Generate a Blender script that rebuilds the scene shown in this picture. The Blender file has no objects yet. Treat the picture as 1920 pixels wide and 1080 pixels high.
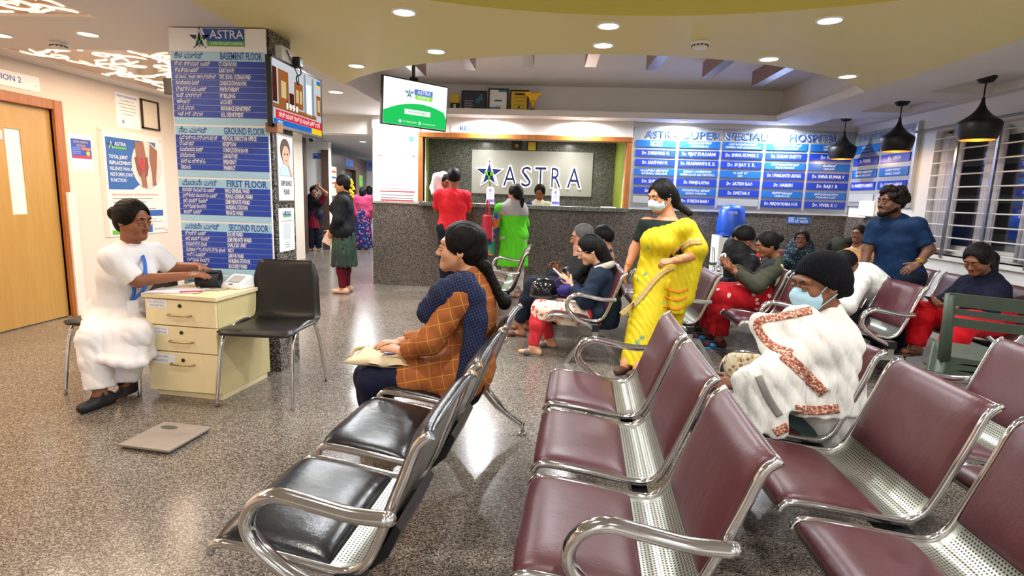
import bpy, bmesh, math, random
import numpy as np
from mathutils import Vector, Matrix

# ------------------------------------------------------------------ camera, world, exposure
scene = bpy.context.scene
COL = scene.collection
CAM_ROWS = [(0.997342, 0.065668, 0.031562), (0.041714, -0.159479, -0.986320), (-0.059736, 0.985015, -0.161794)]
cam_data = bpy.data.cameras.new('camera')
cam_data.sensor_width = 36.0
cam_data.lens = 1050.0 / 1920.0 * 36.0
cam_data.clip_start = 0.05
camera = bpy.data.objects.new('camera', cam_data)
COL.objects.link(camera)
_r = [Vector(v) for v in CAM_ROWS]
_m = Matrix((_r[0], -_r[1], -_r[2])).transposed().to_4x4()
_m.translation = Vector((0, 0, 1.32))
camera.matrix_world = _m
scene.camera = camera

world = bpy.data.worlds.new('world')
scene.world = world
world.use_nodes = True
world.node_tree.nodes['Background'].inputs[0].default_value = (0.45, 0.52, 0.62, 1)
world.node_tree.nodes['Background'].inputs[1].default_value = 0.25

scene.view_settings.view_transform = 'Standard'
scene.view_settings.look = 'None'
scene.view_settings.gamma = 1.0
scene.view_settings.use_curve_mapping = False
scene.view_settings.exposure = 0.30

ZC = 2.36            # hall ceiling
YB = 7.95            # back wall
XL, XR = -4.7, 4.04  # side walls
COOL = (0.93, 0.97, 1.0)
NEUTRAL = (1.0, 0.96, 0.89)
WARM = (1.0, 0.79, 0.58)
rng = random.Random(7)

# ------------------------------------------------------------------ materials
_M = {}
def hexc(h):
    h = h.lstrip('#')
    out = []
    for i in (0, 2, 4):
        c = int(h[i:i+2], 16) / 255.0
        out.append(c / 12.92 if c <= 0.04045 else ((c + 0.055) / 1.055) ** 2.4)
    return (*out, 1.0)

def mat(name, color='#888888', rough=0.5, metal=0.0, spec=0.5, bump=0.0, bscale=40.0, var=0.0, vscale=6.0, coat=0.0, sheen=0.0):
    if name in _M:
        return _M[name]
    m = bpy.data.materials.new(name)
    m.use_nodes = True
    nt = m.node_tree
    b = nt.nodes['Principled BSDF']
    c = hexc(color) if isinstance(color, str) else (*color, 1.0)
    b.inputs['Base Color'].default_value = c
    b.inputs['Roughness'].default_value = rough
    b.inputs['Metallic'].default_value = metal
    b.inputs['Specular IOR Level'].default_value = spec
    if coat:
        b.inputs['Coat Weight'].default_value = coat
        b.inputs['Coat Roughness'].default_value = 0.08
    if sheen:
        b.inputs['Sheen Weight'].default_value = sheen
    if bump or var:
        tc = nt.nodes.new('ShaderNodeTexCoord')
    if var:
        n = nt.nodes.new('ShaderNodeTexNoise')
        n.inputs['Scale'].default_value = vscale
        n.inputs['Detail'].default_value = 5
        nt.links.new(tc.outputs['Object'], n.inputs['Vector'])
        r = nt.nodes.new('ShaderNodeValToRGB')
        r.color_ramp.elements[0].position = 0.3
        r.color_ramp.elements[1].position = 0.7
        r.color_ramp.elements[0].color = tuple(max(0, v * (1 - var)) for v in c[:3]) + (1,)
        r.color_ramp.elements[1].color = tuple(min(1, v * (1 + var)) for v in c[:3]) + (1,)
        nt.links.new(n.outputs['Fac'], r.inputs['Fac'])
        nt.links.new(r.outputs['Color'], b.inputs['Base Color'])
    if bump:
        n2 = nt.nodes.new('ShaderNodeTexNoise')
        n2.inputs['Scale'].default_value = bscale
        n2.inputs['Detail'].default_value = 4
        nt.links.new(tc.outputs['Object'], n2.inputs['Vector'])
        bp = nt.nodes.new('ShaderNodeBump')
        bp.inputs['Strength'].default_value = bump
        bp.inputs['Distance'].default_value = 0.01
        nt.links.new(n2.outputs['Fac'], bp.inputs['Height'])
        nt.links.new(bp.outputs['Normal'], b.inputs['Normal'])
    _M[name] = m
    return m

def emit(name, color, strength):
    if name in _M:
        return _M[name]
    m = bpy.data.materials.new(name)
    m.use_nodes = True
    nt = m.node_tree
    nt.nodes.remove(nt.nodes['Principled BSDF'])
    e = nt.nodes.new('ShaderNodeEmission')
    e.inputs[0].default_value = hexc(color) if isinstance(color, str) else (*color, 1.0)
    e.inputs[1].default_value = strength
    nt.links.new(e.outputs[0], nt.nodes['Material Output'].inputs[0])
    _M[name] = m
    return m

class NG:
    """small node-graph helper on top of a principled material"""
    def __init__(self, name, rough=0.5, metal=0.0, spec=0.5, coord='Object'):
        self.m = bpy.data.materials.new(name)
        self.m.use_nodes = True
        _M[name] = self.m
        self.nt = self.m.node_tree
        self.b = self.nt.nodes['Principled BSDF']
        self.b.inputs['Roughness'].default_value = rough
        self.b.inputs['Metallic'].default_value = metal
        self.b.inputs['Specular IOR Level'].default_value = spec
        self.tc = self.nt.nodes.new('ShaderNodeTexCoord').outputs[coord]
    def n(self, t, **kw):
        nd = self.nt.nodes.new(t)
        for k, v in kw.items():
            if hasattr(nd, k):
                setattr(nd, k, v)
            else:
                nd.inputs[k.replace('_', ' ')].default_value = v
        return nd
    def l(self, a, b):
        self.nt.links.new(a, b)
    def mapping(self, scale=(1, 1, 1), loc=(0, 0, 0), rot=(0, 0, 0), src=None):
        mp = self.nt.nodes.new('ShaderNodeMapping')
        mp.inputs['Scale'].default_value = scale
        mp.inputs['Location'].default_value = loc
        mp.inputs['Rotation'].default_value = rot
        self.l(src or self.tc, mp.inputs['Vector'])
        return mp.outputs[0]
    def noise(self, scale, detail=3, src=None, rough=0.5):
        nd = self.nt.nodes.new('ShaderNodeTexNoise')
        nd.inputs['Scale'].default_value = scale
        nd.inputs['Detail'].default_value = detail
        nd.inputs['Roughness'].default_value = rough
        self.l(src or self.tc, nd.inputs['Vector'])
        return nd.outputs['Fac']
    def math(self, op, a, b=None, c=None):
        nd = self.nt.nodes.new('ShaderNodeMath')
        nd.operation = op
        for i, v in enumerate((a, b, c)):
            if v is None:
                continue
            if isinstance(v, (int, float)):
                nd.inputs[i].default_value = v
            else:
                self.l(v, nd.inputs[i])
        return nd.outputs[0]
    def ramp(self, fac, stops, interp='LINEAR'):
        nd = self.nt.nodes.new('ShaderNodeValToRGB')
        cr = nd.color_ramp
        cr.interpolation = interp
        while len(cr.elements) < len(stops):
            cr.elements.new(0.5)
        for e, (p, c) in zip(cr.elements, stops):
            e.position = p
            e.color = hexc(c) if isinstance(c, str) else c
        self.l(fac, nd.inputs['Fac'])
        return nd.outputs['Color']
    def mix(self, fac, a, b):
        nd = self.nt.nodes.new('ShaderNodeMix')
        nd.data_type = 'RGBA'
        for s, v in ((nd.inputs['Factor'], fac), (nd.inputs['A'], a), (nd.inputs['B'], b)):
            pass
        ins = [nd.inputs[0], nd.inputs[6], nd.inputs[7]]
        for s, v in zip(ins, (fac, a, b)):
            if isinstance(v, str):
                s.default_value = hexc(v)
            elif isinstance(v, (int, float)):
                s.default_value = v
            elif isinstance(v, tuple):
                s.default_value = v
            else:
                self.l(v, s)
        return nd.outputs[2]
    def xyz(self, src=None):
        nd = self.nt.nodes.new('ShaderNodeSeparateXYZ')
        self.l(src or self.tc, nd.inputs[0])
        return nd.outputs
    def color(self, c):
        self.l(c, self.b.inputs['Base Color'])
    def bump(self, h, strength=0.3, dist=0.01):
        nd = self.nt.nodes.new('ShaderNodeBump')
        nd.inputs['Strength'].default_value = strength
        nd.inputs['Distance'].default_value = dist
        self.l(h, nd.inputs['Height'])
        self.l(nd.outputs[0], self.b.inputs['Normal'])

def granite(name, stops, scale, rough, spec=0.5, stretch=(1, 1, 1), coat=0.0):
    g = NG(name, rough=rough, spec=spec)
    mp = g.mapping(scale=stretch)
    v = g.n('ShaderNodeTexVoronoi', Scale=scale)
    g.l(mp, v.inputs['Vector'])
    sep = g.n('ShaderNodeSeparateColor')
    g.l(v.outputs['Color'], sep.inputs[0])
    n1 = g.noise(scale * 0.7, 4, mp, 0.65)
    f = g.math('ADD', g.math('MULTIPLY', sep.outputs[0], 0.55), g.math('MULTIPLY', n1, 0.5))
    n2 = g.noise(1.2, 3)
    f = g.math('ADD', f, g.math('MULTIPLY', g.math('SUBTRACT', n2, 0.5), 0.18))
    g.color(g.ramp(f, stops))
    g.l(g.math('ADD', g.math('MULTIPLY', n1, 0.12), rough - 0.06), g.b.inputs['Roughness'])
    return g.m

# ------------------------------------------------------------------ object helpers
def link(o, parent=None):
    COL.objects.link(o)
    if parent is not None:
        o.parent = parent
    return o

def tag(o, label=None, cat=None, group=None, kind=None):
    if label: o['label'] = label
    if cat: o['category'] = cat
    if group: o['group'] = group
    if kind: o['kind'] = kind
    return o

def thing(name, label, cat, loc=(0, 0, 0), rz=0.0, group=None, kind=None):
    o = bpy.data.objects.new(name, None)
    o.empty_display_size = 0.1
    COL.objects.link(o)
    o.location = loc
    o.rotation_euler = (0, 0, rz)
    return tag(o, label, cat, group, kind)

def bm_obj(name, bm, m, parent=None, smooth=False):
    me = bpy.data.meshes.new(name)
    bm.normal_update()
    bm.to_mesh(me)
    bm.free()
    for mm in (m if isinstance(m, (list, tuple)) else [m]):
        me.materials.append(mm)
    if smooth:
        me.polygons.foreach_set('use_smooth', [True] * len(me.polygons))
    return link(bpy.data.objects.new(name, me), parent)

def add_box(bm, lo, hi, mi=0, bevel=0.0, seg=2):
    x0, y0, z0 = lo
    x1, y1, z1 = hi
    vs = [bm.verts.new(p) for p in ((x0,y0,z0),(x1,y0,z0),(x1,y1,z0),(x0,y1,z0),(x0,y0,z1),(x1,y0,z1),(x1,y1,z1),(x0,y1,z1))]
    fs = [bm.faces.new([vs[i] for i in q]) for q in ((0,3,2,1),(4,5,6,7),(0,1,5,4),(1,2,6,5),(2,3,7,6),(3,0,4,7))]
    for f in fs:
        f.material_index = mi
    if bevel:
        es = list({e for f in fs for e in f.edges})
        r = bmesh.ops.bevel(bm, geom=es, offset=bevel, segments=seg, affect='EDGES', profile=0.5)
        for f in r['faces']:
            f.material_index = mi
    return vs

def box(name, lo, hi, m, parent=None, bevel=0.0, seg=2):
    bm = bmesh.new()
    add_box(bm, lo, hi, 0, bevel, seg)
    return bm_obj(name, bm, m, parent)

def add_poly(bm, pts, thick, axis, mi=0):
    """extrude a closed polygon (list of 3D points) by vector axis*thick"""
    ax = Vector(axis) * thick
    a = [bm.verts.new(p) for p in pts]
    b = [bm.verts.new(Vector(p) + ax) for p in pts]
    n = len(pts)
    fs = [bm.faces.new(a[::-1]), bm.faces.new(b)]
    for i in range(n):
        fs.append(bm.faces.new((a[i], a[(i+1) % n], b[(i+1) % n], b[i])))
    for f in fs:
        f.material_index = mi
    bmesh.ops.recalc_face_normals(bm, faces=fs)

def add_tube(bm, pts, r, n=8, mi=0, cap=True, flat=None):
    """tube along points; r scalar or list; flat=(vector, factor) squashes the section along vector"""
    P = [Vector(p) for p in pts]
    R = r if isinstance(r, (list, tuple)) else [r] * len(P)
    rings = []
    up = None
    for i, p in enumerate(P):
        if i == 0: d = P[1] - P[0]
        elif i == len(P) - 1: d = P[-1] - P[-2]
        else: d = (P[i+1] - P[i]).normalized() + (P[i] - P[i-1]).normalized()
        d.normalize()
        if up is None:
            up = Vector((0, 0, 1)) if abs(d.z) < 0.9 else Vector((1, 0, 0))
        s = d.cross(up).normalized()
        up = s.cross(d).normalized()
        ring = []
        for k in range(n):
            a = 2 * math.pi * k / n
            off = (s * math.cos(a) + up * math.sin(a)) * R[i]
            if flat:
                fv = Vector(flat[0])
                off = off + fv * (off.dot(fv)) * (flat[1] - 1)
            ring.append(bm.verts.new(p + off))
        rings.append(ring)
    fs = []
    for i in range(len(rings) - 1):
        for k in range(n):
            fs.append(bm.faces.new((rings[i][k], rings[i][(k+1) % n], rings[i+1][(k+1) % n], rings[i+1][k])))
    if cap:
        fs.append(bm.faces.new(rings[0][::-1]))
        fs.append(bm.faces.new(rings[-1]))
    for f in fs:
        f.material_index = mi
        f.smooth = len(f.verts) == 4
    bmesh.ops.recalc_face_normals(bm, faces=fs)

def tube(name, pts, r, m, parent=None, n=8, flat=None):
    bm = bmesh.new()
    add_tube(bm, pts, r, n, 0, True, flat)
    return bm_obj(name, bm, m, parent)

def add_lathe(bm, prof, n=24, c=(0, 0, 0), mi=0, cap=True):
    c = Vector(c)
    rings = []
    for (r, z) in prof:
        rings.append([bm.verts.new(c + Vector((r * math.cos(2*math.pi*k/n), r * math.sin(2*math.pi*k/n), z))) for k in range(n)])
    fs = []
    for i in range(len(rings) - 1):
        for k in range(n):
            f = bm.faces.new((rings[i][k], rings[i][(k+1) % n], rings[i+1][(k+1) % n], rings[i+1][k]))
            f.smooth = True
            fs.append(f)
    if cap:
        fs.append(bm.faces.new(rings[0][::-1]))
        fs.append(bm.faces.new(rings[-1]))
    for f in fs:
        f.material_index = mi
    bmesh.ops.recalc_face_normals(bm, faces=fs)

def lathe(name, prof, m, parent=None, n=24, c=(0, 0, 0), cap=True):
    bm = bmesh.new()
    add_lathe(bm, prof, n, c, 0, cap)
    return bm_obj(name, bm, m, parent)

def spline(pts, per=6):
    """Catmull-Rom through points"""
    P = [Vector(p) for p in pts]
    out = []
    for i in range(len(P) - 1):
        p0, p1, p2, p3 = P[max(i-1, 0)], P[i], P[i+1], P[min(i+2, len(P)-1)]
        for k in range(per):
            t = k / per
            out.append(0.5 * ((2*p1) + (p2-p0)*t + (2*p0-5*p1+4*p2-p3)*t*t + (3*p1-p0-3*p2+p3)*t**3))
    out.append(P[-1])
    return out

# ---- lettering: text converted to thin meshes, shared between equal texts
_T = {}
def text_mesh(body, bold=0.0, align='CENTER', depth=0.0, res=2, shear=0.0):
    key = (body, bold, align, depth, res, shear)
    if key in _T:
        return _T[key]
    cu = bpy.data.curves.new('lettering', 'FONT')
    cu.body = body
    cu.align_x = align
    cu.align_y = 'CENTER'
    cu.offset = bold
    cu.shear = shear
    cu.resolution_u = res
    cu.extrude = depth
    o = bpy.data.objects.new('lettering', cu)
    COL.objects.link(o)
    dg = bpy.context.evaluated_depsgraph_get()
    me = bpy.data.meshes.new_from_object(o.evaluated_get(dg))
    bpy.data.objects.remove(o)
    bpy.data.curves.remove(cu)
    me.materials.clear()
    me.name = 'lettering'
    _T[key] = me
    return me

def text(parent, body, x, z, size, m, y=0.0, bold=0.0, align='CENTER', sx=1.0, width=None, depth=0.0, name='lettering', res=2):
    """text on a board whose local frame is x right, z up, facing -y"""
    me = text_mesh(body, bold, align, depth, res)
    key = (me.name, m.name)
    me2 = _T.get(key)
    if me2 is None:
        me2 = me.copy()
        me2.materials.append(m)
        _T[key] = me2
    o = link(bpy.data.objects.new(name, me2), parent)
    s = size
    if width:
        co = np.empty(len(me2.vertices) * 3)
        me2.vertices.foreach_get('co', co)
        w = co[0::3].max() - co[0::3].min() if len(co) else 1
        sx = width / max(w * s, 1e-6)
    o.scale = (s * sx, s, s)
    o.rotation_euler = (math.pi / 2, 0, 0)
    o.location = (x, y, z)
    return o

# ------------------------------------------------------------------ room materials
M_WHITE = mat('wall_paint_white', '#e3e1dd', 0.55, bump=0.02, bscale=60)
M_WARMWALL = mat('wall_paint_cream', '#e0cfc2', 0.5, bump=0.02, bscale=60)
M_CEIL = mat('ceiling_paint_white', '#dcd8d4', 0.6, bump=0.015, bscale=50)
M_YELLOW = mat('ceiling_paint_olive_yellow', '#e4d796', 0.5, bump=0.015, bscale=40)
M_RIM = mat('ceiling_paint_lemon', '#d8c95e', 0.5)
M_FLOOR = granite('floor_granite', [(0.20, '#1c1815'), (0.40, '#4c443d'), (0.52, '#685f56'), (0.64, '#7d7369'), (0.82, '#a69c90')], 190, 0.20, 0.5, stretch=(1.0, 1.35, 1.0))
M_GRAN = granite('counter_granite', [(0.20, '#2c2724'), (0.42, '#4b4440'), (0.58, '#625a54'), (0.80, '#7d746c')], 110, 0.22, 0.5)
M_GRANG = granite('reception_granite', [(0.20, '#30312d'), (0.42, '#4e504a'), (0.58, '#64665f'), (0.80, '#80837a')], 95, 0.25, 0.5)
M_GRAND = granite('column_granite', [(0.25, '#0f0e0d'), (0.45, '#34302d'), (0.6, '#5d5650'), (0.8, '#a39a90')], 130, 0.25, 0.5)
M_TEAK = None
def wood(name, c0, c1, scale=1.0, rough=0.35, axis='z'):
    g = NG(name, rough=rough)
    sc = {'z': (9, 9, 0.8), 'y': (9, 0.8, 9), 'x': (0.8, 9, 9)}[axis]
    mp = g.mapping(scale=tuple(v * scale for v in sc))
    n = g.noise(1.6, 5, mp, 0.6)
    w = g.math('FRACT', g.math('MULTIPLY', n, 5.0))
    g.color(g.mix(g.math('ADD', g.math('MULTIPLY', w, 0.35), g.math('MULTIPLY', n, 0.5)), c0, c1))
    return g.m
M_TEAK = wood('teak_frame', '#8a4a1c', '#b8702f')
M_OAK = wood('door_veneer', '#ad8444', '#c19a58', 0.7)
M_BEAM = wood('beam_laminate', '#6d4a3a', '#8d6450', 0.8, 0.3, 'y')
M_BEAMSHEEN = mat('beam_underside_sheen', '#8f8784', 0.25)  # pale grey paints reflected light onto the undersides of the brown beams
M_LIME = mat('lime_paint', '#a9ba45', 0.45)
M_CHROME = mat('chrome', '#d8d8da', 0.10, 1.0, var=0.06, vscale=14)
M_STEEL = mat('brushed_steel', '#b9b9b4', 0.28, 1.0)
M_BLACK = mat('black_plastic', '#101012', 0.4)
M_WPLASTIC = mat('white_plastic', '#e9e7e3', 0.35)

# ------------------------------------------------------------------ floor
f = box('floor', (-6.6, -4.5, -0.05), (6.0, 18.5, 0.0), M_FLOOR)
tag(f, kind='structure')

# ------------------------------------------------------------------ ceiling
CX, R0 = 0.43, 3.0
def far_arc(x): return 7.33 - math.sqrt(max(0.0, R0*R0 - (x - CX) ** 2))
def near_arc(x): return 0.45 + math.sqrt(max(0.0, R0*R0 - (x - CX) ** 2))
bm = bmesh.new()
N = 56
xs = [-2.08 + (2.83 + 2.08) * i / N for i in range(N + 1)]
ztop = ZC + 0.03
def strip(y0f, y1f, z, mi):
    a = [bm.verts.new((x, y0f(x), z)) for x in xs]
    b = [bm.verts.new((x, y1f(x), z)) for x in xs]
    for i in range(N):
        f = bm.faces.new((a[i], b[i], b[i+1], a[i+1]))
        f.material_index = mi
strip(near_arc, far_arc, ZC, 0)
strip(lambda x: -4.5, lambda x: 0.9 - near_arc(x), ZC, 0)
def wallstrip(yf, z0, z1, mi):
    a = [bm.verts.new((x, yf(x), z0)) for x in xs]
    b = [bm.verts.new((x, yf(x), z1)) for x in xs]
    for i in range(N):
        f = bm.faces.new((a[i], a[i+1], b[i+1], b[i]))
        f.material_index = mi
        f.smooth = True
wallstrip(near_arc, ZC, ZC + 0.15, 1)
wallstrip(lambda x: 0.9 - near_arc(x), ZC, ZC + 0.15, 1)
wallstrip(far_arc, ZC, ZC + 0.10, 0)
for X in (-2.08, 2.83):
    vs = [bm.verts.new(p) for p in ((X, 0.9-near_arc(X), ZC), (X, near_arc(X), ZC), (X, near_arc(X), ZC+0.15), (X, 0.9-near_arc(X), ZC+0.15))]
    bm.faces.new(vs).material_index = 1
ceil_y = bm_obj('ceiling', bm, [M_YELLOW, M_RIM])
tag(ceil_y, 'olive yellow curved false ceiling band with a round recess', kind='structure')

bm = bmesh.new()
def quad(pts, mi=0):
    f = bm.faces.new([bm.verts.new(p) for p in pts])
    f.material_index = mi
def rect_z(x0, x1, y0, y1, z, mi=0):
    quad(((x0, y0, z), (x0, y1, z), (x1, y1, z), (x1, y0, z)), mi)
# round recess top, left hall, back strip, right strip with three coffers
rect_z(-2.08, 2.83, -2.3, 3.5, ZC + 0.15)
# left hall, with two openings for the backlit panels
PAN = [(-4.46, -2.93, 1.2, 3.62), (-4.46, -2.93, 4.46, 6.75)]
rect_z(XL, PAN[0][0], -4.5, 8.0, ZC)
rect_z(PAN[0][1], -2.08, -4.5, 8.0, ZC)
for y0, y1 in ((-4.5, PAN[0][2]), (PAN[0][3], PAN[1][2]), (PAN[1][3], 8.0)):
    rect_z(PAN[0][0], PAN[0][1], y0, y1, ZC)
for (x0, x1, y0, y1) in PAN:
    for a, b in (((x0,y0),(x1,y0)), ((x1,y0),(x1,y1)), ((x1,y1),(x0,y1)), ((x0,y1),(x0,y0))):
        quad(((*a, ZC), (*b, ZC), (*b, ZC+0.05), (*a, ZC+0.05)))
# yellow/white boundary tip areas at the sides of the tray
LX0, LX1, LY = -2.04, 2.83, 7.55
rect_z(-2.08, LX0, far_arc(-2.08), 8.0, ZC)
rect_z(LX0, LX1, LY, YB, ZC)
COF = [(3.38, 3.92, 4.72, 5.50), (3.38, 3.92, 5.94, 6.66), (3.38, 3.92, 7.16, 7.84)]
rect_z(LX1, 3.38, -4.5, YB, ZC)
rect_z(3.92, XR, -4.5, YB, ZC)
yy = [-4.5] + [v for c in COF for v in (c[2], c[3])] + [YB]
for i in range(0, len(yy), 2):
    rect_z(3.38, 3.92, yy[i], yy[i+1], ZC)
for (x0, x1, y0, y1) in COF:
    rect_z(x0, x1, y0, y1, ZC + 0.08)
    for a, b in (((x0,y0),(x1,y0)), ((x1,y0),(x1,y1)), ((x1,y1),(x0,y1)), ((x0,y1),(x0,y0))):
        quad(((*a, ZC), (*b, ZC), (*b, ZC+0.08), (*a, ZC+0.08)))
# tray: lip, ledge and upper box
def wall_run(pts, z0, z1):
    for a, b in zip(pts[:-1], pts[1:]):
        quad(((*a, z0), (*b, z0), (*b, z1), (*a, z1)))
ZL = 2.435
wall_run([(LX0, 5.3), (LX0, LY), (LX1, LY), (LX1, 5.3)], ZC, ZL)
UX0, UX1, UY, UZ = -2.22, 3.02, 7.92, 2.80
rect_z(UX0, LX0, 4.2, UY, ZL); rect_z(LX1, UX1, 4.2, UY, ZL); rect_z(LX0, LX1, LY, UY, ZL)
wall_run([(UX0, 4.2), (UX0, UY), (UX1, UY), (UX1, 4.2), (UX0, 4.2)], ZL, UZ)
rect_z(UX0, UX1, 4.2, UY, UZ)
ceil_w = bm_obj('ceiling', bm, [M_CEIL])
tag(ceil_w, 'white plaster ceiling with stepped tray and coffers', kind='structure')

# unseen glowing strip added on the back of the yellow band to brighten the tray
L_COVE = emit('added_cove_glow', (0.92, 0.96, 1.0), 30.0)
bm = bmesh.new()
cx = [-1.7 + 4.2 * i / 40 for i in range(41)]
cv = [(bm.verts.new((x, far_arc(x) - 0.10, ZC + 0.115)), bm.verts.new((x, far_arc(x) - 0.04, ZC + 0.115))) for x in cx]
for i in range(40):
    bm.faces.new((cv[i][0], cv[i+1][0], cv[i+1][1], cv[i][1]))
bm_obj('added_cove_strip', bm, L_COVE, ceil_w)

# laminate beams in the tray, ends following the curve
for k, (xa, ye) in enumerate(((-1.52, 6.64), (-0.90, 6.27), (-0.27, 6.08), (0.36, 6.03), (0.99, 6.12), (1.64, 6.44), (2.30, 6.84))):
    bm = bmesh.new()
    add_box(bm, (xa-0.055, 4.3, 2.64), (xa+0.055, ye, UZ))
    bm.faces.ensure_lookup_table()
    bm.faces[0].material_index = 1
    bm_obj('beam', bm, [M_BEAM, M_BEAMSHEEN], ceil_w)

# ------------------------------------------------------------------ walls
def wall(name, lo, hi, m, label=None):
    o = box(name, lo, hi, m)
    return tag(o, label, kind='structure')
# left wall, with door opening Y 3.95..5.14
DY0, DY1, DH = 3.9, 5.16, 2.0
bm = bmesh.new()
add_box(bm, (XL-0.15, -4.5, 0), (XL, DY0, ZC+0.5)); add_box(bm, (XL-0.15, DY1, 0), (XL, 10.6, ZC+0.5)); add_box(bm, (XL-0.15, DY0, DH), (XL, DY1, ZC+0.5))
tag(bm_obj('wall_left', bm, M_WARMWALL), kind='structure')
wall('wall_front', (XL-0.2, -4.6, 0), (XR+0.2, -4.5, ZC+0.5), M_WHITE)
# back wall: pieces around the reception opening
OX0, OX1, OZ0, OZ1 = -1.77, 1.02, 1.17, 2.09
bm = bmesh.new()
YF = 7.87
add_box(bm, (-2.49, YF, 1.17), (OX0, YB+0.1, ZC+0.02)); add_box(bm, (OX1, YF, 1.17), (1.09, YB+0.1, ZC+0.02)); add_box(bm, (OX0, YF, OZ1), (OX1, YB+0.1, ZC+0.02))
add_box(bm, (1.09, YB, 1.19), (XR+0.1, YB+0.1, ZC+0.02))
wb = tag(bm_obj('wall_back', bm, M_WHITE), kind='structure')
# header over the corridor mouth
wall('wall_header', (XL, YB, 2.115), (-2.49, YB+0.25, ZC+0.02), M_WHITE)
# granite dado under the doctor board and returning on the right wall
tag(box('trim_1', (1.09, YB-0.03, 0), (XR, YB+0.1, 1.19), M_GRAN), 'brown granite dado below the blue name board', kind='structure')
tag(box('trim_2', (XR-0.02, 6.55, 0), (XR+0.08, YB-0.03, 1.19), M_GRAN), 'brown granite dado on the right hand wall', kind='structure')
# reception room behind the opening
wall('wall_reception_left', (-2.49, YB+0.1, 0), (-1.98, 9.2, ZC), M_LIME)
wall('wall_reception_right', (1.02, YB+0.1, 0), (1.12, 9.2, ZC), M_LIME)
wall('wall_reception_back', (-2.49, 9.201, 0), (1.12, 9.35, ZC), M_GRANG)
tag(box('ceiling', (-1.98, YB+0.1, 2.22), (1.02, 9.2, 2.3), M_WHITE), 'low white ceiling of the reception room', kind='structure')
# right wall around the window
WY0, WY1, WZ0, WZ1 = 2.2, 6.36, 0.86, 2.13
bm = bmesh.new()
T = 0.24
add_box(bm, (XR, -4.5, 0), (XR+T, WY0, ZC+0.5)); add_box(bm, (XR, WY1, 0), (XR+T, YB+0.1, ZC+0.5))
add_box(bm, (XR, WY0, 0), (XR+T, WY1, WZ0)); add_box(bm, (XR, WY0, WZ1), (XR+T, WY1, ZC+0.5))
tag(bm_obj('wall_right', bm, M_WHITE), kind='structure')
# window: frame, sliding sashes, panes, security grille
win = thing('window_1', 'white barred sliding window along the right wall', None, (XR, 0, 0), kind='structure')
M_WFRAME = mat('window_frame_paint', '#dcdad4', 0.4)
def glassmat():
    g = NG('window_glass', rough=0.05)
    t = g.n('ShaderNodeBsdfTransparent')
    gl = g.n('ShaderNodeBsdfGlossy'); gl.inputs['Roughness'].default_value = 0.03
    mx = g.n('ShaderNodeMixShader'); mx.inputs[0].default_value = 0.16
    g.l(t.outputs[0], mx.inputs[1]); g.l(gl.outputs[0], mx.inputs[2])
    g.l(mx.outputs[0], g.nt.nodes['Material Output'].inputs[0])
    return g.m
M_GLASS = glassmat()
bm = bmesh.new()
for (y0, y1, z0, z1) in ((WY0, WY1, WZ0, WZ0+0.05), (WY0, WY1, WZ1-0.06, WZ1), (WY0, WY0+0.05, WZ0, WZ1), (WY1-0.06, WY1, WZ0, WZ1)):
    add_box(bm, (0.12, y0, z0), (0.2, y1, z1))
bm_obj('window_frame', bm, M_WFRAME, win)
sash = [WY1-0.06 - i * 0.62 for i in range(7)]
for i in range(6):
    y1, y0 = sash[i], sash[i+1]
    bm = bmesh.new()
    d = 0.13 if i % 2 else 0.165
    for (a, b, c, e) in ((y0, y1, WZ0+.05, WZ0+.1), (y0, y1, WZ1-.11, WZ1-.06), (y0, y0+.045, WZ0+.05, WZ1-.06), (y1-.045, y1, WZ0+.05, WZ1-.06)):
        add_box(bm, (d, a, c), (d+.03, b, e))
    s = bm_obj('sash', bm, M_WFRAME, win)
    box('pane', (d+.012, y0+.04, WZ0+.1), (d+.018, y1-.04, WZ1-.11), M_GLASS, s)
box('window_sill', (-0.04, WY0-0.05, WZ0-0.04), (0.14, WY1+0.05, WZ0), M_WFRAME, win)
gr = bpy.data.objects.new('security_grille', None); link(gr, win)
for i in range(10):
    z = 2.045 - 0.1245 * i
    tube('grille_bar', [(-0.03, WY0-0.05, z), (-0.03, WY1-0.06, z)], 0.008, M_WFRAME, gr, 6)
for yv in (5.95, 5.44, 4.92, 4.40, 3.88, 3.36, 2.84):
    box('grille_post', (-0.055, yv-0.014, WZ0-0.02), (-0.035, yv+0.014, 2.11), M_STEEL, gr)
tube('curtain_rod', [(-0.06, 6.62, 2.155), (-0.06, WY0-0.1, 2.155)], 0.012, M_STEEL, win, 8)
# vertical cloth strips drawn inside the sashes
M_CURT = mat('curtain_cloth', '#cfcbd6', 0.8, bump=0.05)
for (yc, w) in ((6.18, 0.15), (5.60, 0.10), (4.97, 0.22), (4.35, 0.12)):
    bm = bmesh.new()
    n = 22
    a = []
    for i in range(n+1):
        yq = yc + w * (i / n - 0.5) * 2
        xq = 0.075 + 0.022 * math.sin(i * 1.9)
        a.append((bm.verts.new((xq, yq, WZ0+0.02)), bm.verts.new((xq, yq, WZ1-0.03))))
    for i in range(n):
        bm.faces.new((a[i][0], a[i+1][0], a[i+1][1], a[i][1])).smooth = True
    c = bm_obj('curtain', bm, M_CURT)
    c.location = (XR, 0, 0)
    sm = c.modifiers.new('thick', 'SOLIDIFY'); sm.thickness = 0.004
    tag(c, {6.18: 'lilac white curtain strip at the far end of the barred window', 5.60: 'narrow pale curtain strip behind the second window bar', 4.97: 'wide pale curtain strip behind the window above the seated navy woman', 4.35: 'pale curtain strip at the right edge of the photo'}[yc], 'curtain', 'curtain strips at the window')
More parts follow.
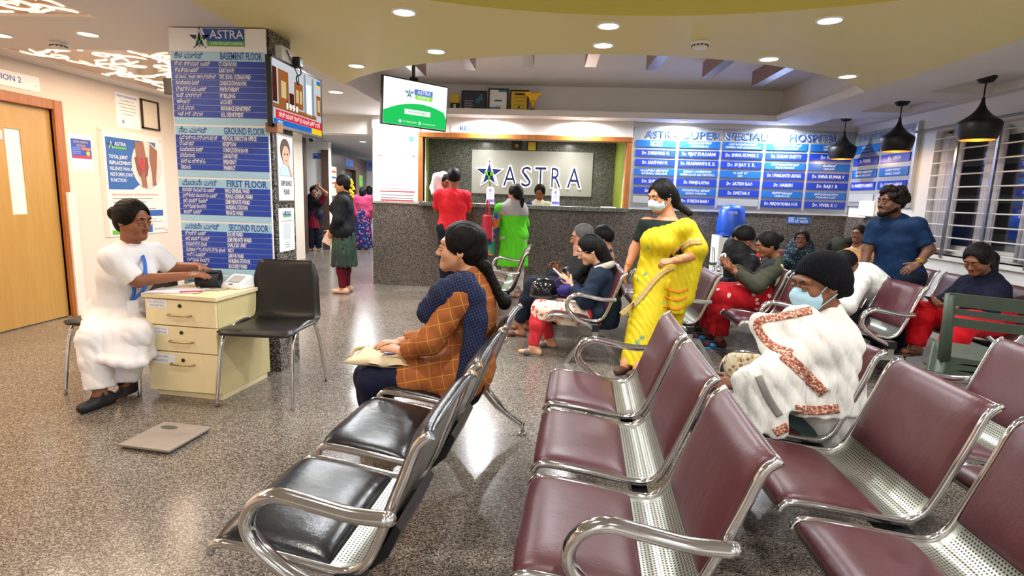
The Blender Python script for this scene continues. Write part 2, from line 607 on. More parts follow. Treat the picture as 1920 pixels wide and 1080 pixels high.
# neighbouring building face outside
M_OUT = mat('outside_wall', '#4a3d36', 0.8, var=0.2, vscale=1.5)
M_OUTB = mat('outside_band', '#8d8984', 0.8)
ow = tag(box('wall_outside', (5.6, 0.5, -0.5), (5.75, 12.5, 4.0), M_OUT), kind='structure')
for zb in (0.95, 1.42, 1.9, 2.4):
    box('ledge', (5.54, 0.5, zb), (5.6, 12.5, zb+0.1), M_OUTB, ow)
bb = box('blue_crate', (4.9, 7.2, 0.9), (5.3, 8.1, 1.15), mat('blue_tarp', '#1c4fae', 0.6), None, 0.02)
tag(bb, 'blue box outside the barred window', 'box')
tag(box('sill_outside', (4.3, 5.0, 0.7), (5.6, 12.5, 0.9), M_OUTB), 'concrete ledge outside the window', kind='structure')

# corridor beyond the header
M_BROWN = mat('brown_laminate', '#4a382f', 0.35, var=0.12)
wall('wall_corridor_end', (-6.4, 12.3, 0), (-4.87, 12.45, 2.6), M_WHITE)
wall('wall_corridor_left', (-5.5, 11.35, 0), (-5.02, 11.5, 2.6), M_BROWN)
wall('wall_corridor_far', (-6.4, 17.2, 0), (-2.3, 17.3, 2.6), M_WHITE)
wall('wall_corridor_right', (-2.49, 9.35, 0), (-2.35, 17.2, 2.6), M_WHITE)
tag(box('ceiling', (-6.5, YB+0.25, 2.36), (-2.3, 17.3, 2.42), mat('corridor_ceiling', '#b5b3b1', 0.6)), 'flat grey corridor ceiling', kind='structure')
# lift surround running away from the white end wall
P0, P1 = Vector((-4.87, 12.28, 0)), Vector((-5.30, 16.2, 0))
d = (P1 - P0); L = d.length
lift = thing('wall_lift', 'dark brown lift surround wall in the corridor', None, P0, math.atan2(d.y, d.x), kind='structure')
bm = bmesh.new()
add_box(bm, (0, 0, 0), (1.1, 0.15, 2.19)); add_box(bm, (2.6, 0, 0), (L, 0.15, 2.19)); add_box(bm, (1.1, 0, 1.86), (2.6, 0.15, 2.19))
bm_obj('wall_panel', bm, M_BROWN, lift)
box('lift_door', (1.1, 0.1, 0), (1.85, 0.13, 1.86), M_STEEL, lift)
box('lift_door', (1.85, 0.1, 0), (2.6, 0.13, 1.86), mat('lift_dark', '#2b2320', 0.4), lift)

# ------------------------------------------------------------------ door in the left wall
door = thing('door_1', 'light oak veneer consultation room door with narrow glass slit', None, (XL, 0, 0), kind='structure')
bm = bmesh.new()
add_box(bm, (-0.08, DY1-0.0, 0), (0.03, DY1+0.10, 2.075), 0, 0.006); add_box(bm, (-0.08, DY0-0.1, 0), (0.03, DY0, 2.075), 0, 0.006); add_box(bm, (-0.08, DY0, 1.985), (0.03, DY1, 2.075), 0, 0.006)
bm_obj('door_frame', bm, M_TEAK, door)
bm = bmesh.new()
GY0, GY1, GZ0, GZ1 = 4.69, 4.84, 1.02, 1.765
for (y0, y1, z0, z1) in ((DY0, GY0, .01, 1.985), (GY1, DY1, .01, 1.985), (GY0, GY1, .01, GZ0), (GY0, GY1, GZ1, 1.985)):
    add_box(bm, (-0.06, y0, z0), (-0.02, y1, z1))
leaf = bm_obj('door_leaf', bm, M_OAK, door)
box('glass_slit', (-0.05, GY0, GZ0), (-0.028, GY1, GZ1), mat('frosted_glass', '#dfe6e2', 0.25), leaf)
box('door_plate', (-0.025, 4.54, 1.66), (-0.012, 4.665, 1.74), M_STEEL, leaf)
st = box('plank', (XL+0.002, 5.20, 0.0), (XL+0.05, 5.30, 1.22), mat('white_board', '#e8ddd3', 0.4), None, 0.003)
tag(st, 'white plank leaning upright against the oak door frame', 'plank')

# column clad in dark granite, between directory sign and corridor
col_o = box('column', (-2.56, 3.82, 0), (-1.90, 4.13, ZC), M_GRAND)
tag(col_o, 'square column clad in dark speckled granite', kind='structure')

# ------------------------------------------------------------------ reception counter
ctr = thing('reception_counter', 'long brown granite reception counter with polished ledge', 'counter', (0, 0, 0))
box('counter_front', (-2.49, 7.868, 0), (1.088, 7.99, 1.165), M_GRAN, ctr)
box('counter_top', (OX0+.002, 7.862, 1.166), (OX1-.006, 8.35, 1.205), M_GRANG, ctr, 0.003)
box('counter_ledge', (-1.80, 7.76, 1.150), (1.08, 7.862, 1.205), M_GRANG, ctr, 0.004)
fr = thing('opening_frame', 'orange brown teak frame around the reception window', 'frame', (0, 0, 0))
box('frame_post', (-1.835, 7.835, 1.205), (OX0, 7.98, 2.145), M_TEAK, fr, 0.004)
box('frame_post', (OX1-0.005, 7.835, 1.205), (1.085, 7.98, 2.145), M_TEAK, fr, 0.004)
box('frame_head', (-1.835, 7.83, 2.085), (1.085, 7.98, 2.15), M_TEAK, fr, 0.004)

# ------------------------------------------------------------------ downlights
def area(name, loc, power, color, size=0.14, rot=(0, 0, 0), parent=None, spread=180, shape='DISK', sy=None):
    li = bpy.data.lights.new(name, 'AREA')
    li.energy = power
    li.color = color
    li.shape = shape
    li.size = size
    if sy: li.size_y = sy
    li.spread = math.radians(spread)
    o = bpy.data.objects.new(name, li)
    link(o, parent)
    o.location = loc
    o.rotation_euler = rot
    return o
M_RING = mat('downlight_ring', '#f2f0ea', 0.4)
L_COOL = emit('led_lens_cool', (0.95, 0.98, 1.0), 9.0)
L_WARM = emit('led_lens_warm', (1.0, 0.80, 0.55), 7.0)
def downlight(x, y, label, power=14, color=COOL, z=ZC, lens=None, r=0.072, spread=170):
    t = thing('downlight', label, 'ceiling light', (x, y, z), group='recessed ceiling downlights')
    lathe('trim_ring', [(r*0.82, -0.002), (r*0.86, -0.008), (r, -0.008), (r*1.06, 0.0)], M_RING, t, 28, cap=False)
    lathe('lens', [(0.002, -0.004), (r*0.84, -0.004)], lens or L_COOL, t, 28, cap=False)
    area('downlight_lamp', (0, 0, -0.014), power, color, r*1.7, (0, 0, 0), t, spread)
    return t
PW = 15
for x, y, lab in ((-0.89, 3.43, 'downlight in yellow ceiling nearest the top edge, left of centre'),
                  (-0.88, 4.32, 'downlight in yellow ceiling above the hanging television'),
                  (-1.66, 4.84, 'small downlight at the left tip of the yellow ceiling'),
                  (0.315, 3.64, 'upper of the two close downlights in mid yellow ceiling'),
                  (0.324, 4.08, 'lower of the two close downlights in mid yellow ceiling'),
                  (1.54, 3.48, 'large downlight in yellow ceiling near the top right'),
                  (1.544, 4.38, 'downlight in yellow ceiling right of the smoke detector'),
                  (2.36, 4.90, 'downlight at the right tip of the yellow ceiling')):
    downlight(x, y, lab, PW)
downlight(-2.32, 6.10, 'bright downlight in white ceiling left of the hanging television', 22, COOL, r=0.085)
downlight(-3.31, 4.00, 'warm oval downlight between the two glowing scroll panels', 16, WARM, lens=L_WARM)
downlight(-4.03, 4.06, 'warm downlight at the left edge of the photo', 10, WARM, lens=L_WARM)
for x, lab in ((-2.15, 'wall washing downlight above the white notice board'), (-0.86, 'wall washing downlight above the reception sign'), (0.41, 'wall washing downlight over the middle of the reception window'),
               (1.70, 'wall washing downlight over the left of the blue name board'), (2.98, 'wall washing downlight over the right of the blue name board')):
    downlight(x, 7.72 if x > -2 else 7.62, lab, 34, COOL, r=0.06)
# the hall goes on behind the photographer with the same lamps
for x, y in ((-0.9, -2.6), (0.32, -2.8), (1.54, -2.6), (2.4, -3.6), (-1.6, -3.6), (-3.3, 0.4), (-3.3, -1.6), (3.3, 3.0), (3.3, 0.8), (3.3, -1.5)):
    wm = x < -3
    downlight(x, y, 'recessed downlight in the hall ceiling behind the viewer', 20 if not wm else 14, WARM if wm else COOL, lens=L_WARM if wm else None)
for x, y in ((-0.7, 1.6), (1.5, 1.6), (0.4, 0.2), (-0.7, -1.0), (1.5, -1.0)):
    downlight(x, y, 'downlight inside the round ceiling recess overhead', 18, NEUTRAL, ZC+0.15)
# corridor and reception room lamps
for x, y in ((-3.4, 9.6), (-4.0, 12.0), (-4.2, 15.0)):
    downlight(x, y, 'small corridor downlight beyond the header', 60, COOL, 2.36, r=0.08)
for x in (-1.1, 0.3):
    downlight(x, 8.7, 'downlight inside the reception room', 9, NEUTRAL, 2.22, r=0.06)

# ------------------------------------------------------------------ backlit scroll panels in the warm ceiling
M_PANEL = mat('panel_laminate', '#c9a794', 0.22)
L_SCROLL = emit('scroll_glow', (1.0, 0.76, 0.48), 4.0)
L_EDGE = emit('edge_glow', (1.0, 0.60, 0.28), 1.6)
def scroll(cx, cy, r, a0, turns, sgn, tail):
    """flat spiral with an elongated tail"""
    pts = []
    n = 34
    for i in range(n + 1):
        t = i / n
        a = a0 + sgn * t * turns * 2 * math.pi
        rr = r * (0.18 + 0.82 * t)
        pts.append(Vector((cx + rr * math.cos(a), cy + rr * math.sin(a), 0)))
    d = (pts[-1] - pts[-2]).normalized()
    nrm = Vector((-d.y, d.x, 0)) * sgn
    p = pts[-1]
    for i in range(1, 15):
        t = i / 14
        pts.append(p + d * (tail * t) - nrm * (tail * 0.45 * t * t))
    return pts
def ribbon(bm, pts, w, z):
    n = len(pts)
    vs = []
    for i, p in enumerate(pts):
        d = (pts[min(i+1, n-1)] - pts[max(i-1, 0)]).normalized()
        s = Vector((-d.y, d.x, 0)) * w * (0.25 + 0.75 * math.sin(math.pi * (0.04 + 0.94 * i / (n-1))) ** 0.6)
        vs.append((bm.verts.new((p.x + s.x, p.y + s.y, z)), bm.verts.new((p.x - s.x, p.y - s.y, z))))
    for i in range(n - 1):
        bm.faces.new((vs[i][0], vs[i+1][0], vs[i+1][1], vs[i][1]))
for pi, (x0, x1, y0, y1) in enumerate(PAN):
    t = thing('ceiling_panel', ('glowing scrollwork ceiling panel cut by the top left corner', 'glowing scrollwork ceiling panel behind the floor directory')[pi], 'ceiling panel', (x0, y0, ZC), group='backlit scroll panels')
    w, h = x1 - x0, y1 - y0
    box('panel_sheet', (0.02, 0.02, 0.012), (w-0.02, h-0.02, 0.02), M_PANEL, t)
    bm = bmesh.new()
    add_box(bm, (0.0, 0.0, 0.03), (w, 0.02, 0.045)); add_box(bm, (w-0.02, 0, 0.03), (w, h, 0.045)); add_box(bm, (0, h-0.02, 0.03), (w, h, 0.045)); add_box(bm, (0, 0, 0.03), (0.02, h, 0.045))
    bm_obj('edge_light', bm, L_EDGE, t)
    r2 = random.Random(11 + pi)
    cells = [(0.16, 0.12), (0.46, 0.10), (0.78, 0.14), (0.28, 0.30), (0.62, 0.28), (0.88, 0.36), (0.15, 0.46), (0.46, 0.48), (0.76, 0.54), (0.24, 0.66), (0.56, 0.70), (0.86, 0.74), (0.18, 0.86), (0.48, 0.90), (0.76, 0.92)]
    for (u, v) in cells:
        bm = bmesh.new()
        sg = r2.choice((-1, 1))
        s = r2.uniform(0.10, 0.16)
        cxx, cyy = u * w, v * h
        a0 = r2.uniform(0, 6.28)
        def clampp(pp):
            return [Vector((min(max(q.x, 0.06), w-0.06), min(max(q.y, 0.06), h-0.06), 0)) for q in pp]
        ribbon(bm, clampp(scroll(cxx, cyy, s, a0, 1.2, sg, s * 2.6)), 0.017, 0.008)
        ribbon(bm, clampp(scroll(cxx + s * 1.2 * math.cos(a0), cyy + s * 1.2 * math.sin(a0), s * 0.45, a0 + 2, 0.9, -sg, s * 1.6)), 0.012, 0.008)
        for q in range(3):
            aa = a0 + q * 2.1
            px, py = cxx + s * 1.5 * math.cos(aa), cyy + s * 1.5 * math.sin(aa)
            ribbon(bm, clampp([Vector((px + 0.16 * i / 8 * math.cos(aa + 0.08 * i), py + 0.16 * i / 8 * math.sin(aa + 0.08 * i), 0)) for i in range(9)]), 0.013, 0.008)
        bm_obj('scroll', bm, L_SCROLL, t)
    area('panel_lamp', (w/2, h/2, -0.01), 34, WARM, w*0.8, (0, 0, 0), t, 180, 'RECTANGLE', h*0.8)

# ------------------------------------------------------------------ pendants
M_PEND = mat('pendant_black', '#141311', 0.45, 0.2)
M_PENDIN = mat('pendant_gold_inside', '#c88a3a', 0.35, 0.5)
L_BULB = emit('pendant_bulb', (1.0, 0.62, 0.25), 14.0)
for (x, y, lab) in ((3.64, 5.2, 'large black bell pendant lamp nearest the barred window'), (3.672, 6.4, 'middle one of three black bell pendant lamps'), (3.705, 7.6, 'farthest and smallest black bell pendant lamp in front of the name board')):
    t = thing('pendant_lamp', lab, 'pendant lamp', (x, y, ZC+0.08), group='black bell pendants')
    lathe('ceiling_rose', [(0.012, -0.055), (0.05, -0.045), (0.072, -0.012), (0.072, 0.0)], M_PEND, t, 24)
    tube('cord', [(0, 0, -0.05), (0, 0, -0.2)], 0.006, M_PEND, t, 8)
    pr = [(0.012, -0.17), (0.016, -0.21), (0.026, -0.24), (0.045, -0.275), (0.075, -0.31), (0.115, -0.342), (0.152, -0.366), (0.160, -0.385), (0.157, -0.43), (0.146, -0.48), (0.130, -0.52)]
    bm = bmesh.new()
    add_lathe(bm, pr, 32, mi=0, cap=False)
    add_lathe(bm, [(r-0.004, z) for r, z in pr[3:]], 32, mi=1, cap=False)
    bm_obj('shade', bm, [M_PEND, M_PENDIN], t)
    lathe('bulb', [(0.004, -0.50), (0.04, -0.485), (0.05, -0.45), (0.03, -0.40), (0.015, -0.37)], L_BULB, t, 16)
    li = bpy.data.lights.new('pendant_light', 'POINT'); li.energy = 2.5; li.color = (1.0, 0.66, 0.34); li.shadow_soft_size = 0.05
    o = bpy.data.objects.new('pendant_light', li); link(o, t); o.location = (0, 0, -0.525)

# smoke detectors
def smoke(x, y, lab):
    t = thing('smoke_detector', lab, 'smoke detector', (x, y, ZC), group='ceiling smoke detectors')
    lathe('base', [(0.058, 0.0), (0.060, -0.012), (0.056, -0.022)], M_WPLASTIC, t, 24)
    lathe('sensor_head', [(0.05, -0.022), (0.048, -0.036), (0.03, -0.046), (0.006, -0.048)], M_WPLASTIC, t, 24)
    bm = bmesh.new()
    for k in range(12):
        a = 2*math.pi*k/12
        c = Vector((0.049*math.cos(a), 0.049*math.sin(a), -0.029))
        add_box(bm, c - Vector((.006, .006, .004)), c + Vector((.006, .006, .004)))
    bm_obj('vents', bm, M_BLACK, t)
smoke(0.946, 3.96, 'white smoke detector on the yellow ceiling')
smoke(-3.76, 4.25, 'white smoke detector on the warm white ceiling at left')

# ------------------------------------------------------------------ signage materials
B_DARK = mat('sign_blue', '#2b4ab4', 0.35, spec=0.4)
B_LIGHT = mat('sign_light_blue', '#a9d4ee', 0.35)
B_WHITE = mat('sign_white', '#efeff2', 0.35)
B_TXT = mat('sign_text_blue', '#2a56a8', 0.4)
B_NAVY = mat('sign_navy', '#1b2a6e', 0.35)
B_GREEN = mat('sign_green', '#5fae3c', 0.4)
B_RED = mat('sign_red', '#d03038', 0.4)
B_GREY = mat('sign_grey', '#8f939a', 0.5)
B_YEL = mat('sign_yellow', '#d7b52c', 0.45)
B_ORANGE = mat('sign_orange', '#dc7648', 0.45)
B_BLACK = mat('sign_black', '#17171a', 0.4)
B_TEAL = mat('sign_teal', '#2c8b9c', 0.4)
def plate(name, parent, x0, x1, z0, z1, m, y=0.0, t=0.002, bevel=0.0):
    return box(name, (x0, y - t, z0), (x1, y, z1), m, parent, bevel)
def flat_poly(name, parent, pts, m, y, t=0.0015):
    bm = bmesh.new()
    add_poly(bm, [(p[0], y, p[1]) for p in pts], t, (0, -1, 0))
    return bm_obj(name, bm, m, parent)
def ell(cx, cz, rx, rz, n=28, a0=0, a1=2*math.pi):
    return [(cx + rx*math.cos(a0+(a1-a0)*i/n), cz + rz*math.sin(a0+(a1-a0)*i/n)) for i in range(n if a1-a0 > 6.28 else n+1)]
def star_pts(cx, cz, r, inner=0.40):
    return [(cx + (r if i % 2 == 0 else r*inner) * math.sin(math.pi*i/5), cz + (r if i % 2 == 0 else r*inner) * math.cos(math.pi*i/5)) for i in range(10)]
def bar_pts(a, b, w0, w1=None):
    a, b = Vector(a), Vector(b)
    d = (b-a).normalized(); n = Vector((-d.y, d.x)); w1 = w1 or w0
    return [tuple(a+n*w0), tuple(b+n*w1), tuple(b-n*w1), tuple(a-n*w0)]
def star_logo(parent, cx, cz, r, y, blue=None, white=None, green=None, t=0.0015):
    s = flat_poly('star_emblem', parent, star_pts(cx, cz, r), blue or B_NAVY, y, t)
    y2 = y - t
    bm = bmesh.new()
    for pts in (bar_pts((cx, cz+r*0.80), (cx-r*0.50, cz-r*0.66), r*0.03, r*0.07), bar_pts((cx, cz+r*0.80), (cx+r*0.50, cz-r*0.66), r*0.03, r*0.07), bar_pts((cx-r*0.24, cz-r*0.02), (cx+r*0.24, cz-r*0.02), r*0.045)):
        add_poly(bm, [(p[0], y2, p[1]) for p in pts], t, (0, -1, 0))
    bm_obj('star_stroke', bm, white or B_WHITE, s)
    bm = bmesh.new()
    for pts in (bar_pts((cx, cz+r*0.14), (cx, cz-r*0.72), r*0.09, r*0.03), [(cx-r*.36, cz+r*.12), (cx+r*.36, cz+r*.12), (cx+r*.16, cz-r*.16), (cx-r*.16, cz-r*.16)]):
        add_poly(bm, [(p[0], y2-t*1.2, p[1]) for p in pts], t, (0, -1, 0))
    bm_obj('star_figure', bm, green or B_GREEN, s)
    return s
def astra_logo(parent, x0, z0, w, y, sub='SUPER-SPECIALITY HOSPITAL'):
    """star, blue name plate and green strip, as on the directory header; w = full width"""
    h = w * 0.36
    star_logo(parent, x0 + h*0.52, z0 + h*0.48, h*0.55, y)
    px0 = x0 + h*0.80
    p = flat_poly('name_plate', parent, [(px0-h*.12, z0+h*0.95), (x0+w, z0+h*0.95), (x0+w, z0+h*0.38), (px0+h*.10, z0+h*0.38)], B_TXT, y)
    q = flat_poly('green_strip', parent, [(px0+h*.05, z0+h*0.38), (x0+w, z0+h*0.38), (x0+w, z0+h*0.14), (px0+h*.12, z0+h*0.14)], B_GREEN, y)
    text(p, 'ASTRA', (px0+h*.2 + x0+w)/2, z0+h*0.665, h*0.56, B_WHITE, y-0.0035, 0.005, width=(x0+w-px0)*0.86)
    if sub:
        text(q, sub, (px0+h*.2 + x0+w)/2, z0+h*0.26, h*0.17, B_WHITE, y-0.0035, 0.01, width=(x0+w-px0)*0.82)

# ------------------------------------------------------------------ floor directory on the column
SY = 3.80
dirs = thing('floor_directory', 'tall blue and white bilingual floor directory on the granite column', 'sign', (-2.24, SY, 0))
plate('backing_panel', dirs, -0.332, 0.332, 0.42, 2.352, B_WHITE, 0.0, 0.012)
yF = -0.0125
astra_logo(dirs, -0.19, (-2.232, 3.790, 2.219)[2], 0.38, yF)
FLOORS = [
 ('ಕೆಳ ಮಹಡಿ', 'BASEMENT FLOOR', 97, 114, 216, 228, [('ಸಿ.ಟಿ. ಸ್ಕ್ಯಾನ್ ಕೊಠಡಿ','CT SCAN ROOM'),('ಕ್ಷ-ಕಿರಣ ಕೊಠಡಿ','X-RAY ROOM'),('ಟಿ.ಎಂ.ಟಿ., ಇಕೋ, ಅಲ್ಟ್ರಾಸೌಂಡ್','TMT, ECHO, ULTRASOUND'),('ಸಮಾಲೋಚನಾ ಕೊಠಡಿ','CONSULTATION ROOMS'),('ಭೌತಚಿಕಿತ್ಸೆಯ ಕೊಠಡಿ','PHYSIOTHERAPY'),('ಐ.ಪಿ. ಬಿಲ್ಲಿಂಗ್','IP BILLING'),('ಅಕೌಂಟ್ಸ್','ACCOUNTS'),('ವಿಮೆ ವಿಭಾಗ','INSURANCE DEPARTMENT'),('ಹೆಚ್.ಆರ್. ವಿಭಾಗ','H.R. DEPARTMENT')]),
 ('ನೆಲ ಮಹಡಿ', 'GROUND FLOOR', 232, 248, 314, 326, [('ವೈದ್ಯಕೀಯ ನಿರ್ದೇಶಕ ಕಛೇರಿ','MEDICAL DIRECTOR OFFICE'),('ರಿಸೆಪ್ಷನ್','RECEPTION'),('ಸಮಾಲೋಚನಾ ಕೊಠಡಿ','CONSULTATION ROOM'),('ಪ್ರಯೋಗಾಲಯ','LABORATORY'),('ತುರ್ತು ಚಿಕಿತ್ಸೆ','EMERGENCY'),('ಔಷಧಾಲಯ','PHARMACY')]),
 ('ಮೊದಲನೇ ಮಹಡಿ', 'FIRST FLOOR', 330, 346, 399, 410, [('ಪುರುಷರ ಸಾಮಾನ್ಯ ಕೊಠಡಿ','MALE GENERAL WARD'),('ಮಹಿಳೆಯರ ಸಾಮಾನ್ಯ ಕೊಠಡಿ','FEMALE GENERAL WARD'),('ಅರೆ ಖಾಸಗಿ ಕೊಠಡಿ','SEMI PRIVATE WARD'),('ಶುಶ್ರೂಷ ಕೇಂದ್ರ','NURSING STATION'),('ಖಾಸಗಿ ಕೊಠಡಿ','PRIVATE WARD')]),
 ('ಎರಡನೇ ಮಹಡಿ', 'SECOND FLOOR', 414, 430, 503, 514, [('ಡೀಲಕ್ಸ್ ಕೊಠಡಿ','DELUXE WARD'),('ಅರೆ ಖಾಸಗಿ ಕೊಠಡಿ','SEMI PRIVATE WARD'),('ಡಯಾಲಿಸಿಸ್ ಘಟಕ','DIALYSIS UNIT'),('ನವಜಾತ ಶಿಶು ತೀವ್ರ ನಿಗಾ ಘಟಕ','NICU'),('ಹೆರಿಗೆ ಕೊಠಡಿ','LABOUR WARD'),('ಶುಶ್ರೂಷ ಕೇಂದ್ರ','NURSING STATION'),('ಚೇತರಿಕೆ ಕೊಠಡಿ','RECOVERY WARD')]),
 ('ಮೂರನೇ ಮಹಡಿ', 'THIRD FLOOR', 518, 534, 590, 592, []),
]
ZA, ZB = (-2.233, 3.790, 2.205)[2], (-2.315, 3.790, 0.709)[2]
def zy(py): return ZA + (ZB - ZA) * (py - 97) / (514 - 97)
for kn, en, h0, h1, h2, h3, rows in FLOORS:
    hb = plate('floor_header', dirs, -0.325, 0.325, zy(h1), zy(h0), B_LIGHT, yF, 0.002)
    zc = (zy(h0) + zy(h1)) / 2
    text(hb, kn, -0.30, zc, 0.050, B_TXT, yF-0.003, 0.012, 'LEFT', width=0.20 if len(kn) < 9 else 0.25)
    text(hb, en, 0.16, zc, 0.064, B_TXT, yF-0.003, 0.022, width=0.285)
    plate('floor_footer', dirs, -0.325, 0.325, zy(h3), zy(h2), B_LIGHT, yF, 0.002)
    n = len(rows)
    for i, (k2, e2) in enumerate(rows):
        a = h1 + (h2 - h1) * i / n
        b = h1 + (h2 - h1) * (i + 1) / n
        st = plate('row_strip', dirs, -0.325, 0.325, zy(b) + 0.003, zy(a), B_DARK, yF, 0.003)
        zc = (zy(a) + zy(b)) / 2 + 0.001
        text(st, k2, -0.30, zc, 0.036, B_WHITE, yF-0.004, 0.012, 'LEFT', width=min(0.285, 0.0118 * len(k2)), res=1)
        text(st, e2, 0.005, zc, 0.040, B_WHITE, yF-0.004, 0.030, 'LEFT', width=min(0.25, 0.0104 * len(e2)), res=1)

# ------------------------------------------------------------------ things on the column's right face
XF = -1.90
tv = thing('television', 'wall television with news picture on the right face of the column', 'television', (-1.835, 4.10, 1.95), math.pi/2)
W2, H2 = 0.41, 0.225
box('tv_body', (-W2, 0.0, -H2), (W2, 0.035, H2), M_BLACK, tv, 0.006)
bz = bmesh.new()
for lo, hi in (((-W2, -.006, -H2), (W2, 0, -H2+.018)), ((-W2, -.006, H2-.014), (W2, 0, H2)), ((-W2, -.006, -H2), (-W2+.012, 0, H2)), ((W2-.012, -.006, -H2), (W2, 0, H2))):
    add_box(bz, lo, hi)
bm_obj('bezel', bz, mat('tv_bezel', '#2a2a2c', 0.25), tv)
def scr(name, c, s=0.9): return emit(name, c, s)
scn = plate('screen', tv, -W2+.012, W2-.012, -H2+.018, H2-.014, scr('screen_wall', '#cfd3d8', 0.75), 0.0, 0.001)
S_BR, S_DB, S_RD, S_BL, S_YL, S_WH, S_CR = scr('screen_brown', '#a8653a', .7), scr('screen_dark', '#5a2c1c', .6), scr('screen_red', '#d8323c', .85), scr('screen_blue', '#2d6fc8', .8), scr('screen_yellow', '#f0c818', .9), scr('screen_white', '#f4f4f4', .9), scr('screen_cream', '#d9c48a', .75)
S_GR = scr('screen_greyblue', '#8fa3b4', .7)
def sp(x0, x1, z0, z1, m, y=-0.0015): return plate('screen_shape', scn, x0, x1, z0, z1, m, y, 0.0008)
sp(-.398, -.33, -.06, .16, S_DB); sp(-.31, -.16, -.07, .16, S_BR); sp(-.27, -.20, -.02, .09, S_CR, -.0025); sp(-.15, -.08, -.05, .03, S_DB)
sp(-.07, .07, -.06, .12, S_BR); sp(-.045, -.005, -.02, .07, S_CR, -.0025); sp(.015, .05, -.02, .07, S_CR, -.0025)
sp(.09, .12, -.08, .20, S_GR); sp(.23, .265, -.08, .20, S_GR); sp(.13, .22, -.08, .14, S_WH); sp(.31, .39, -.06, .09, S_BR); sp(.33, .37, -.03, .06, S_CR, -.0025)
sp(-.398, .30, -.10, -.07, S_BR)
for k in range(4): sp(-.20+.05*k, -.175+.05*k, -.085, -.045, S_WH, -.0025); sp(-.195+.05*k, -.18+.05*k, -.045, -.03, S_DB, -.0025)
sp(-.36, .398, -.165, -.108, S_RD); sp(-.398, .21, -.205, -.167, S_BL); sp(.21, .398, -.205, -.167, S_YL); sp(.32, .39, .17, .20, S_BL); sp(.33, .385, .15, .17, S_YL)
text(scn, 'ನಗದ್ ಇನಾಮ್ ಗಣತಿಯ ಸಂಬಳ ಬಡ್ತಿ ಏರಿಕೆ', 0.02, -.137, .045, S_WH, -.0035, .004, width=.68, res=1)
text(scn, 'NEWS', -.30, -.186, .026, S_WH, -.0035, .01, res=1)
box('wall_bracket', (-0.38, -0.02, -0.26), (-0.30, 0.062, -0.20), mat('bracket_brown', '#9a6a4c', 0.6), tv)
box('wall_mount', (-0.12, 0.035, -0.12), (0.12, 0.064, 0.12), M_BLACK, tv)
sb = thing('socket_box', 'white mains socket box above the column television', 'socket', (XF, 3.98, 2.22), math.pi/2)
box('box_body', (-0.09, -0.055, -0.05), (0.09, 0, 0.06), M_WPLASTIC, sb, 0.006)
box('switch', (0.0, -0.062, -0.01), (0.035, -0.055, 0.04), M_WPLASTIC, sb, 0.002)
pl = thing('mains_plug', 'black mains plug hanging by its cord from the socket box', 'plug', (XF, 4.06, 2.21), math.pi/2)
box('plug_body', (-0.03, -0.11, -0.04), (0.03, -0.056, 0.03), M_BLACK, pl, 0.008)
tube('cord', spline([(0.0, -0.10, -0.04), (0.01, -0.10, -0.08), (-0.03, -0.085, -0.11), (0.02, -0.07, -0.15)]), 0.005, M_BLACK, pl, 6)
tube('cord', spline([(-0.12, -0.06, 0.05), (-0.06, -0.07, -0.02), (0.0, -0.08, -0.09), (0.04, -0.07, -0.15)]), 0.004, M_BLACK, pl, 6)

ps = thing('silence_poster', 'framed KEEP SILENCE PLEASE poster with a child on the column', 'poster', (XF, 3.98, 1.463), math.pi/2)
plate('frame', ps, -0.125, 0.125, -0.235, 0.235, M_STEEL, 0.0, 0.008)
sh = plate('sheet', ps, -0.115, 0.115, -0.225, 0.225, mat('poster_pale', '#dfe3e4', 0.3), -0.008, 0.002)
flat_poly('print_hair', sh, ell(-0.005, 0.125, 0.075, 0.082), mat('print_brown', '#5b4436', .5), -0.0105)
flat_poly('print_face', sh, ell(0.0, 0.09, 0.056, 0.068), mat('print_skin', '#d9ad94', .5), -0.0125)
flat_poly('print_shirt', sh, [(-.10, -.05), (-.085, 0.0), (-.03, .035), (.03, .035), (.09, 0.0), (.105, -.05)], mat('print_shirt', '#b9ccd0', .5), -0.0115)
flat_poly('print_arm', sh, [(.02, .03), (.035, .045), (.09, -.03), (.10, -.05), (.07, -.05)], mat('print_skin', '#d9ad94'), -0.0145)
for sx in (-.022, .022): flat_poly('print_eye', sh, ell(sx, .10, .009, .006, 10), B_BLACK, -0.0145)
flat_poly('print_mouth', sh, ell(0, .055, .013, .005, 10), mat('print_lip', '#b0605c', .5), -0.0145)
text(sh, 'KEEP SILENCE', 0, -.105, .048, B_BLACK, -.0115, .016, width=.165)
text(sh, 'PLEASE', 0, -.165, .048, B_BLACK, -.0115, .016, width=.085)
pq = thing('payment_poster', 'white payment poster with blank code square below the silence poster', 'poster', (XF, 3.98, 1.028), math.pi/2)
sh = plate('sheet', pq, -0.118, 0.118, -0.155, 0.155, B_WHITE, 0.0, 0.004)
astra_logo(sh, -0.07, .085, .14, -.0042, None)
plate('text_line', sh, -.085, .085, .06, .066, B_GREY, -.004, .0008)
plate('code_square', sh, -.055, .055, -.07, .045, mat('blank_square', '#c9cbcf', .5), -.004, .001)
for k, w in enumerate((.05, .09, .06)): plate('text_line', sh, -w/2, w/2, -.095-.017*k, -.089-.017*k, B_GREY, -.004, .0008)

# dark display glimpsed behind the directory
dd = thing('token_display', 'small black token display with red digits behind the directory', 'display', (-3.05, 4.62, 2.06))
box('display_body', (-0.16, 0, 0), (0.16, 0.04, 0.13), M_BLACK, dd, 0.004)
text(dd, '88', -0.02, 0.065, 0.09, emit('led_red', '#a01818', .6), -.002)
tube('hanger', [(0, .02, .13), (0, .02, .30)], .008, M_BLACK, dd)

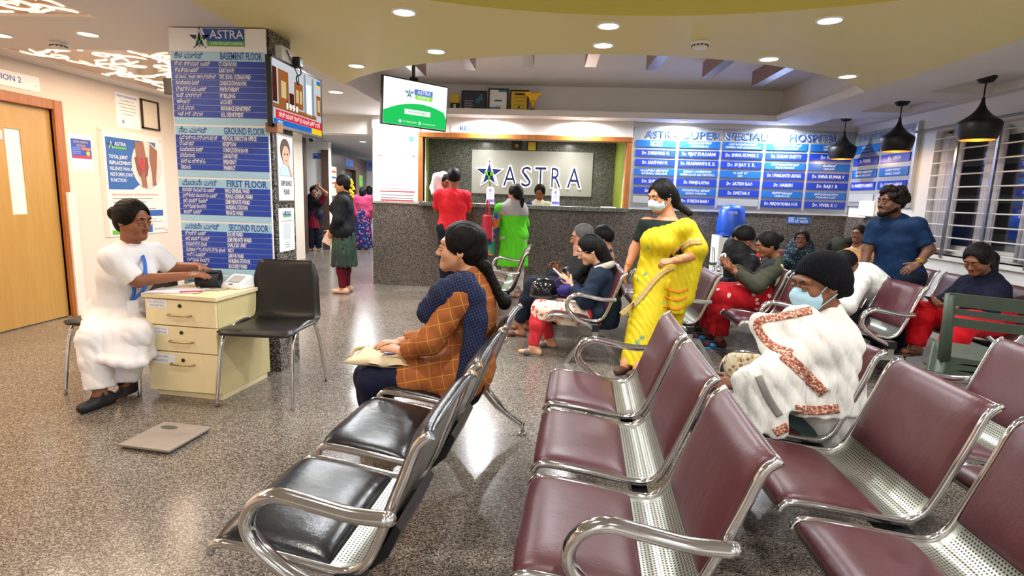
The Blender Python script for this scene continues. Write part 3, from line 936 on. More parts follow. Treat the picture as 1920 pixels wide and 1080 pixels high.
# ------------------------------------------------------------------ left wall notices
RZ = math.pi/2
def wall_sheet(name, label, cat, y0, y1, z0, z1, m, t=0.006, X=XL):
    o = thing(name, label, cat, (X, (y0+y1)/2, (z0+z1)/2), RZ)
    w, h = (y1-y0)/2, (z1-z0)/2
    s = plate('sheet', o, -w, w, -h, h, m, 0.0, t)
    return o, s, w, h
o, s, w, h = wall_sheet('room_sign', 'white CONSULTATION 2 sign above the oak door', 'sign', 4.10, 5.06, 2.12, 2.25, B_WHITE)
text(s, 'CONSULTATION 2', .30, .005, .068, B_DARK, -.0075, .014, 'RIGHT', width=.62)
lathe('screw', [(.001, 0), (.008, 0), (.008, .004)], M_CHROME, o, 10, (0.44, -.006, -.02))
o, s, w, h = wall_sheet('notice', 'small blue notice with red band beside the oak door', 'notice', 5.33, 5.60, 1.44, 1.79, B_WHITE, .002)
b2 = plate('print', s, -.12, .125, -.06, .13, B_DARK, -.002, .001)
text(b2, 'ASTRA HOSPITAL', 0, .10, .030, B_YEL, -.0045, .01, width=.18); text(b2, 'NOTICE', 0, .065, .03, B_YEL, -.0045, .01)
plate('band', b2, .0, .115, .025, .05, B_ORANGE, -.0032, .001); plate('band', b2, -.11, .115, -.055, -.032, B_RED, -.0032, .001)
for k in range(4): plate('text_line', b2, -.11, -.01, .038-.018*k, .045-.018*k, mat('print_pale_blue', '#8ea3e0', .5), -.0032, .0008)
flat_poly('badge', b2, ell(.08, -.005, .025, .025, 16), B_YEL, -.0035)
# joint replacement poster
o, s, w, h = wall_sheet('poster', 'large joint replacement poster with knee picture behind the nurse', 'poster', 5.68, 6.67, .75, 1.885, mat('poster_backing', '#e6dfdc', .3), .008)
plate('margin', o, -w, -w+.06, -h, h, mat('acrylic_edge', '#d8c8bc', .15), -.008, .003)
blue = flat_poly('blue_field', s, [(-.40, .49), (.36, .49), (.36, .44), (.12, .30), (.10, .02), (-.05, -.06), (-.40, -.06)], mat('poster_blue', '#2f5ea8', .35), -.0085)
astra_logo(s, -.38, .36, .27, -.0105, None)
circ = flat_poly('photo_circle', s, ell(.20, .22, .245, .27, 40), mat('photo_cream', '#d8cdc4', .4), -.0105)
sk = mat('photo_skin', '#96604c', .5)
flat_poly('photo_leg', circ, [(.02, .47), (.16, .48), (.19, .30), (.17, .10), (.18, -.04), (.10, -.03), (.08, .1), (.03, .3)], sk, -.0125)
flat_poly('photo_leg', circ, [(.26, .47), (.38, .40), (.36, .22), (.33, .05), (.34, -.0), (.27, -.02), (.27, .12), (.24, .3)], sk, -.0125)
flat_poly('photo_hand', circ, [(.0, .30), (.05, .32), (.07, .20), (.10, .12), (.07, .08), (.03, .16)], mat('photo_skin2', '#7d4a3a', .5), -.0145)
flat_poly('photo_hand', circ, [(.21, .32), (.17, .30), (.165, .16), (.15, .08), (.19, .10), (.22, .2)], mat('photo_skin2', '#7d4a3a', .5), -.0145)
flat_poly('photo_pain', circ, ell(.12, .22, .04, .085, 20), mat('photo_red', '#b8323a', .5), -.0145)
for k, tx in enumerate(('TOTAL JOINT', 'REPLACEMENT', 'RELIEVES PAIN &', 'RESTORES JOINT', 'FUNCTION')):
    text(s, tx, -.37, .285-.062*k, .052, B_WHITE, -.0125, .016 if k < 2 else .004, 'LEFT', width=(.27, .31, .33, .34, .22)[k])
text(s, 'Signs and Symptoms of Osteoarthritis of Knee', -.37, -.115, .035, B_ORANGE, -.0095, .008, 'LEFT', width=.72)
for k, wd in enumerate((.62, .50, .40, .66)): plate('text_line', s, -.36, -.36+wd, -.165-.04*k, -.153-.04*k, B_GREY, -.008, .0008)
plate('heading_bar', s, -.37, .42, -.365, -.295, B_TEAL, -.008, .001); plate('heading_bar', s, .12, .42, -.365, -.295, B_TXT, -.009, .001)
for k, wd in enumerate((.5, .6, .45)): plate('text_line', s, -.2, -.2+wd, -.405-.03*k, -.396-.03*k, B_GREY, -.008, .0008)
plate('footer', s, -.40, .10, -.55, -.50, B_GREEN, -.008, .001); plate('footer', s, .10, .22, -.55, -.47, B_TXT, -.009, .001)
text(s, '1800 425 4242', .34, -.52, .03, B_GREY, -.0095, .008, width=.18)
for (a, b) in ((-.47, .54), (.45, .52), (.45, -.54)): lathe('standoff', [(.001, 0), (.011, 0), (.011, .006)], M_STEEL, o, 10, (a, -.012, b))
o, s, w, h = wall_sheet('certificate', 'pale printed sheet pinned high beside the empty frame', 'certificate', 5.97, 6.32, 1.93, 2.295, B_WHITE, .002)
text(s, 'Patient Awareness Desk', 0, .15, .034, B_DARK, -.003, .008, width=.29)
for k, wd in enumerate((.20, .26, .22, .25, .18)): plate('text_line', s, -wd/2, wd/2, .10-.035*k, .106-.035*k, B_GREY, -.002, .0008)
flat_poly('seal', s, ell(-.08, -.12, .02, .02, 16), B_GREY, -.0022)
o = thing('picture_frame', 'thin black frame holding a blank pale certificate', 'frame', (XL, 6.49, 2.12), RZ)
bm = bmesh.new()
for lo, hi in (((-.145, -.02, -.165), (.145, 0, -.147)), ((-.145, -.02, .147), (.145, 0, .165)), ((-.145, -.02, -.165), (-.127, 0, .165)), ((.127, -.02, -.165), (.145, 0, .165))): add_box(bm, lo, hi)
bm_obj('frame_border', bm, mat('dark_wood', '#2a1a14', .4), o)
plate('sheet', o, -.13, .13, -.15, .15, mat('certificate_paper', '#dccdbb', .4), -.004, .002)

# ------------------------------------------------------------------ hanging television over reception
pL, pR = Vector((-1.67, 5.6, 0)), Vector((-1.135, 6.2, 0))
ang = math.atan2(pR.y - pL.y, pR.x - pL.x)
mid = (pL + pR) / 2
t2 = thing('television', 'hanging television with green and white hospital slide above reception', 'television', (mid.x, mid.y, 2.215), ang)
W3, H3 = 0.40, 0.232
bm = bmesh.new(); add_box(bm, (-W3, 0, -H3), (W3, 0.04, H3), 0, .005)
body = bm_obj('tv_body', bm, M_BLACK, t2)
body.rotation_euler = (math.radians(4), 0, 0)
scn = plate('screen', body, -W3+.012, W3-.012, -H3+.014, H3-.012, scr('slide_white', '#fbfdff', 1.25), -0.0005, 0.001)
G1 = scr('slide_green', '#23c25c', .95)
pts = [(-W3+.013, -H3+.015), (W3-.013, -H3+.015), (W3-.013, -.10)] + [(W3-.013 - (2*W3-.026)*i/24, -.10 + .11*math.sin(math.pi*(0.12+.88*i/24))**.8 if i < 24 else -.09) for i in range(1, 25)]
flat_poly('slide_shape', scn, pts, G1, -.0018, .0005)
B1, B2 = scr('slide_blue', '#5b7fd0', .9), scr('slide_lime', '#9adf4a', .9)
star_logo(scn, -.09, .10, .065, -.002, B1, S_WH, B2, .0005)
plate('slide_name', scn, -.03, .20, .095, .15, B1, -.002, .0005); plate('slide_name', scn, -.02, .20, .05, .095, B2, -.002, .0005)
text(scn, 'ASTRA', .09, .122, .05, S_WH, -.003, .01, width=.17); text(scn, 'HOSPITAL', .09, .073, .036, S_WH, -.003, .01, width=.15)
plate('slide_button', scn, -.14, .18, -.105, -.055, S_WH, -.003, .0005)
text(scn, 'FOR APPOINTMENT', .02, -.08, .026, G1, -.004, .008, width=.24)
for a, tx in ((-.19, '+91 78964 26637'), (.05, 'www.astrahospital.in')):
    flat_poly('slide_icon', scn, ell(a, -.18, .016, .016, 16), S_WH, -.003, .0005)
    text(scn, tx, a+.03, -.18, .022, S_WH, -.003, .006, 'LEFT', width=.17)
tube('ceiling_pole', [(0, .05, H3-.1), (0, .05, 2.80-2.215)], .018, M_BLACK, t2)
box('mount_plate', (-.1, .02, -.1), (.1, .06, .1), M_BLACK, t2)
box('mount_bracket', (-.035, .02, .2), (.035, .07, .27), M_BLACK, t2)

# ------------------------------------------------------------------ reception signs
ns = thing('notice_board', 'tall white board of red and grey printed rules left of reception', 'notice', (-2.14, 7.87, 1.70))
s = plate('board', ns, -.335, .325, -.51, .50, mat('notice_white', '#f4f2f2', .3), 0, .015, .003)
plate('edge', ns, .275, .325, -.51, .44, M_WHITE, -.015, .004)
plate('red_rule', s, -.24, .24, .118, .126, B_RED, -.015, .001)
for sx in (-.24, .24): flat_poly('rule_end', s, ell(sx, .122, .012, .012, 12), B_RED, -.0165)
for k in range(9): plate('text_line', s, -.22+.02*(k % 3), .22-.03*((k*2) % 3), .02-.044*k, .032-.044*k, mat('print_lilac', '#a9a4bd', .5), -.015, .0008)
plate('red_line', s, -.24, .26, -.375, -.36, B_RED, -.015, .0008)
for k in range(2): plate('text_line', s, -.22, .24, -.425-.04*k, -.408-.04*k, B_GREY, -.015, .0008)
plate('red_bar', s, -.23, .24, -.50, -.48, B_RED, -.015, .001)
plate('info_icon', s, .17, .24, .32, .39, B_TXT, -.015, .001)
rs = thing('reception_sign', 'white strip lettered RECEPTION above the teak frame', 'sign', (-1.05, 7.87, 2.205))
s = plate('strip', rs, -.34, .40, -.045, .05, M_WHITE, 0, .006)
text(rs, 'RECEPTION', -.22, .005, .082, B_TXT, -.0075, .015, 'LEFT', width=.56)
# logo panel inside
lp = thing('logo_panel', 'pale panel with backlit star and ASTRA letters inside reception', 'sign', (-.30, 9.2, 1.69))
s = box('panel', (-.97, -.03, -.345), (.97, 0, .35), mat('logo_panel_silver', '#b9b9b3', .3, .15), lp, .004)
L_HALO = emit('halo_led', (1.0, .90, .72), 3.2)
bm = bmesh.new(); add_poly(bm, [(p[0], -.036, p[1]) for p in star_pts(-.68, -.02, .245, .42)], .006, (0, -1, 0)); bm_obj('star_halo', bm, L_HALO, s)
star_logo(s, -.68, -.02, .225, -.05, B_NAVY, B_WHITE, B_GREEN, .008)
for (tx, cx, wd) in (('A', -.345, .22), ('S', -.085, .16), ('T', .145, .18), ('R', .385, .155), ('A', .68, .22)):
    text(s, tx, cx, -.075, .46, L_HALO, -.042, .030, width=wd+.03, depth=.004, name='letter_halo')
    text(s, tx, cx, -.075, .46, B_NAVY, -.058, .0, width=wd, depth=.012, name='letter')
for (x, m1, lab) in ((-.55, B_BLACK, 'small dark plaque with round medal above the logo panel'), (-.31, B_YEL, 'small gold plaque above the logo panel')):
    pq = thing('plaque', lab, 'plaque', (x, 9.2, 2.10))
    plate('plaque_back', pq, -.085, .085, -.075, .10, mat('plaque_wood', '#2c1c12', .4), 0, .02)
    plate('plaque_face', pq, -.06, .06, -.05, .08, m1, -.02, .004)
    if m1 is B_BLACK: flat_poly('medal', pq, ell(0, .015, .03, .03, 16), mat('bronze', '#a8743c', .4, .6), -.024)
rc = thing('light_switch', 'white switch strip on the lime wall in reception', 'switch', (-1.979, 9.0, 1.55), RZ)
box('switch_body', (-.04, -.012, -.12), (.04, 0, .12), M_WPLASTIC, rc, .003)
box('rocker', (-.02, -.016, -.02), (.02, -.012, .03), M_WPLASTIC, rc, .001)

# counter cards
for (p, lab) in (((-0.825, 7.900, 1.235), 'white rounded card stand on the counter beneath the star'), ((0.085, 7.900, 1.227), 'white rounded card stand on the counter beside the receptionist')):
    c = thing('card_stand', lab, 'card stand', (p[0], 7.9, 1.205), group='card stands on reception counter')
    pts = [(-.055, .02), (.055, .02), (.055, .20), (.035, .235), (-.035, .235), (-.055, .20)]
    k = flat_poly('card', c, pts, mat('card_white', '#eceaf2', .35), 0, .004)
    plate('foot', c, -.06, .06, 0, .02, mat('clear_acrylic', '#cfd2d6', .15), .03, .06)
    plate('print_band', k, -.05, .05, .022, .06, mat('print_violet', '#6a58b0', .4), -.004, .001)
    flat_poly('print_ring', k, ell(0, .19, .022, .022, 16), mat('print_violet2', '#9a90d0', .4), -.0042)
    for q in range(3): plate('text_line', k, -.03, .03, .14-.022*q, .146-.022*q, mat('print_violet2'), -.004, .0008)
lt = box('leaflet', (.72, 7.8, 1.205), (.92, 7.98, 1.215), B_WHITE, None)
tag(lt, 'flat pale leaflets lying at the right end of the counter', 'leaflet')

# ------------------------------------------------------------------ doctor boards
M_SILV = mat('board_silver', '#9fa3a8', .3, .25)
M_SILVR = mat('board_rail', '#c9cbd0', .25, .4)
P_BLANK = mat('plate_blank', '#b4b6b9', .3, .2)
P_DEPT = mat('plate_dept_blue', '#1d62b4', .3)
P_NAME = mat('plate_name_blue', '#1c3cae', .3)
bd = thing('doctor_board', 'large silver board of blue doctor name plates right of reception', 'sign', (2.57, YB, 0))
box('board_panel', (-1.46, -.03, 1.215), (1.45, 0, 2.30), M_SILV, bd, .004)
box('board_edge', (-1.47, -.04, 1.195), (1.46, 0, 1.215), M_SILVR, bd)
for (tx, a, b) in (('ASTRA', -1.30, -.86), ('SUPER', -.80, -.33), ('SPECIALITY', -.25, .52), ('HOSPITAL', .58, 1.24)):
    text(bd, tx, (a+b)/2, 2.20, .135, B_WHITE, -.034, .026, width=b-a+.02, depth=.004, name='letter_outline')
    text(bd, tx, (a+b)/2, 2.20, .135, B_TXT, -.043, .004, width=b-a-.01, depth=.004, name='letter')
COLS = [
 [('D', 'ಹೃದ್ರೋಗ', 'MEDICINE'), ('N', 'Dr. SHRIDHAR G.'), ('N', 'Dr. SANTOSH M.'), ('D', 'ಇಂಟರ್ನಲ್ ಮೆಡಿಸಿನ್', 'INTERNAL MEDICINE'), ('N', 'Dr. SHILPA R.'), ('N', 'Dr. ANAND'), ('B',)],
 [('D', 'ಆರ್ಥೋಪೆಡಿಕ್ಸ್', 'ORTHOPAEDICS'), ('N', 'Dr. VIJAY KULKARNI'), ('N', 'Dr. PRASHANTH K. K.'), ('D', 'ಗೈನಕಾಲಜಿ & ಆಬ್‌ಸ್ಟೆಟ್ರಿಕ್ಸ್', 'GYNAECOLOGY AND OBSTETRICS'), ('N', 'Dr. MANJULATHA'), ('D', 'ಗ್ಯಾಸ್ಟ್ರೋ ಸರ್ಜನ್', 'GASTRO SURGEON'), ('N', 'Dr. SURESH BABU')],
 [('D', 'ಜನರಲ್ & ಲ್ಯಾಪರೋಸ್ಕೋಪಿಕ್', 'GENERAL AND LAPAROSCOPIC'), ('N', 'Dr. SHIVA KUMAR S.'), ('N', 'Dr. SUJAY S. R.'), ('D', 'ಇ ಎನ್ ಟಿ', 'ENT'), ('N', 'Dr. SATISH RAO'), ('N', 'Dr. SWETHA K'), ('B',)],
 [('D', 'ಪ್ಲಾಸ್ಟಿಕ್ ಸರ್ಜರಿ', 'PLASTIC SURGERY'), ('N', 'Dr. KARAN SHETTY'), ('D', 'ಪೀಡಿಯಾಟ್ರಿಷಿಯನ್', 'PEDIATRICIAN'), ('N', 'Dr. UMAKANTH ADIGA'), ('N', 'Dr. HARISH'), ('D', 'ಕಾರ್ಡಿಯಾಲಜಿ', 'CARDIOLOGY'), ('N', 'Dr. MADHUKARA H.M.')],
 [('D', 'ನೆಫ್ರಾಲಜಿ', 'NEPHROLOGY'), ('N', 'Dr. NITHIN'), ('D', 'ಯೂರಾಲಜಿ', 'UROLOGY'), ('N', 'Dr. SHIVA KUMAR V'), ('N', 'Dr. RAJU. R'), ('D', 'ಪಲ್ಮನಾಲಜಿಸ್ಟ್', 'PULMONOLOGIST'), ('N', 'Dr. VIVEK K U')],
]
def name_plate(parent, cx, zc, w, h, row, y):
    k = row[0]
    p = box('name_plate', (cx-w/2, y-.012, zc-h/2), (cx+w/2, y, zc+h/2), {'B': P_BLANK, 'D': P_DEPT, 'N': P_NAME}[k], parent, .002)
    if k == 'N':
        n = len(row[1])
        text(p, row[1], cx, zc, .062, B_WHITE, y-.0128, .014, width=min(w*.86, .0245*n), res=1)
    elif k == 'D':
        text(p, row[1], cx, zc+h*.20, .040, B_WHITE, y-.0128, .006, width=min(w*.7, .024*len(row[1])), res=1)
        text(p, row[2], cx, zc-h*.24, .036, B_WHITE, y-.0128, .008, width=min(w*.86, .020*len(row[2])), res=1)
for c, rows in enumerate(COLS):
    cx = -1.155 + .575 * c
    box('board_rail', (cx+.272, -.036, 1.25), (cx+.303, -.03, 2.13), M_SILVR, bd)
    for r, row in enumerate(rows):
        name_plate(bd, cx, 2.082 - .1255 * r, .535, .092, row, -.03)
sbd = thing('doctor_board', 'small board of doctor name plates on the right wall before the window', 'sign', (XR, 7.25, 0), -math.pi/2)
box('board_panel', (-.66, -.03, 1.33), (.64, 0, 2.265), M_SILV, sbd, .004)
box('board_edge', (.62, -.05, 1.33), (.65, 0, 2.275), M_SILVR, sbd)
text(sbd, 'ASTRA SUPER SPECIALITY HOSPITAL', .58, 2.19, .10, B_TXT, -.032, .002, 'RIGHT', width=1.16)
SC = [[('D', 'ಡರ್ಮಟಾಲಜಿ', 'DERMATOLOGY'), ('N', 'Dr. PUSHPA'), ('D', 'ಮೆಡಿಕಲ್ ಆಂಕಾಲಜಿಸ್ಟ್', 'MEDICAL ONCOLOGIST'), ('N', 'Dr. MAHEESH P KAMATH'), ('B',)],
      [('D', 'ನ್ಯೂರೋ', 'NEURO'), ('N', 'Dr. GIRISH'), ('D', 'ಜನರಲ್ ಸರ್ಜರಿ', 'GENERAL SURGERY'), ('N', 'Dr. CHANDRASHEKAR'), ('B',)]]
for c, rows in enumerate(SC):
    for r, row in enumerate(rows):
        name_plate(sbd, -.34 + .62*c, 2.055 - .155*r, .56, .10, row, -.03)

# ------------------------------------------------------------------ awards on the tray ledge
def award(name, lab, cat, x, w, h, fm, sm, extra):
    o = thing(name, lab, cat, (x, 7.74, 2.435))
    o.rotation_euler = (math.radians(-6), 0, 0)
    box('frame', (-w/2, 0, 0), (w/2, .02, h), fm, o, .003)
    s = plate('face', o, -w/2+.022, w/2-.022, .022, h-.022, sm, 0, .002)
    extra(o, s, w, h)
def ex_dark(o, s, w, h):
    for k in range(4): plate('text_line', s, -w*.38, -w*.38+.12-.02*(k % 2), h*.5-.03*k, h*.5-.022-.03*k+.008, B_GREY, -.002, .0008)
    for k in range(3): plate('accent', s, .03+.03*k, .05+.03*k, h*.35+.02*k, h*.6+.03*k, B_TEAL, -.002, .0008)
def ex_white(o, s, w, h):
    plate('accent', s, -.05, .05, h*.42, h*.50, B_TEAL, -.002, .001); plate('accent', s, 0, w/2-.022, h-.05, h-.022, B_TEAL, -.002, .001); plate('accent', s, -w/2+.022, .03, .022, .05, B_TEAL, -.002, .001)
    for k in (-.02, .02): flat_poly('seal', s, ell(k, h*.2, .01, .01, 12), B_GREY, -.0022)
def ex_gold(o, s, w, h):
    plate('title', s, -.06, .07, h*.76, h*.84, B_BLACK, -.002, .001)
    for k in range(4): plate('text_line', s, -.07, .07, h*.64-.05*k, h*.64+.006-.05*k, mat('print_brown', '#5b4436'), -.002, .0008)
    flat_poly('seal', s, ell(.0, h*.2, .014, .014, 12), B_BLACK, -.0022)
DW = mat('award_wood', '#3a1a14', .35)
award('framed_award', 'dark framed award with blue picture on the ceiling ledge', 'award', -1.06, .34, .265, B_BLACK, mat('award_dark', '#2c3340', .3), ex_dark)
award('framed_certificate', 'brown framed white certificate on the ceiling ledge', 'award', -.735, .27, .30, DW, B_WHITE, ex_white)
award('framed_certificate', 'brown framed gold certificate on the ceiling ledge', 'award', -.455, .255, .285, DW, B_YEL, ex_gold)
o = thing('award_trophy', 'small gold topped square trophy beside the hanging television', 'trophy', (-1.315, 7.72, 2.435))
box('trophy_base', (-.06, 0, 0), (.06, .05, .09), B_BLACK, o, .004); box('trophy_plate', (-.058, 0, .09), (.058, .03, .20), B_YEL, o, .004); box('trophy_badge', (-.018, -.006, .02), (.018, 0, .075), M_STEEL, o)
o = thing('trophy_cup', 'golden winged trophy cup on the ceiling ledge', 'trophy', (-.27, 7.70, 2.435))
M_GOLD = mat('gold', '#d9a52c', .25, .8)
lathe('cup_base', [(.045, 0), (.045, .018), (.03, .03)], B_BLACK, o, 20)
lathe('cup_stem', [(.022, .03), (.012, .05), (.02, .09), (.026, .12), (.02, .14)], M_GOLD, o, 20)
bm = bmesh.new()
add_poly(bm, [(-.02, -.012, .10), (.02, -.012, .10), (.06, -.012, .18), (.125, -.012, .225), (.06, -.012, .245), (0, -.012, .232), (-.06, -.012, .25), (-.125, -.012, .225), (-.06, -.012, .18)], .024, (0, 1, 0))
bm_obj('cup_wings', bm, M_GOLD, o)

# ------------------------------------------------------------------ small signs
o = thing('waste_sign', 'blue DRY WASTE sign on the granite dado', 'sign', (3.40, YB-.03, 1.12))
s = plate('sheet', o, -.15, .15, -.05, .05, P_DEPT, 0, .004)
plate('pictogram', s, -.135, -.06, -.035, .04, mat('print_pale_blue', '#8ea3e0'), -.004, .001)
text(s, 'ಒಣ ತ್ಯಾಜ್ಯ', .04, .024, .035, B_WHITE, -.0055, .004, width=.13, res=1); text(s, 'DRY WASTE', .035, -.02, .05, B_WHITE, -.0055, .014, width=.17)
# corridor signs
o = thing('corridor_sign', 'blue hanging sign on the white corridor wall', 'sign', (-5.04, 12.3, 2.055))
s = plate('sheet', o, -.16, .16, -.055, .055, B_DARK, 0, .01); text(s, 'CONSULTATION', 0, .018, .04, B_WHITE, -.0115, .006, width=.27); text(s, 'ROOM 5', 0, -.025, .035, B_WHITE, -.0115, .006)
def lift_poster(name, lab, x0, x1, z0, z1, m, lines):
    o = thing(name, lab, 'notice', lift.matrix_basis @ Vector(((x0+x1)/2, 0, (z0+z1)/2)), lift.rotation_euler.z)
    w, h = (x1-x0)/2, (z1-z0)/2
    s = plate('sheet', o, -w, w, -h, h, m, 0, .006)
    for k in range(lines): plate('text_line', s, -w*.7, w*.7, h*.6-k*h*.4, h*.72-k*h*.4, B_TXT if k % 2 else B_RED, -.006, .001)
for args in (('notice', 'cream sheet at the near edge of the lift wall', .15, .65, 1.2, 1.85, mat('cream_sheet', '#d6d2b8', .5), 3),
             ('notice', 'blue sign over the lift door', 1.5, 2.3, 1.93, 2.12, B_TXT, 1),
             ('notice', 'green and red notice right of the lift', 3.0, 3.4, 1.45, 1.75, B_GREEN, 2), ('notice', 'white notice low right of the lift', 2.9, 3.6, .95, 1.35, B_WHITE, 3)):
    lift_poster(*args)
for (z0, z1, m1, lab) in ((1.82, 2.08, P_DEPT, 'blue poster on the brown corridor pier'), (1.50, 1.78, B_WHITE, 'white poster on the brown corridor pier'), (1.22, 1.48, B_GREEN, 'green and red poster on the brown corridor pier'), (.86, 1.18, B_TXT, 'lower blue poster on the brown corridor pier'), (.66, .80, B_RED, 'red box on the brown corridor pier')):
    o = thing('notice', lab, 'notice', (-5.13, 11.35, 0))
    w = .10 if m1 is not B_RED else .05
    s = plate('sheet', o, -w, w, z0, z1, m1, 0, .006)
    plate('print', s, -w*.7, w*.7, z0+(z1-z0)*.5, z0+(z1-z0)*.75, B_WHITE if m1 is not B_WHITE else B_RED, -.006, .001)
o = thing('camera_dome', 'small dark ceiling camera in the corridor', 'camera', (-4.95, 11.6, 2.36))
lathe('dome', [(.001, -.07), (.04, -.05), (.05, -.01), (.06, 0)], B_BLACK, o, 16)
box('bracket', (-.06, -.03, -.02), (.06, .03, 0), M_WPLASTIC, o)
o = thing('corridor_sign', 'pale blue sign on the far corridor end wall', 'sign', (-5.15, 17.2, 2.1))
s = plate('sheet', o, -.5, .5, -.16, .16, mat('print_pale_blue'), 0, .01); text(s, 'PHARMACY', 0, 0, .2, B_DARK, -.0115, .01, width=.8)

# ------------------------------------------------------------------ waiting benches
def leather(name, c, rough):
    g = NG(name, rough=rough, spec=0.5)
    n = g.noise(5.0, 4)
    w = g.noise(220.0, 2)
    base = hexc(c)
    g.color(g.mix(n, tuple(v*0.85 for v in base[:3]) + (1,), tuple(min(1, v*1.15) for v in base[:3]) + (1,)))
    cr = g.noise(7.0, 6, g.mapping(scale=(1, 2.2, 1)), 0.6)
    g.bump(g.math('ADD', g.math('MULTIPLY', w, 0.15), cr), 0.22, 0.012)
    g.l(g.math('ADD', g.math('MULTIPLY', n, 0.15), rough - 0.07), g.b.inputs['Roughness'])
    return g.m
M_MAROON = leather('maroon_leather', '#4f252a', 0.38)
M_BLKLEA = leather('black_leather', '#1a1b1d', 0.24)
def perf():
    g = NG('perforated_steel', rough=0.32, metal=0.75, coord='UV')
    mp = g.mapping(scale=(1/0.0105, 1/0.0105, 1))
    x, y, _ = g.xyz(mp)
    row = g.math('FLOOR', y)
    xs = g.math('ADD', x, g.math('MULTIPLY', g.math('MODULO', row, 2.0), 0.5))
    fx = g.math('SUBTRACT', g.math('FRACT', xs), 0.5)
    fy = g.math('SUBTRACT', g.math('FRACT', y), 0.5)
    d = g.math('SQRT', g.math('ADD', g.math('MULTIPLY', fx, fx), g.math('MULTIPLY', fy, fy)))
    hole = g.math('LESS_THAN', d, 0.30)
    u, v, _ = g.xyz()
    inside = g.math('LESS_THAN', g.math('ABSOLUTE', u), 0.215)
    hole = g.math('MULTIPLY', hole, inside)
    g.color(g.mix(hole, '#a9a99c', '#17170f'))
    g.l(g.math('MULTIPLY', g.math('SUBTRACT', 1.0, hole), 0.75), g.b.inputs['Metallic'])
    return g.m
M_PERF = perf()
PROF = [(v.x, v.z) for v in spline([(-.300, 0, .352), (-.290, 0, .374), (-.255, 0, .386), (-.12, 0, .372), (.02, 0, .352), (.09, 0, .350), (.135, 0, .376), (.165, 0, .43), (.205, 0, .53), (.245, 0, .635), (.262, 0, .685), (.280, 0, .722), (.310, 0, .745)], 5)]
SACC = [0.0]
for a, b in zip(PROF[:-1], PROF[1:]):
    SACC.append(SACC[-1] + math.hypot(b[0]-a[0], b[1]-a[1]))
def prof_at(s):
    i = max(0, min(len(SACC)-2, int(np.searchsorted(SACC, s)) - 1))
    t = (s - SACC[i]) / max(1e-6, SACC[i+1] - SACC[i])
    a, b = PROF[i], PROF[i+1]
    tx, tz = b[0]-a[0], b[1]-a[1]
    l = math.hypot(tx, tz)
    return a[0]+tx*t, a[1]+tz*t, -tz/l, tx/l     # point and normal (towards the sitter)
SW = 0.25
def shell_mesh():
    bm = bmesh.new()
    uv = bm.loops.layers.uv.new('UVMap')
    ys = [-SW + 2*SW*i/6 for i in range(7)]
    n = 40
    grid = []
    for i in range(n+1):
        s = SACC[-1]*i/n
        x, z, _, _ = prof_at(s)
        grid.append([(bm.verts.new((x, y, z)), y, s) for y in ys])
    for i in range(n):
        for j in range(6):
            q = (grid[i][j], grid[i][j+1], grid[i+1][j+1], grid[i+1][j])
            f = bm.faces.new([v[0] for v in q])
            f.smooth = True
            for lp, v in zip(f.loops, q):
                lp[uv].uv = (v[1], v[2])
    me = bpy.data.meshes.new('seat_shell'); bm.to_mesh(me); bm.free(); me.materials.append(M_PERF)
    return me
def pad_mesh(name, s0, s1, w, t, m):
    bm = bmesh.new()
    ni, nj = 18, 16
    g = []
    for i in range(ni+1):
        u = i/ni*2-1
        row = []
        for j in range(nj+1):
            v = j/nj*2-1
            uu = math.sin(u*math.pi/2); vv = math.sin(v*math.pi/2)
            s = (s0+s1)/2 + uu*(s1-s0)/2
            x, z, nx, nz = prof_at(s)
            h = t*max(0, (1-abs(uu)**5)*(1-abs(vv)**5))**0.5 + 0.002
            row.append(bm.verts.new((x+nx*h, vv*w, z+nz*h)))
        g.append(row)
    for i in range(ni):
        for j in range(nj):
            bm.faces.new((g[i][j], g[i][j+1], g[i+1][j+1], g[i+1][j])).smooth = True
    me = bpy.data.meshes.new(name); bm.to_mesh(me); bm.free(); me.materials.append(m)
    return me
def rail_mesh(y):
    bm = bmesh.new()
    pts = [(PROF[i][0], y, PROF[i][1]) for i in range(0, len(PROF), 2)]
    add_tube(bm, pts, 0.0135, 10, flat=((0, 1, 0), 0.75))
    me = bpy.data.meshes.new('side_rail'); bm.to_mesh(me); bm.free(); me.materials.append(M_CHROME)
    return me
def arm_mesh():
    bm = bmesh.new()
    pts = spline([(.215, 0, .535), (.12, 0, .535), (.0, 0, .555), (-.08, 0, .565), (-.14, 0, .535), (-.162, 0, .475), (-.135, 0, .42), (-.06, 0, .36), (.03, 0, .315), (.075, 0, .285)], 6)
    add_tube(bm, pts, 0.0185, 12, flat=((0, 1, 0), 1.25))
    bmesh.ops.create_uvsphere(bm, u_segments=12, v_segments=8, radius=0.019, matrix=Matrix.Translation((.215, 0, .535)))
    for f in bm.faces: f.smooth = True
    me = bpy.data.meshes.new('armrest'); bm.to_mesh(me); bm.free(); me.materials.append(M_CHROME)
    return me
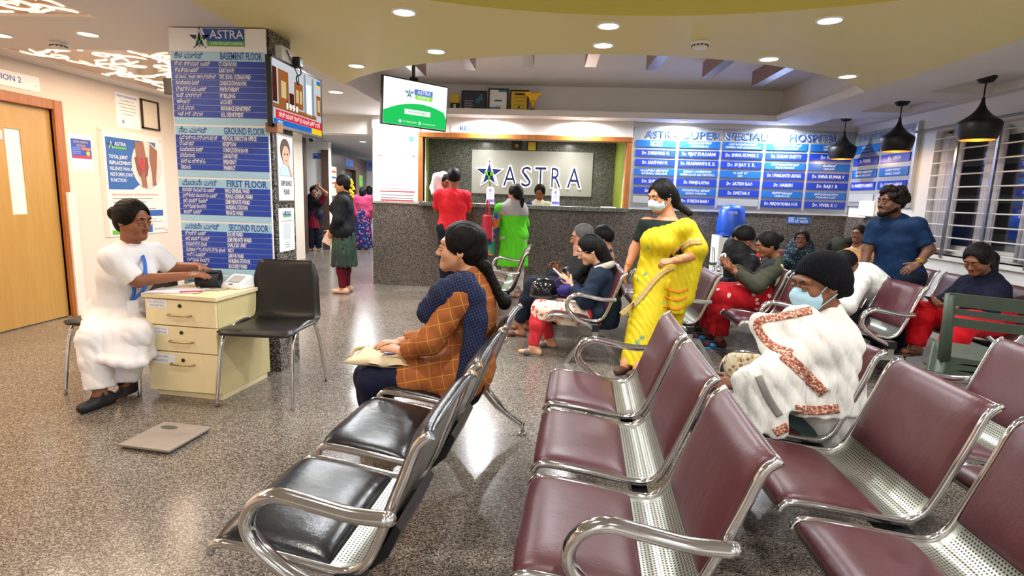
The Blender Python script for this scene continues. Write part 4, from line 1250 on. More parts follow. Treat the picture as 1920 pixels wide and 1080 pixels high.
def leg_mesh(style):
    bm = bmesh.new()
    if style == 'flat':
        add_box(bm, (.05, -.022, .21), (.10, .022, .33), 0, .004)
        add_poly(bm, [(-.02, -.025, .225), (.16, -.025, .225), (.30, -.025, .0), (.26, -.025, .0), (.145, -.025, .185), (.0, -.025, .185), (-.13, -.025, .0), (-.17, -.025, .0)], .05, (0, 1, 0))
    else:
        for sgn, xe in ((-1, -.22), (1, .335)):
            add_tube(bm, spline([(.075, 0, .30), (.075+.05*sgn, 0, .235), (.075+(xe-.075)*.55, 0, .135), (xe, 0, .055)], 5), [.030]*5+[.026]*5+[.017]*6, 10, flat=((0, 1, 0), 0.7))
            add_tube(bm, [(xe, 0, .075), (xe, 0, .012)], .013, 10)
            add_lathe(bm, [(.024, 0), (.026, .006), (.014, .016)], 14, (xe, 0, 0))
    me = bpy.data.meshes.new('leg'); bm.to_mesh(me); bm.free(); me.materials.append(M_CHROME if style != 'flat' else M_STEEL)
    return me
def bracket_mesh():
    bm = bmesh.new()
    add_poly(bm, [(-.06, -.16, .345), (.10, -.16, .335), (.15, -.16, .37), (.185, -.16, .44), (.20, -.16, .42), (.165, -.16, .34), (.115, -.16, .295), (.02, -.16, .305)], .32, (0, 1, 0))
    me = bpy.data.meshes.new('under_bracket'); bm.to_mesh(me); bm.free(); me.materials.append(M_BLACK)
    return me
ME_SHELL, ME_RAILL, ME_RAILR, ME_ARM, ME_BR = shell_mesh(), rail_mesh(-SW), rail_mesh(SW), arm_mesh(), bracket_mesh()
ME_LEG = {'flat': leg_mesh('flat'), 'curved': leg_mesh('curved')}
ST = SACC[-1]
ME_PAD = {k: (pad_mesh('seat_pad', 0.012, 0.352, 0.238, 0.030, m), pad_mesh('back_pad', 0.515, ST-0.004, 0.238, 0.030, m)) for k, m in (('maroon', M_MAROON), ('black', M_BLKLEA))}
PITCH = 0.597
def bench(label, x, y, rz, seats=3, color='maroon', legs='flat', arms=(1, 1)):
    t = thing('waiting_bench', label, 'bench', (x, y, 0), rz, group='chrome waiting benches')
    L = PITCH*seats
    box('beam', (.048, -L/2-.02, .272), (.102, L/2+.02, .328), M_BLACK, t)
    for i in range(seats):
        yc = (i-(seats-1)/2)*PITCH
        def lk(n, me, par, dy=yc):
            o = link(bpy.data.objects.new(n, me), par); o.location = (0, dy, 0); return o
        s = lk('seat', ME_SHELL, t)
        lk('seat_pad', ME_PAD[color][0], s, 0); lk('back_pad', ME_PAD[color][1], s, 0)
        lk('side_rail', ME_RAILL, s, 0); lk('side_rail', ME_RAILR, s, 0); lk('under_bracket', ME_BR, s, 0)
    for sgn, on in ((-1, arms[0]), (1, arms[1])):
        if on: lk('armrest', ME_ARM, t, sgn*(L/2-.012))
        lk('leg', ME_LEG[legs], t, sgn*(L/2-.02))
    return t
bench('black leather waiting bench in the foreground carrying the woman in orange', -.50, 2.13, -.080, color='black', legs='curved')
bench('empty maroon waiting bench right of the black bench, nearest the viewer', .297, 2.10, -.062, legs='curved')
bench('maroon waiting bench carrying the man in the white shawl', 1.075, 1.95, -.01, legs='curved')
bench('maroon waiting bench cut by the lower right edge of the photo', 1.80, 1.80, 0, legs='curved')
bench('maroon bench near reception carrying the woman in navy with a phone', .335, 5.30, 0)
bench('empty maroon bench right of the yellow saree', 1.10, 5.38, 0)
bench('maroon bench carrying the woman in patterned red trousers', 1.85, 5.31, 0)
bench('maroon bench carrying the man bent over in a white shirt', 2.55, 5.18, 0)
bench('maroon bench by the window carrying the woman in red trousers', 3.42, 5.18, 0)
bench('short empty maroon bench before the reception counter', -.50, 6.30, 0, seats=2)

# ------------------------------------------------------------------ visitor chairs
def visitor_mesh(kind):
    bm = bmesh.new()
    if kind == 'shell':
        P = [(v.y, v.z) for v in spline([(0, -.235, .435), (0, -.20, .455), (0, 0, .45), (0, .15, .445), (0, .205, .47), (0, .225, .53), (0, .235, .66), (0, .25, .85)], 5)]
        n = len(P)
        rows = []
        for i, (y, z) in enumerate(P):
            w = .235 - (.02 if i < 3 else 0)
            if i > 22: w = .235 - .0015*(i-22)
            if i > n-4: w -= .012*(i-n+4)
            rows.append([(j/10*2-1)*w for j in range(11)])
        for side in (0, 1):
            g = []
            for i, (y, z) in enumerate(P):
                a = P[max(i-1, 0)]; b = P[min(i+1, n-1)]
                ty, tz = b[0]-a[0], b[1]-a[1]; l = math.hypot(ty, tz)
                ny, nz = -tz/l, ty/l
                row = []
                for j in range(11):
                    v = j/10*2-1
                    cup = .022*v*v if i > 14 else .010*v*v
                    h = (.014*(1-abs(v)**6)*(1-abs(i/(n-1)*2-1)**8) + .004) * (1 if side == 0 else -1)
                    row.append(bm.verts.new((rows[i][j], y+ny*(h+cup), z+nz*(h+cup))))
                g.append(row)
            for i in range(n-1):
                for j in range(10):
                    q = (g[i][j], g[i][j+1], g[i+1][j+1], g[i+1][j])
                    bm.faces.new(q if side == 0 else q[::-1]).smooth = True
            if side == 0: g0 = g
        def rim(a, b):
            for i in range(len(a)-1):
                bm.faces.new((a[i], a[i+1], b[i+1], b[i]))
        rim(g0[0], g[0]); rim(g0[-1], g[-1]); rim([r[0] for r in g0], [r[0] for r in g]); rim([r[-1] for r in g0], [r[-1] for r in g])
        bmesh.ops.recalc_face_normals(bm, faces=bm.faces)
        m = mat('visitor_chair_black', '#1d1a19', .35, bump=.08, bscale=120)
    else:
        s = kind
        # front leg, side hoop under the seat and rear leg: one bent chrome tube per side
        add_tube(bm, spline([(s*.235, -.27, .0), (s*.225, -.225, .30), (s*.218, -.18, .425), (s*.212, -.08, .465), (s*.212, .06, .475), (s*.215, .14, .44), (s*.225, .20, .30), (s*.235, .28, .0)], 6), .0115, 10)
        m = M_CHROME
    me = bpy.data.meshes.new('chair_part'); bm.to_mesh(me); bm.free(); me.materials.append(m)
    return me
ME_VS, ME_VL, ME_VR = visitor_mesh('shell'), visitor_mesh(-1), visitor_mesh(1)
for (x, y, rz, lab) in ((-1.735, 3.40, 0.02, 'empty black visitor chair with chrome legs beside the drawer cabinet'), (-2.77, 3.47, 0.05, 'black visitor chair the nurse sits on')):
    t = thing('visitor_chair', lab, 'chair', (x, y, 0), rz, group='black visitor chairs')
    for n_, me in (('seat_shell', ME_VS), ('leg_frame', ME_VL), ('leg_frame', ME_VR)):
        link(bpy.data.objects.new(n_, me), t)
    tube('cross_bar', [(-.21, -.10, .44), (.21, -.10, .44)], .009, M_CHROME, t)

# ------------------------------------------------------------------ drawer cabinet and things on it
g = NG('cabinet_laminate', rough=.4)
nz = g.noise(2.0, 4, g.mapping(scale=(14, 14, 1.2)), .6)
g.color(g.mix(nz, '#e0cd9c', '#ecdcb6'))
M_LAM = g.m
M_LAMS = mat('cabinet_laminate_side', '#d0c08c', .4, var=.04)
cab = thing('drawer_cabinet', 'pale wood three drawer cabinet beside the nurse', 'cabinet', (-2.228, 3.225, 0), -.10)
w2, D = .243, .53
box('carcass', (-w2, .018, .035), (w2, D, .635), M_LAMS, cab, .002)
box('plinth', (-w2+.03, .03, 0), (w2-.005, D-.03, .035), M_LAM, cab)
box('cabinet_top', (-w2-.012, -.012, .635), (w2+.012, D+.006, .662), M_LAM, cab, .003)
for i, (z0, z1, tx) in enumerate(((.468, .628, 'Dr. SHIVANI S'), (.302, .460, 'Dr. SHWETHA K'), (.045, .294, 'Dr. SHARATH KUMAR'))):
    d = box('drawer_front', (-w2+.002, 0, z0), (w2-.004, .018, z1), M_LAM, cab, .002)
    if i == 2: d.rotation_euler = (0, 0, .03)
    hz = (z0+z1)/2 + (-.012 if i < 2 else .055)
    bm = bmesh.new()
    add_tube(bm, spline([(-.075, -.002, hz), (-.07, -.022, hz), (0, -.028, hz), (.07, -.022, hz), (.075, -.002, hz)], 4), .006, 8)
    bm_obj('handle', bm, mat('handle_brass', '#a8946c', .35, .8), d)
    bm = bmesh.new()
    add_lathe(bm, [(.0115, 0), (.0115, .005), (.006, .006)], 14)
    bmesh.ops.rotate(bm, verts=bm.verts, cent=(0, 0, 0), matrix=Matrix.Rotation(math.pi/2, 3, 'X'))
    bmesh.ops.translate(bm, verts=bm.verts, vec=(0, 0, z1-.035 if i < 2 else z1-.045))
    bm_obj('lock', bm, mat('lock_dark', '#3a342c', .4, .6), d)
    lb = plate('paper_label', d, -w2+.02, -w2+.155 + (.03 if i == 2 else 0), z1-.055 if i < 2 else z1-.075, z1-.005 if i < 2 else z1-.012, mat('label_paper', '#e4e4ea', .5), -.0005, .0008)
    text(lb, tx, -w2+.085, (z1-.02 if i < 2 else z1-.03), .018, B_GREY, -.002, .004, width=.11)
    text(lb, 'PRESCRIPTION', -w2+.085, (z1-.042 if i < 2 else z1-.056), .018, B_GREY, -.002, .004, width=.10)
def on_cab(x, y, z=.662):
    return cab.matrix_basis @ Vector((x, y, z))
pp = thing('paper_stack', 'white prescription sheets at the front edge of the cabinet', 'paper', on_cab(-.09, .10), .15)
for k in range(5):
    o = box('sheet', (-.17, -.085, .0015*k), (.13, .09, .0015*k+.0012), mat('paper_white', '#eceaf0', .6), pp)
    o.rotation_euler = (0, 0, .05*(k % 3 - 1)); o.location = (.006*k, .004*(k % 2), 0)
o = box('pen', (-.06, -.004, 0), (.07, .004, .008), B_RED, None, .003)
tag(o, 'red and white pen lying on the prescription sheets', 'pen'); o.location = on_cab(.03, .06, .671); o.rotation_euler = (0, 0, .5)
bp = thing('blood_pressure_monitor', 'white blood pressure monitor with sloping face on the cabinet', 'monitor', on_cab(.155, .34), -.25)
bm = bmesh.new()
add_poly(bm, [(-.075, -.07, 0), (-.075, -.07, .025), (-.075, -.055, .033), (-.075, .045, .085), (-.075, .065, .078), (-.075, .072, 0)], .15, (1, 0, 0))
bmesh.ops.bevel(bm, geom=bm.edges[:], offset=.006, segments=2, affect='EDGES')
bm_obj('monitor_body', bm, M_WPLASTIC, bp)
s = box('display', (-.045, -.042, 0), (.045, .032, .002), mat('lcd_grey', '#9a9a96', .25), bp); s.location = (0, -.003, .0635); s.rotation_euler = (math.atan2(.052, .1), 0, 0)
s = box('button', (-.015, -.006, 0), (.015, .006, .003), B_DARK, bp); s.location = (0, -.058, .033); s.rotation_euler = (math.atan2(.052, .1), 0, 0)
cu = thing('pressure_cuff', 'black rolled blood pressure cuff under the nurse hands', 'cuff', on_cab(-.01, .28), .25)
bm = bmesh.new()
n = 40
rings = []
for i in range(n+1):
    a = 2*math.pi*1.35*i/n
    r = .042 + .012*i/n
    rings.append([(bm.verts.new((xx, (r+dr)*math.cos(a), .058+(r+dr)*math.sin(a)))) for xx in (-.07, .07) for dr in (0, .006)])
for i in range(n):
    a, b = rings[i], rings[i+1]
    for (p, q) in ((0, 1), (1, 3), (3, 2), (2, 0)):
        bm.faces.new((a[p], a[q], b[q], b[p])).smooth = True
bmesh.ops.recalc_face_normals(bm, faces=bm.faces)
bm_obj('cuff_wrap', bm, mat('cuff_nylon', '#15151a', .7, bump=.1, bscale=300), cu)
tube('air_hose', spline([(-.05, -.03, .012), (-.02, -.10, .008), (.06, -.13, .008), (.12, -.10, .008), (.13, -.02, .012), (.15, .02, .02)]), .005, mat('hose_grey', '#a8a8a4', .4), cu, 8)

# bathroom scale on the floor
sc4 = [Vector(p) for p in ((-1.806, 2.472, 0.000), (-1.799, 2.772, 0.000), (-2.097, 2.825, 0.000), (-2.105, 2.546, 0.000))]
cen = sum(sc4, Vector()) / 4
sl = thing('bathroom_scale', 'flat grey bathroom scale on the granite floor', 'scale', cen, -.12)
box('platform', (-.147, -.15, .012), (.147, .15, .026), mat('scale_grey', '#8c8076', .4, var=.12, vscale=9), sl, .004)
box('base', (-.135, -.138, .0), (.135, .138, .012), mat('scale_base', '#4a4540', .5), sl)
bm = bmesh.new(); add_poly(bm, [(p[0], p[1], .0262) for p in ell(-.06, .085, .05, .022, 24)], .0012, (0, 0, 1)); bm_obj('display', bm, mat('scale_lcd', '#4d4a44', .2), sl)

# ------------------------------------------------------------------ stacked green plastic chairs
M_PLAST = mat('plastic_green_grey', '#414d42', .42, bump=.03, bscale=90)
def plastic_parts():
    parts = {}
    bm = bmesh.new()
    add_box(bm, (-.21, -.21, .405), (.21, .21, .42), 0, .006)
    add_poly(bm, [(-.215, .20, .42), (.215, .20, .42), (.225, .20, .355), (.12, .20, .39), (0, .20, .397), (-.12, .20, .39), (-.225, .20, .355)], .02, (0, 1, 0))
    add_poly(bm, [(-.215, -.22, .42), (.215, -.22, .42), (.225, -.22, .345), (.12, -.22, .375), (-.12, -.22, .375), (-.225, -.22, .345)], .02, (0, 1, 0))
    for s in (-1, 1):
        add_poly(bm, [(s*.21, -.21, .42), (s*.21, .21, .42), (s*.215, .21, .35), (s*.215, .1, .38), (s*.215, -.1, .38), (s*.215, -.21, .35)], .015*s, (1, 0, 0))
    parts['seat'] = bm
    for n_, s, yy in (('leg', -1, -1), ('leg.r', 1, -1), ('leg.b', -1, 1), ('leg.c', 1, 1)):
        bm = bmesh.new()
        add_tube(bm, [(s*.20, yy*.20, .41), (s*.245, yy*.25, 0)], [.034, .022], 4)
        parts[n_] = bm
    bm = bmesh.new()
    def curve_strip(z0, z1, half, y0=.215, lean=.16):
        nn = 10
        pa = []
        for i in range(nn+1):
            x = -half + 2*half*i/nn
            pr = .03*(1-(x/half)**2)
            pa.append((x, pr))
        for i in range(nn):
            (xa, pa_), (xb, pb_) = pa[i], pa[i+1]
            ya0, yb0 = y0+lean*(z0-.42)+pa_, y0+lean*(z0-.42)+pb_
            ya1, yb1 = y0+lean*(z1-.42)+pa_, y0+lean*(z1-.42)+pb_
            v = [bm.verts.new(p) for p in ((xa, ya0, z0), (xb, yb0, z0), (xb, yb1, z1), (xa, ya1, z1), (xa, ya0+.012, z0), (xb, yb0+.012, z0), (xb, yb1+.012, z1), (xa, ya1+.012, z1))]
            for q in ((3, 2, 1, 0), (4, 5, 6, 7), (0, 1, 5, 4), (2, 3, 7, 6), (1, 2, 6, 5), (3, 0, 4, 7)):
                bm.faces.new([v[k] for k in q])
    curve_strip(.715, .785, .23); curve_strip(.665, .700, .22); curve_strip(.60, .65, .215)
    for s in (-1, 1):
        add_tube(bm, [(s*.205, .21, .40), (s*.215, .24, .60), (s*.225, .272, .775)], [.034, .03, .028], 6)
    parts['backrest'] = bm
    return parts
PPM = {}
for k, bm in plastic_parts().items():
    bm.normal_update()
    me = bpy.data.meshes.new(k.split('.')[0]); bm.to_mesh(me); bm.free(); me.materials.append(M_PLAST); PPM[k] = me
for i in range(4):
    nm, lab = (('plastic_stool', 'lowest green plastic stool nested under the plastic chair'), ('plastic_stool', 'second green plastic stool from the floor under the plastic chair'), ('plastic_stool', 'top green plastic stool directly under the plastic chair'), ('plastic_chair', 'green plastic chair on top of the nested stack by the window'))[i]
    t = thing(nm, lab, nm.replace('_', ' '), (2.53, 3.28-.002*i, .038*i-.02), math.radians(150), group='stacked green plastic seats')
    for k, me in PPM.items():
        if k == 'backrest' and i < 3: continue
        link(bpy.data.objects.new(k.split('.')[0], me), t)

# ------------------------------------------------------------------ water dispenser by the dado
wd = thing('water_dispenser', 'white water dispenser with dark tap recess near the dado', 'dispenser', ((2.380, 7.500, 0.704)[0], 7.5, 0))
bm = bmesh.new()
add_box(bm, (-.19, -.17, 0), (-.15, .17, .90)); add_box(bm, (.15, -.17, 0), (.19, .17, .90)); add_box(bm, (-.15, .05, 0), (.15, .17, .90)); add_box(bm, (-.15, -.17, 0), (.15, .05, .52))
bm_obj('cabinet', bm, M_WPLASTIC, wd)
box('control_panel', (-.15, -.165, .70), (.15, .05, .88), M_WPLASTIC, wd, .006)
box('tap_recess', (-.15, .0, .52), (.15, .05, .70), M_BLACK, wd)
box('status_led', (-.005, -.169, .77), (.005, -.165, .78), emit('led_red', '#a01818', .6), wd)
bc = thing('bottle_cover', 'shiny blue cover over the water bottle on the dispenser', 'cover', ((2.380, 7.500, 0.704)[0]-.01, 7.5, .90))
bm = bmesh.new()
add_lathe(bm, [(.17, 0), (.175, .08), (.17, .2), (.155, .33), (.12, .385), (.02, .40)], 28)
for v in bm.verts:
    a = math.atan2(v.co.y, v.co.x); r_ = .006*math.sin(a*7+v.co.z*9)+.004*math.sin(a*13)
    v.co.x += r_*math.cos(a); v.co.y += r_*math.sin(a)
bm_obj('cloth_cover', bm, mat('blue_nylon', '#1f55c8', .3, bump=.25, bscale=14), bc, True)
text(bc, 'WATER', -.04, .30, .05, B_WHITE, -.172, .01, width=.12)
o = thing('wall_dispenser', 'white wall box beside the standing man in blue', 'dispenser', (XR, 7.25, 1.24), -math.pi/2)
box('dispenser_body', (-.25, -.10, -.03), (.10, 0, .16), M_WPLASTIC, o, .01)
box('dispenser_side', (.11, -.09, -.02), (.24, 0, .15), mat('beige_box', '#cdb9a6', .5), o, .01)

# ------------------------------------------------------------------ figures: smooth distance-field bodies
def V(*a): return np.array(a, float)
def unit(v):
    v = np.asarray(v, float); n = np.linalg.norm(v)
    return v / n if n > 1e-9 else v
class Field:
    def __init__(self): self.ops = []
    def cone(self, a, b, ra, rb, k=0.02, sq=None, cut=None, sub=False):
        self.ops.append(('c', np.asarray(a, float), np.asarray(b, float), ra, rb, sq, cut, k, sub)); return self
    def ell(self, c, r, M=None, k=0.02, sub=False, clip=None):
        self.ops.append(('e', np.asarray(c, float), np.asarray(r, float), np.eye(3) if M is None else np.asarray(M, float), clip, None, None, k, sub)); return self
    def plane(self, p, n, k=0.004):
        """keep the side the normal points away from"""
        self.ops.append(('p', np.asarray(p, float), unit(n), None, None, None, None, k, False)); return self
    def bounds(self):
        lo, hi = [], []
        for o in self.ops:
            if o[-1]: continue
            if o[0] == 'c':
                r = max(o[3], o[4]); lo.append(np.minimum(o[1], o[2]) - r); hi.append(np.maximum(o[1], o[2]) + r)
            elif o[0] == 'e':
                r = np.abs(o[3]) @ o[2]; lo.append(o[1] - r); hi.append(o[1] + r)
        return np.min(lo, 0), np.max(hi, 0)
    def mesh(self, vox, disp=None):
        lo, hi = self.bounds()
        lo = lo - 3 * vox - 0.02; hi = hi + 3 * vox + 0.02
        n = np.ceil((hi - lo) / vox).astype(int) + 1
        ax = [lo[i] + vox * np.arange(n[i]) for i in range(3)]
        D = np.full(n, 0.3, np.float32)
        for o in self.ops:
            k = o[-2]
            if o[0] == 'p':
                d = (ax[0][:, None, None] - o[1][0]) * o[2][0] + (ax[1][None, :, None] - o[1][1]) * o[2][1] + (ax[2][None, None, :] - o[1][2]) * o[2][2]
                D = np.maximum(D, d.astype(np.float32)); continue
            if o[0] == 'c':
                r = max(o[3], o[4]); l2 = np.minimum(o[1], o[2]) - r; h2 = np.maximum(o[1], o[2]) + r
            else:
                r = np.abs(o[3]) @ o[2]; l2 = o[1] - r; h2 = o[1] + r
            mg = k + 2.5 * vox
            i0 = np.clip(np.floor((l2 - mg - lo) / vox).astype(int), 0, n - 1); i1 = np.clip(np.ceil((h2 + mg - lo) / vox).astype(int) + 1, 1, n)
            sl = tuple(slice(i0[q], i1[q]) for q in range(3))
            X = ax[0][sl[0]][:, None, None]; Y = ax[1][sl[1]][None, :, None]; Z = ax[2][sl[2]][None, None, :]
            if o[0] == 'c':
                a, b, ra, rb, sq, cut = o[1:7]
                ab = b - a; L2 = max(ab @ ab, 1e-9)
                px, py, pz = X - a[0], Y - a[1], Z - a[2]
                t = np.clip((px * ab[0] + py * ab[1] + pz * ab[2]) / L2, 0, 1)
                qx, qy, qz = px - t * ab[0], py - t * ab[1], pz - t * ab[2]
                q2 = qx * qx + qy * qy + qz * qz
                if sq is not None:
                    nn, fac = sq
                    dn = qx * nn[0] + qy * nn[1] + qz * nn[2]
                    q2 = q2 + dn * dn * (fac * fac - 1)
                d = np.sqrt(q2) - (ra + t * (rb - ra))
                if cut:
                    e = ab / math.sqrt(L2)
                    if 'b' in cut: d = np.maximum(d, (X - b[0]) * e[0] + (Y - b[1]) * e[1] + (Z - b[2]) * e[2])
                    if 'a' in cut: d = np.maximum(d, -((X - a[0]) * e[0] + (Y - a[1]) * e[1] + (Z - a[2]) * e[2]))
            else:
                c, r, M, clip = o[1:5]
                px, py, pz = X - c[0], Y - c[1], Z - c[2]
                u = [px * M[0, i] + py * M[1, i] + pz * M[2, i] for i in range(3)]
                k0 = np.sqrt(sum((u[i] / r[i]) ** 2 for i in range(3)))
                k1 = np.sqrt(sum((u[i] / r[i] ** 2) ** 2 for i in range(3))) + 1e-9
                d = k0 * (k0 - 1) / k1
                if clip is not None:
                    for (cp, cn) in clip:
                        d = np.maximum(d, (X - cp[0]) * cn[0] + (Y - cp[1]) * cn[1] + (Z - cp[2]) * cn[2])
            S = D[sl]
            kk = max(k, 1e-4)
            if o[-1]:
                a_, b_ = S, -d
                h = np.clip(0.5 - 0.5 * (b_ - a_) / kk, 0, 1)
                D[sl] = (b_ * (1 - h) + a_ * h) + kk * h * (1 - h)
            else:
                h = np.clip(0.5 + 0.5 * (S - d) / kk, 0, 1)
                D[sl] = S * (1 - h) + d * h - kk * h * (1 - h)
        if disp is not None:
            D = D + disp(ax[0][:, None, None], ax[1][None, :, None], ax[2][None, None, :]).astype(np.float32)
        return surface_nets(D, lo, vox)

def surface_nets(D, lo, vox):
    S = D < 0
    c = np.zeros(tuple(s - 1 for s in D.shape), np.int8)
    for dx in (0, 1):
        for dy in (0, 1):
            for dz in (0, 1):
                c += S[dx:S.shape[0]-1+dx, dy:S.shape[1]-1+dy, dz:S.shape[2]-1+dz]
    act = (c > 0) & (c < 8)
    idx = np.full(c.shape, -1, np.int64)
    cells = np.argwhere(act)
    idx[act] = np.arange(len(cells))
    pos = np.zeros((len(cells), 3)); cnt = np.zeros(len(cells))
    quads = []
    for axis in range(3):
        o = [0, 0, 0]; o[axis] = 1
        A = D[:D.shape[0]-o[0], :D.shape[1]-o[1], :D.shape[2]-o[2]]
        B = D[o[0]:, o[1]:, o[2]:]
        cr = (A < 0) != (B < 0)
        e = np.argwhere(cr)
        if not len(e): continue
        av, bv = A[cr], B[cr]
        t = av / (av - bv)
        p = e.astype(float); p[:, axis] += t
        u, w = (axis + 1) % 3, (axis + 2) % 3
        ids = []
        for du, dw in ((0, 0), (-1, 0), (-1, -1), (0, -1)):
            q = e.copy(); q[:, u] += du; q[:, w] += dw
            ok = np.all((q >= 0) & (q < np.array(c.shape)), 1)
            qi = np.where(ok, idx[tuple(np.clip(q, 0, np.array(c.shape) - 1).T)], -1)
            ids.append(qi)
            m = qi >= 0
            np.add.at(pos, qi[m], p[m]); np.add.at(cnt, qi[m], 1)
        Q = np.stack(ids, 1)
        inside = av < 0
        Q = np.where(inside[:, None], Q, Q[:, ::-1])
        quads.append(Q[np.all(Q >= 0, 1)])
    pos = pos / np.maximum(cnt, 1)[:, None]
    return lo + pos * vox, (np.concatenate(quads) if quads else np.zeros((0, 4), int))

def np_mesh(name, parts, base, mats):
    """parts: list of (verts, quads, material index)"""
    vs, qs, mi, off = [], [], [], 0
    for v, q, m in parts:
        vs.append(v - base); qs.append(q + off); mi.append(np.full(len(q), m)); off += len(v)
    v = np.concatenate(vs); q = np.concatenate(qs); mi = np.concatenate(mi)
    me = bpy.data.meshes.new(name)
    me.vertices.add(len(v)); me.vertices.foreach_set('co', v.astype(np.float32).ravel())
    me.loops.add(len(q) * 4); me.loops.foreach_set('vertex_index', q.astype(np.int32).ravel())
    me.polygons.add(len(q)); me.polygons.foreach_set('loop_start', (np.arange(len(q)) * 4).astype(np.int32))
    me.polygons.foreach_set('material_index', mi.astype(np.int32))
    me.polygons.foreach_set('use_smooth', np.ones(len(q), bool))
    for m in mats: me.materials.append(m)
    me.update(); me.validate()
    return me

def folds(amp, freq, dirs, seed=0, warp=.55):
    """creased cloth: sharp ridges along warped directions, fading in patches"""
    r = np.random.RandomState(seed)
    ph = r.uniform(0, 6.28, len(dirs))
    def f(X, Y, Z):
        d = 0
        for (a, b, c), p in zip(dirs, ph):
            w = (a * X + b * Y + c * Z)
            q = freq * w + p + warp * 1.6 * np.sin(0.31 * freq * (b * X + c * Y - a * Z) + p) + warp * 0.7 * np.sin(0.77 * freq * (c * X - a * Y + b * Z) + 2 * p)
            m = 0.75 + 0.25 * np.sin(0.23 * freq * (X * (c + .3) - Z * (a + .2) + Y * .5) + 3 * p)
            d = d + m * (1 - 2 * np.abs(np.sin(q * .5)) ** 0.75)
        return amp * d / len(dirs) ** .5
    return f
RND = folds(0.004, 95, [(1, .3, .5), (-.4, 1, .6), (.5, -.5, .9)], 3)

def skin_mat(name, c):
    if name in _M: return _M[name]
    g = NG(name, rough=.48, spec=.35)
    n = g.noise(16, 3)
    b = tuple(min(1, v*1.28) for v in hexc(c)[:3])
    g.color(g.mix(n, tuple(v*.9 for v in b[:3]) + (1,), tuple(min(1, v*1.1) for v in b[:3]) + (1,)))
    g.b.inputs['Subsurface Weight'].default_value = .08
    g.b.inputs['Subsurface Radius'].default_value = (.012, .005, .003)
    return g.m
def hair_mat(name='hair_black', c='#0d0a09'):
    if name in _M: return _M[name]
    g = NG(name, rough=.55, spec=.14)
    w = g.noise(75, 3, g.mapping(scale=(1.8, 1.8, .25)))
    b = hexc(c)
    g.color(g.mix(w, tuple(v*.5 for v in b[:3]) + (1,), tuple(min(1, v*1.8) for v in b[:3]) + (1,)))
    g.bump(w, .5, .006)
    return g.m
def cloth(name, c='#888888', rough=.8, var=.06, sheen=0, bump=.12, bs=35):
    return mat(name, c, rough, spec=.18, bump=bump*2.4, bscale=bs*.7, var=var, vscale=9)
HAIR = hair_mat()

def head_matrix(yaw, pitch=0, roll=0):
    """columns left, front, up; yaw in degrees of the facing direction, pitch > 0 looks down"""
    y, p, r = (math.radians(v) for v in (yaw, pitch, roll))
    f = V(math.cos(y) * math.cos(p), math.sin(y) * math.cos(p), -math.sin(p))
    l = V(-math.sin(y), math.cos(y), 0)
    u = np.cross(f, l); u = unit(-u) if u[2] < 0 else unit(u)
    l2 = l * math.cos(r) + u * math.sin(r); u2 = u * math.cos(r) - l * math.sin(r)
    return np.stack([l2, f, u2], 1)

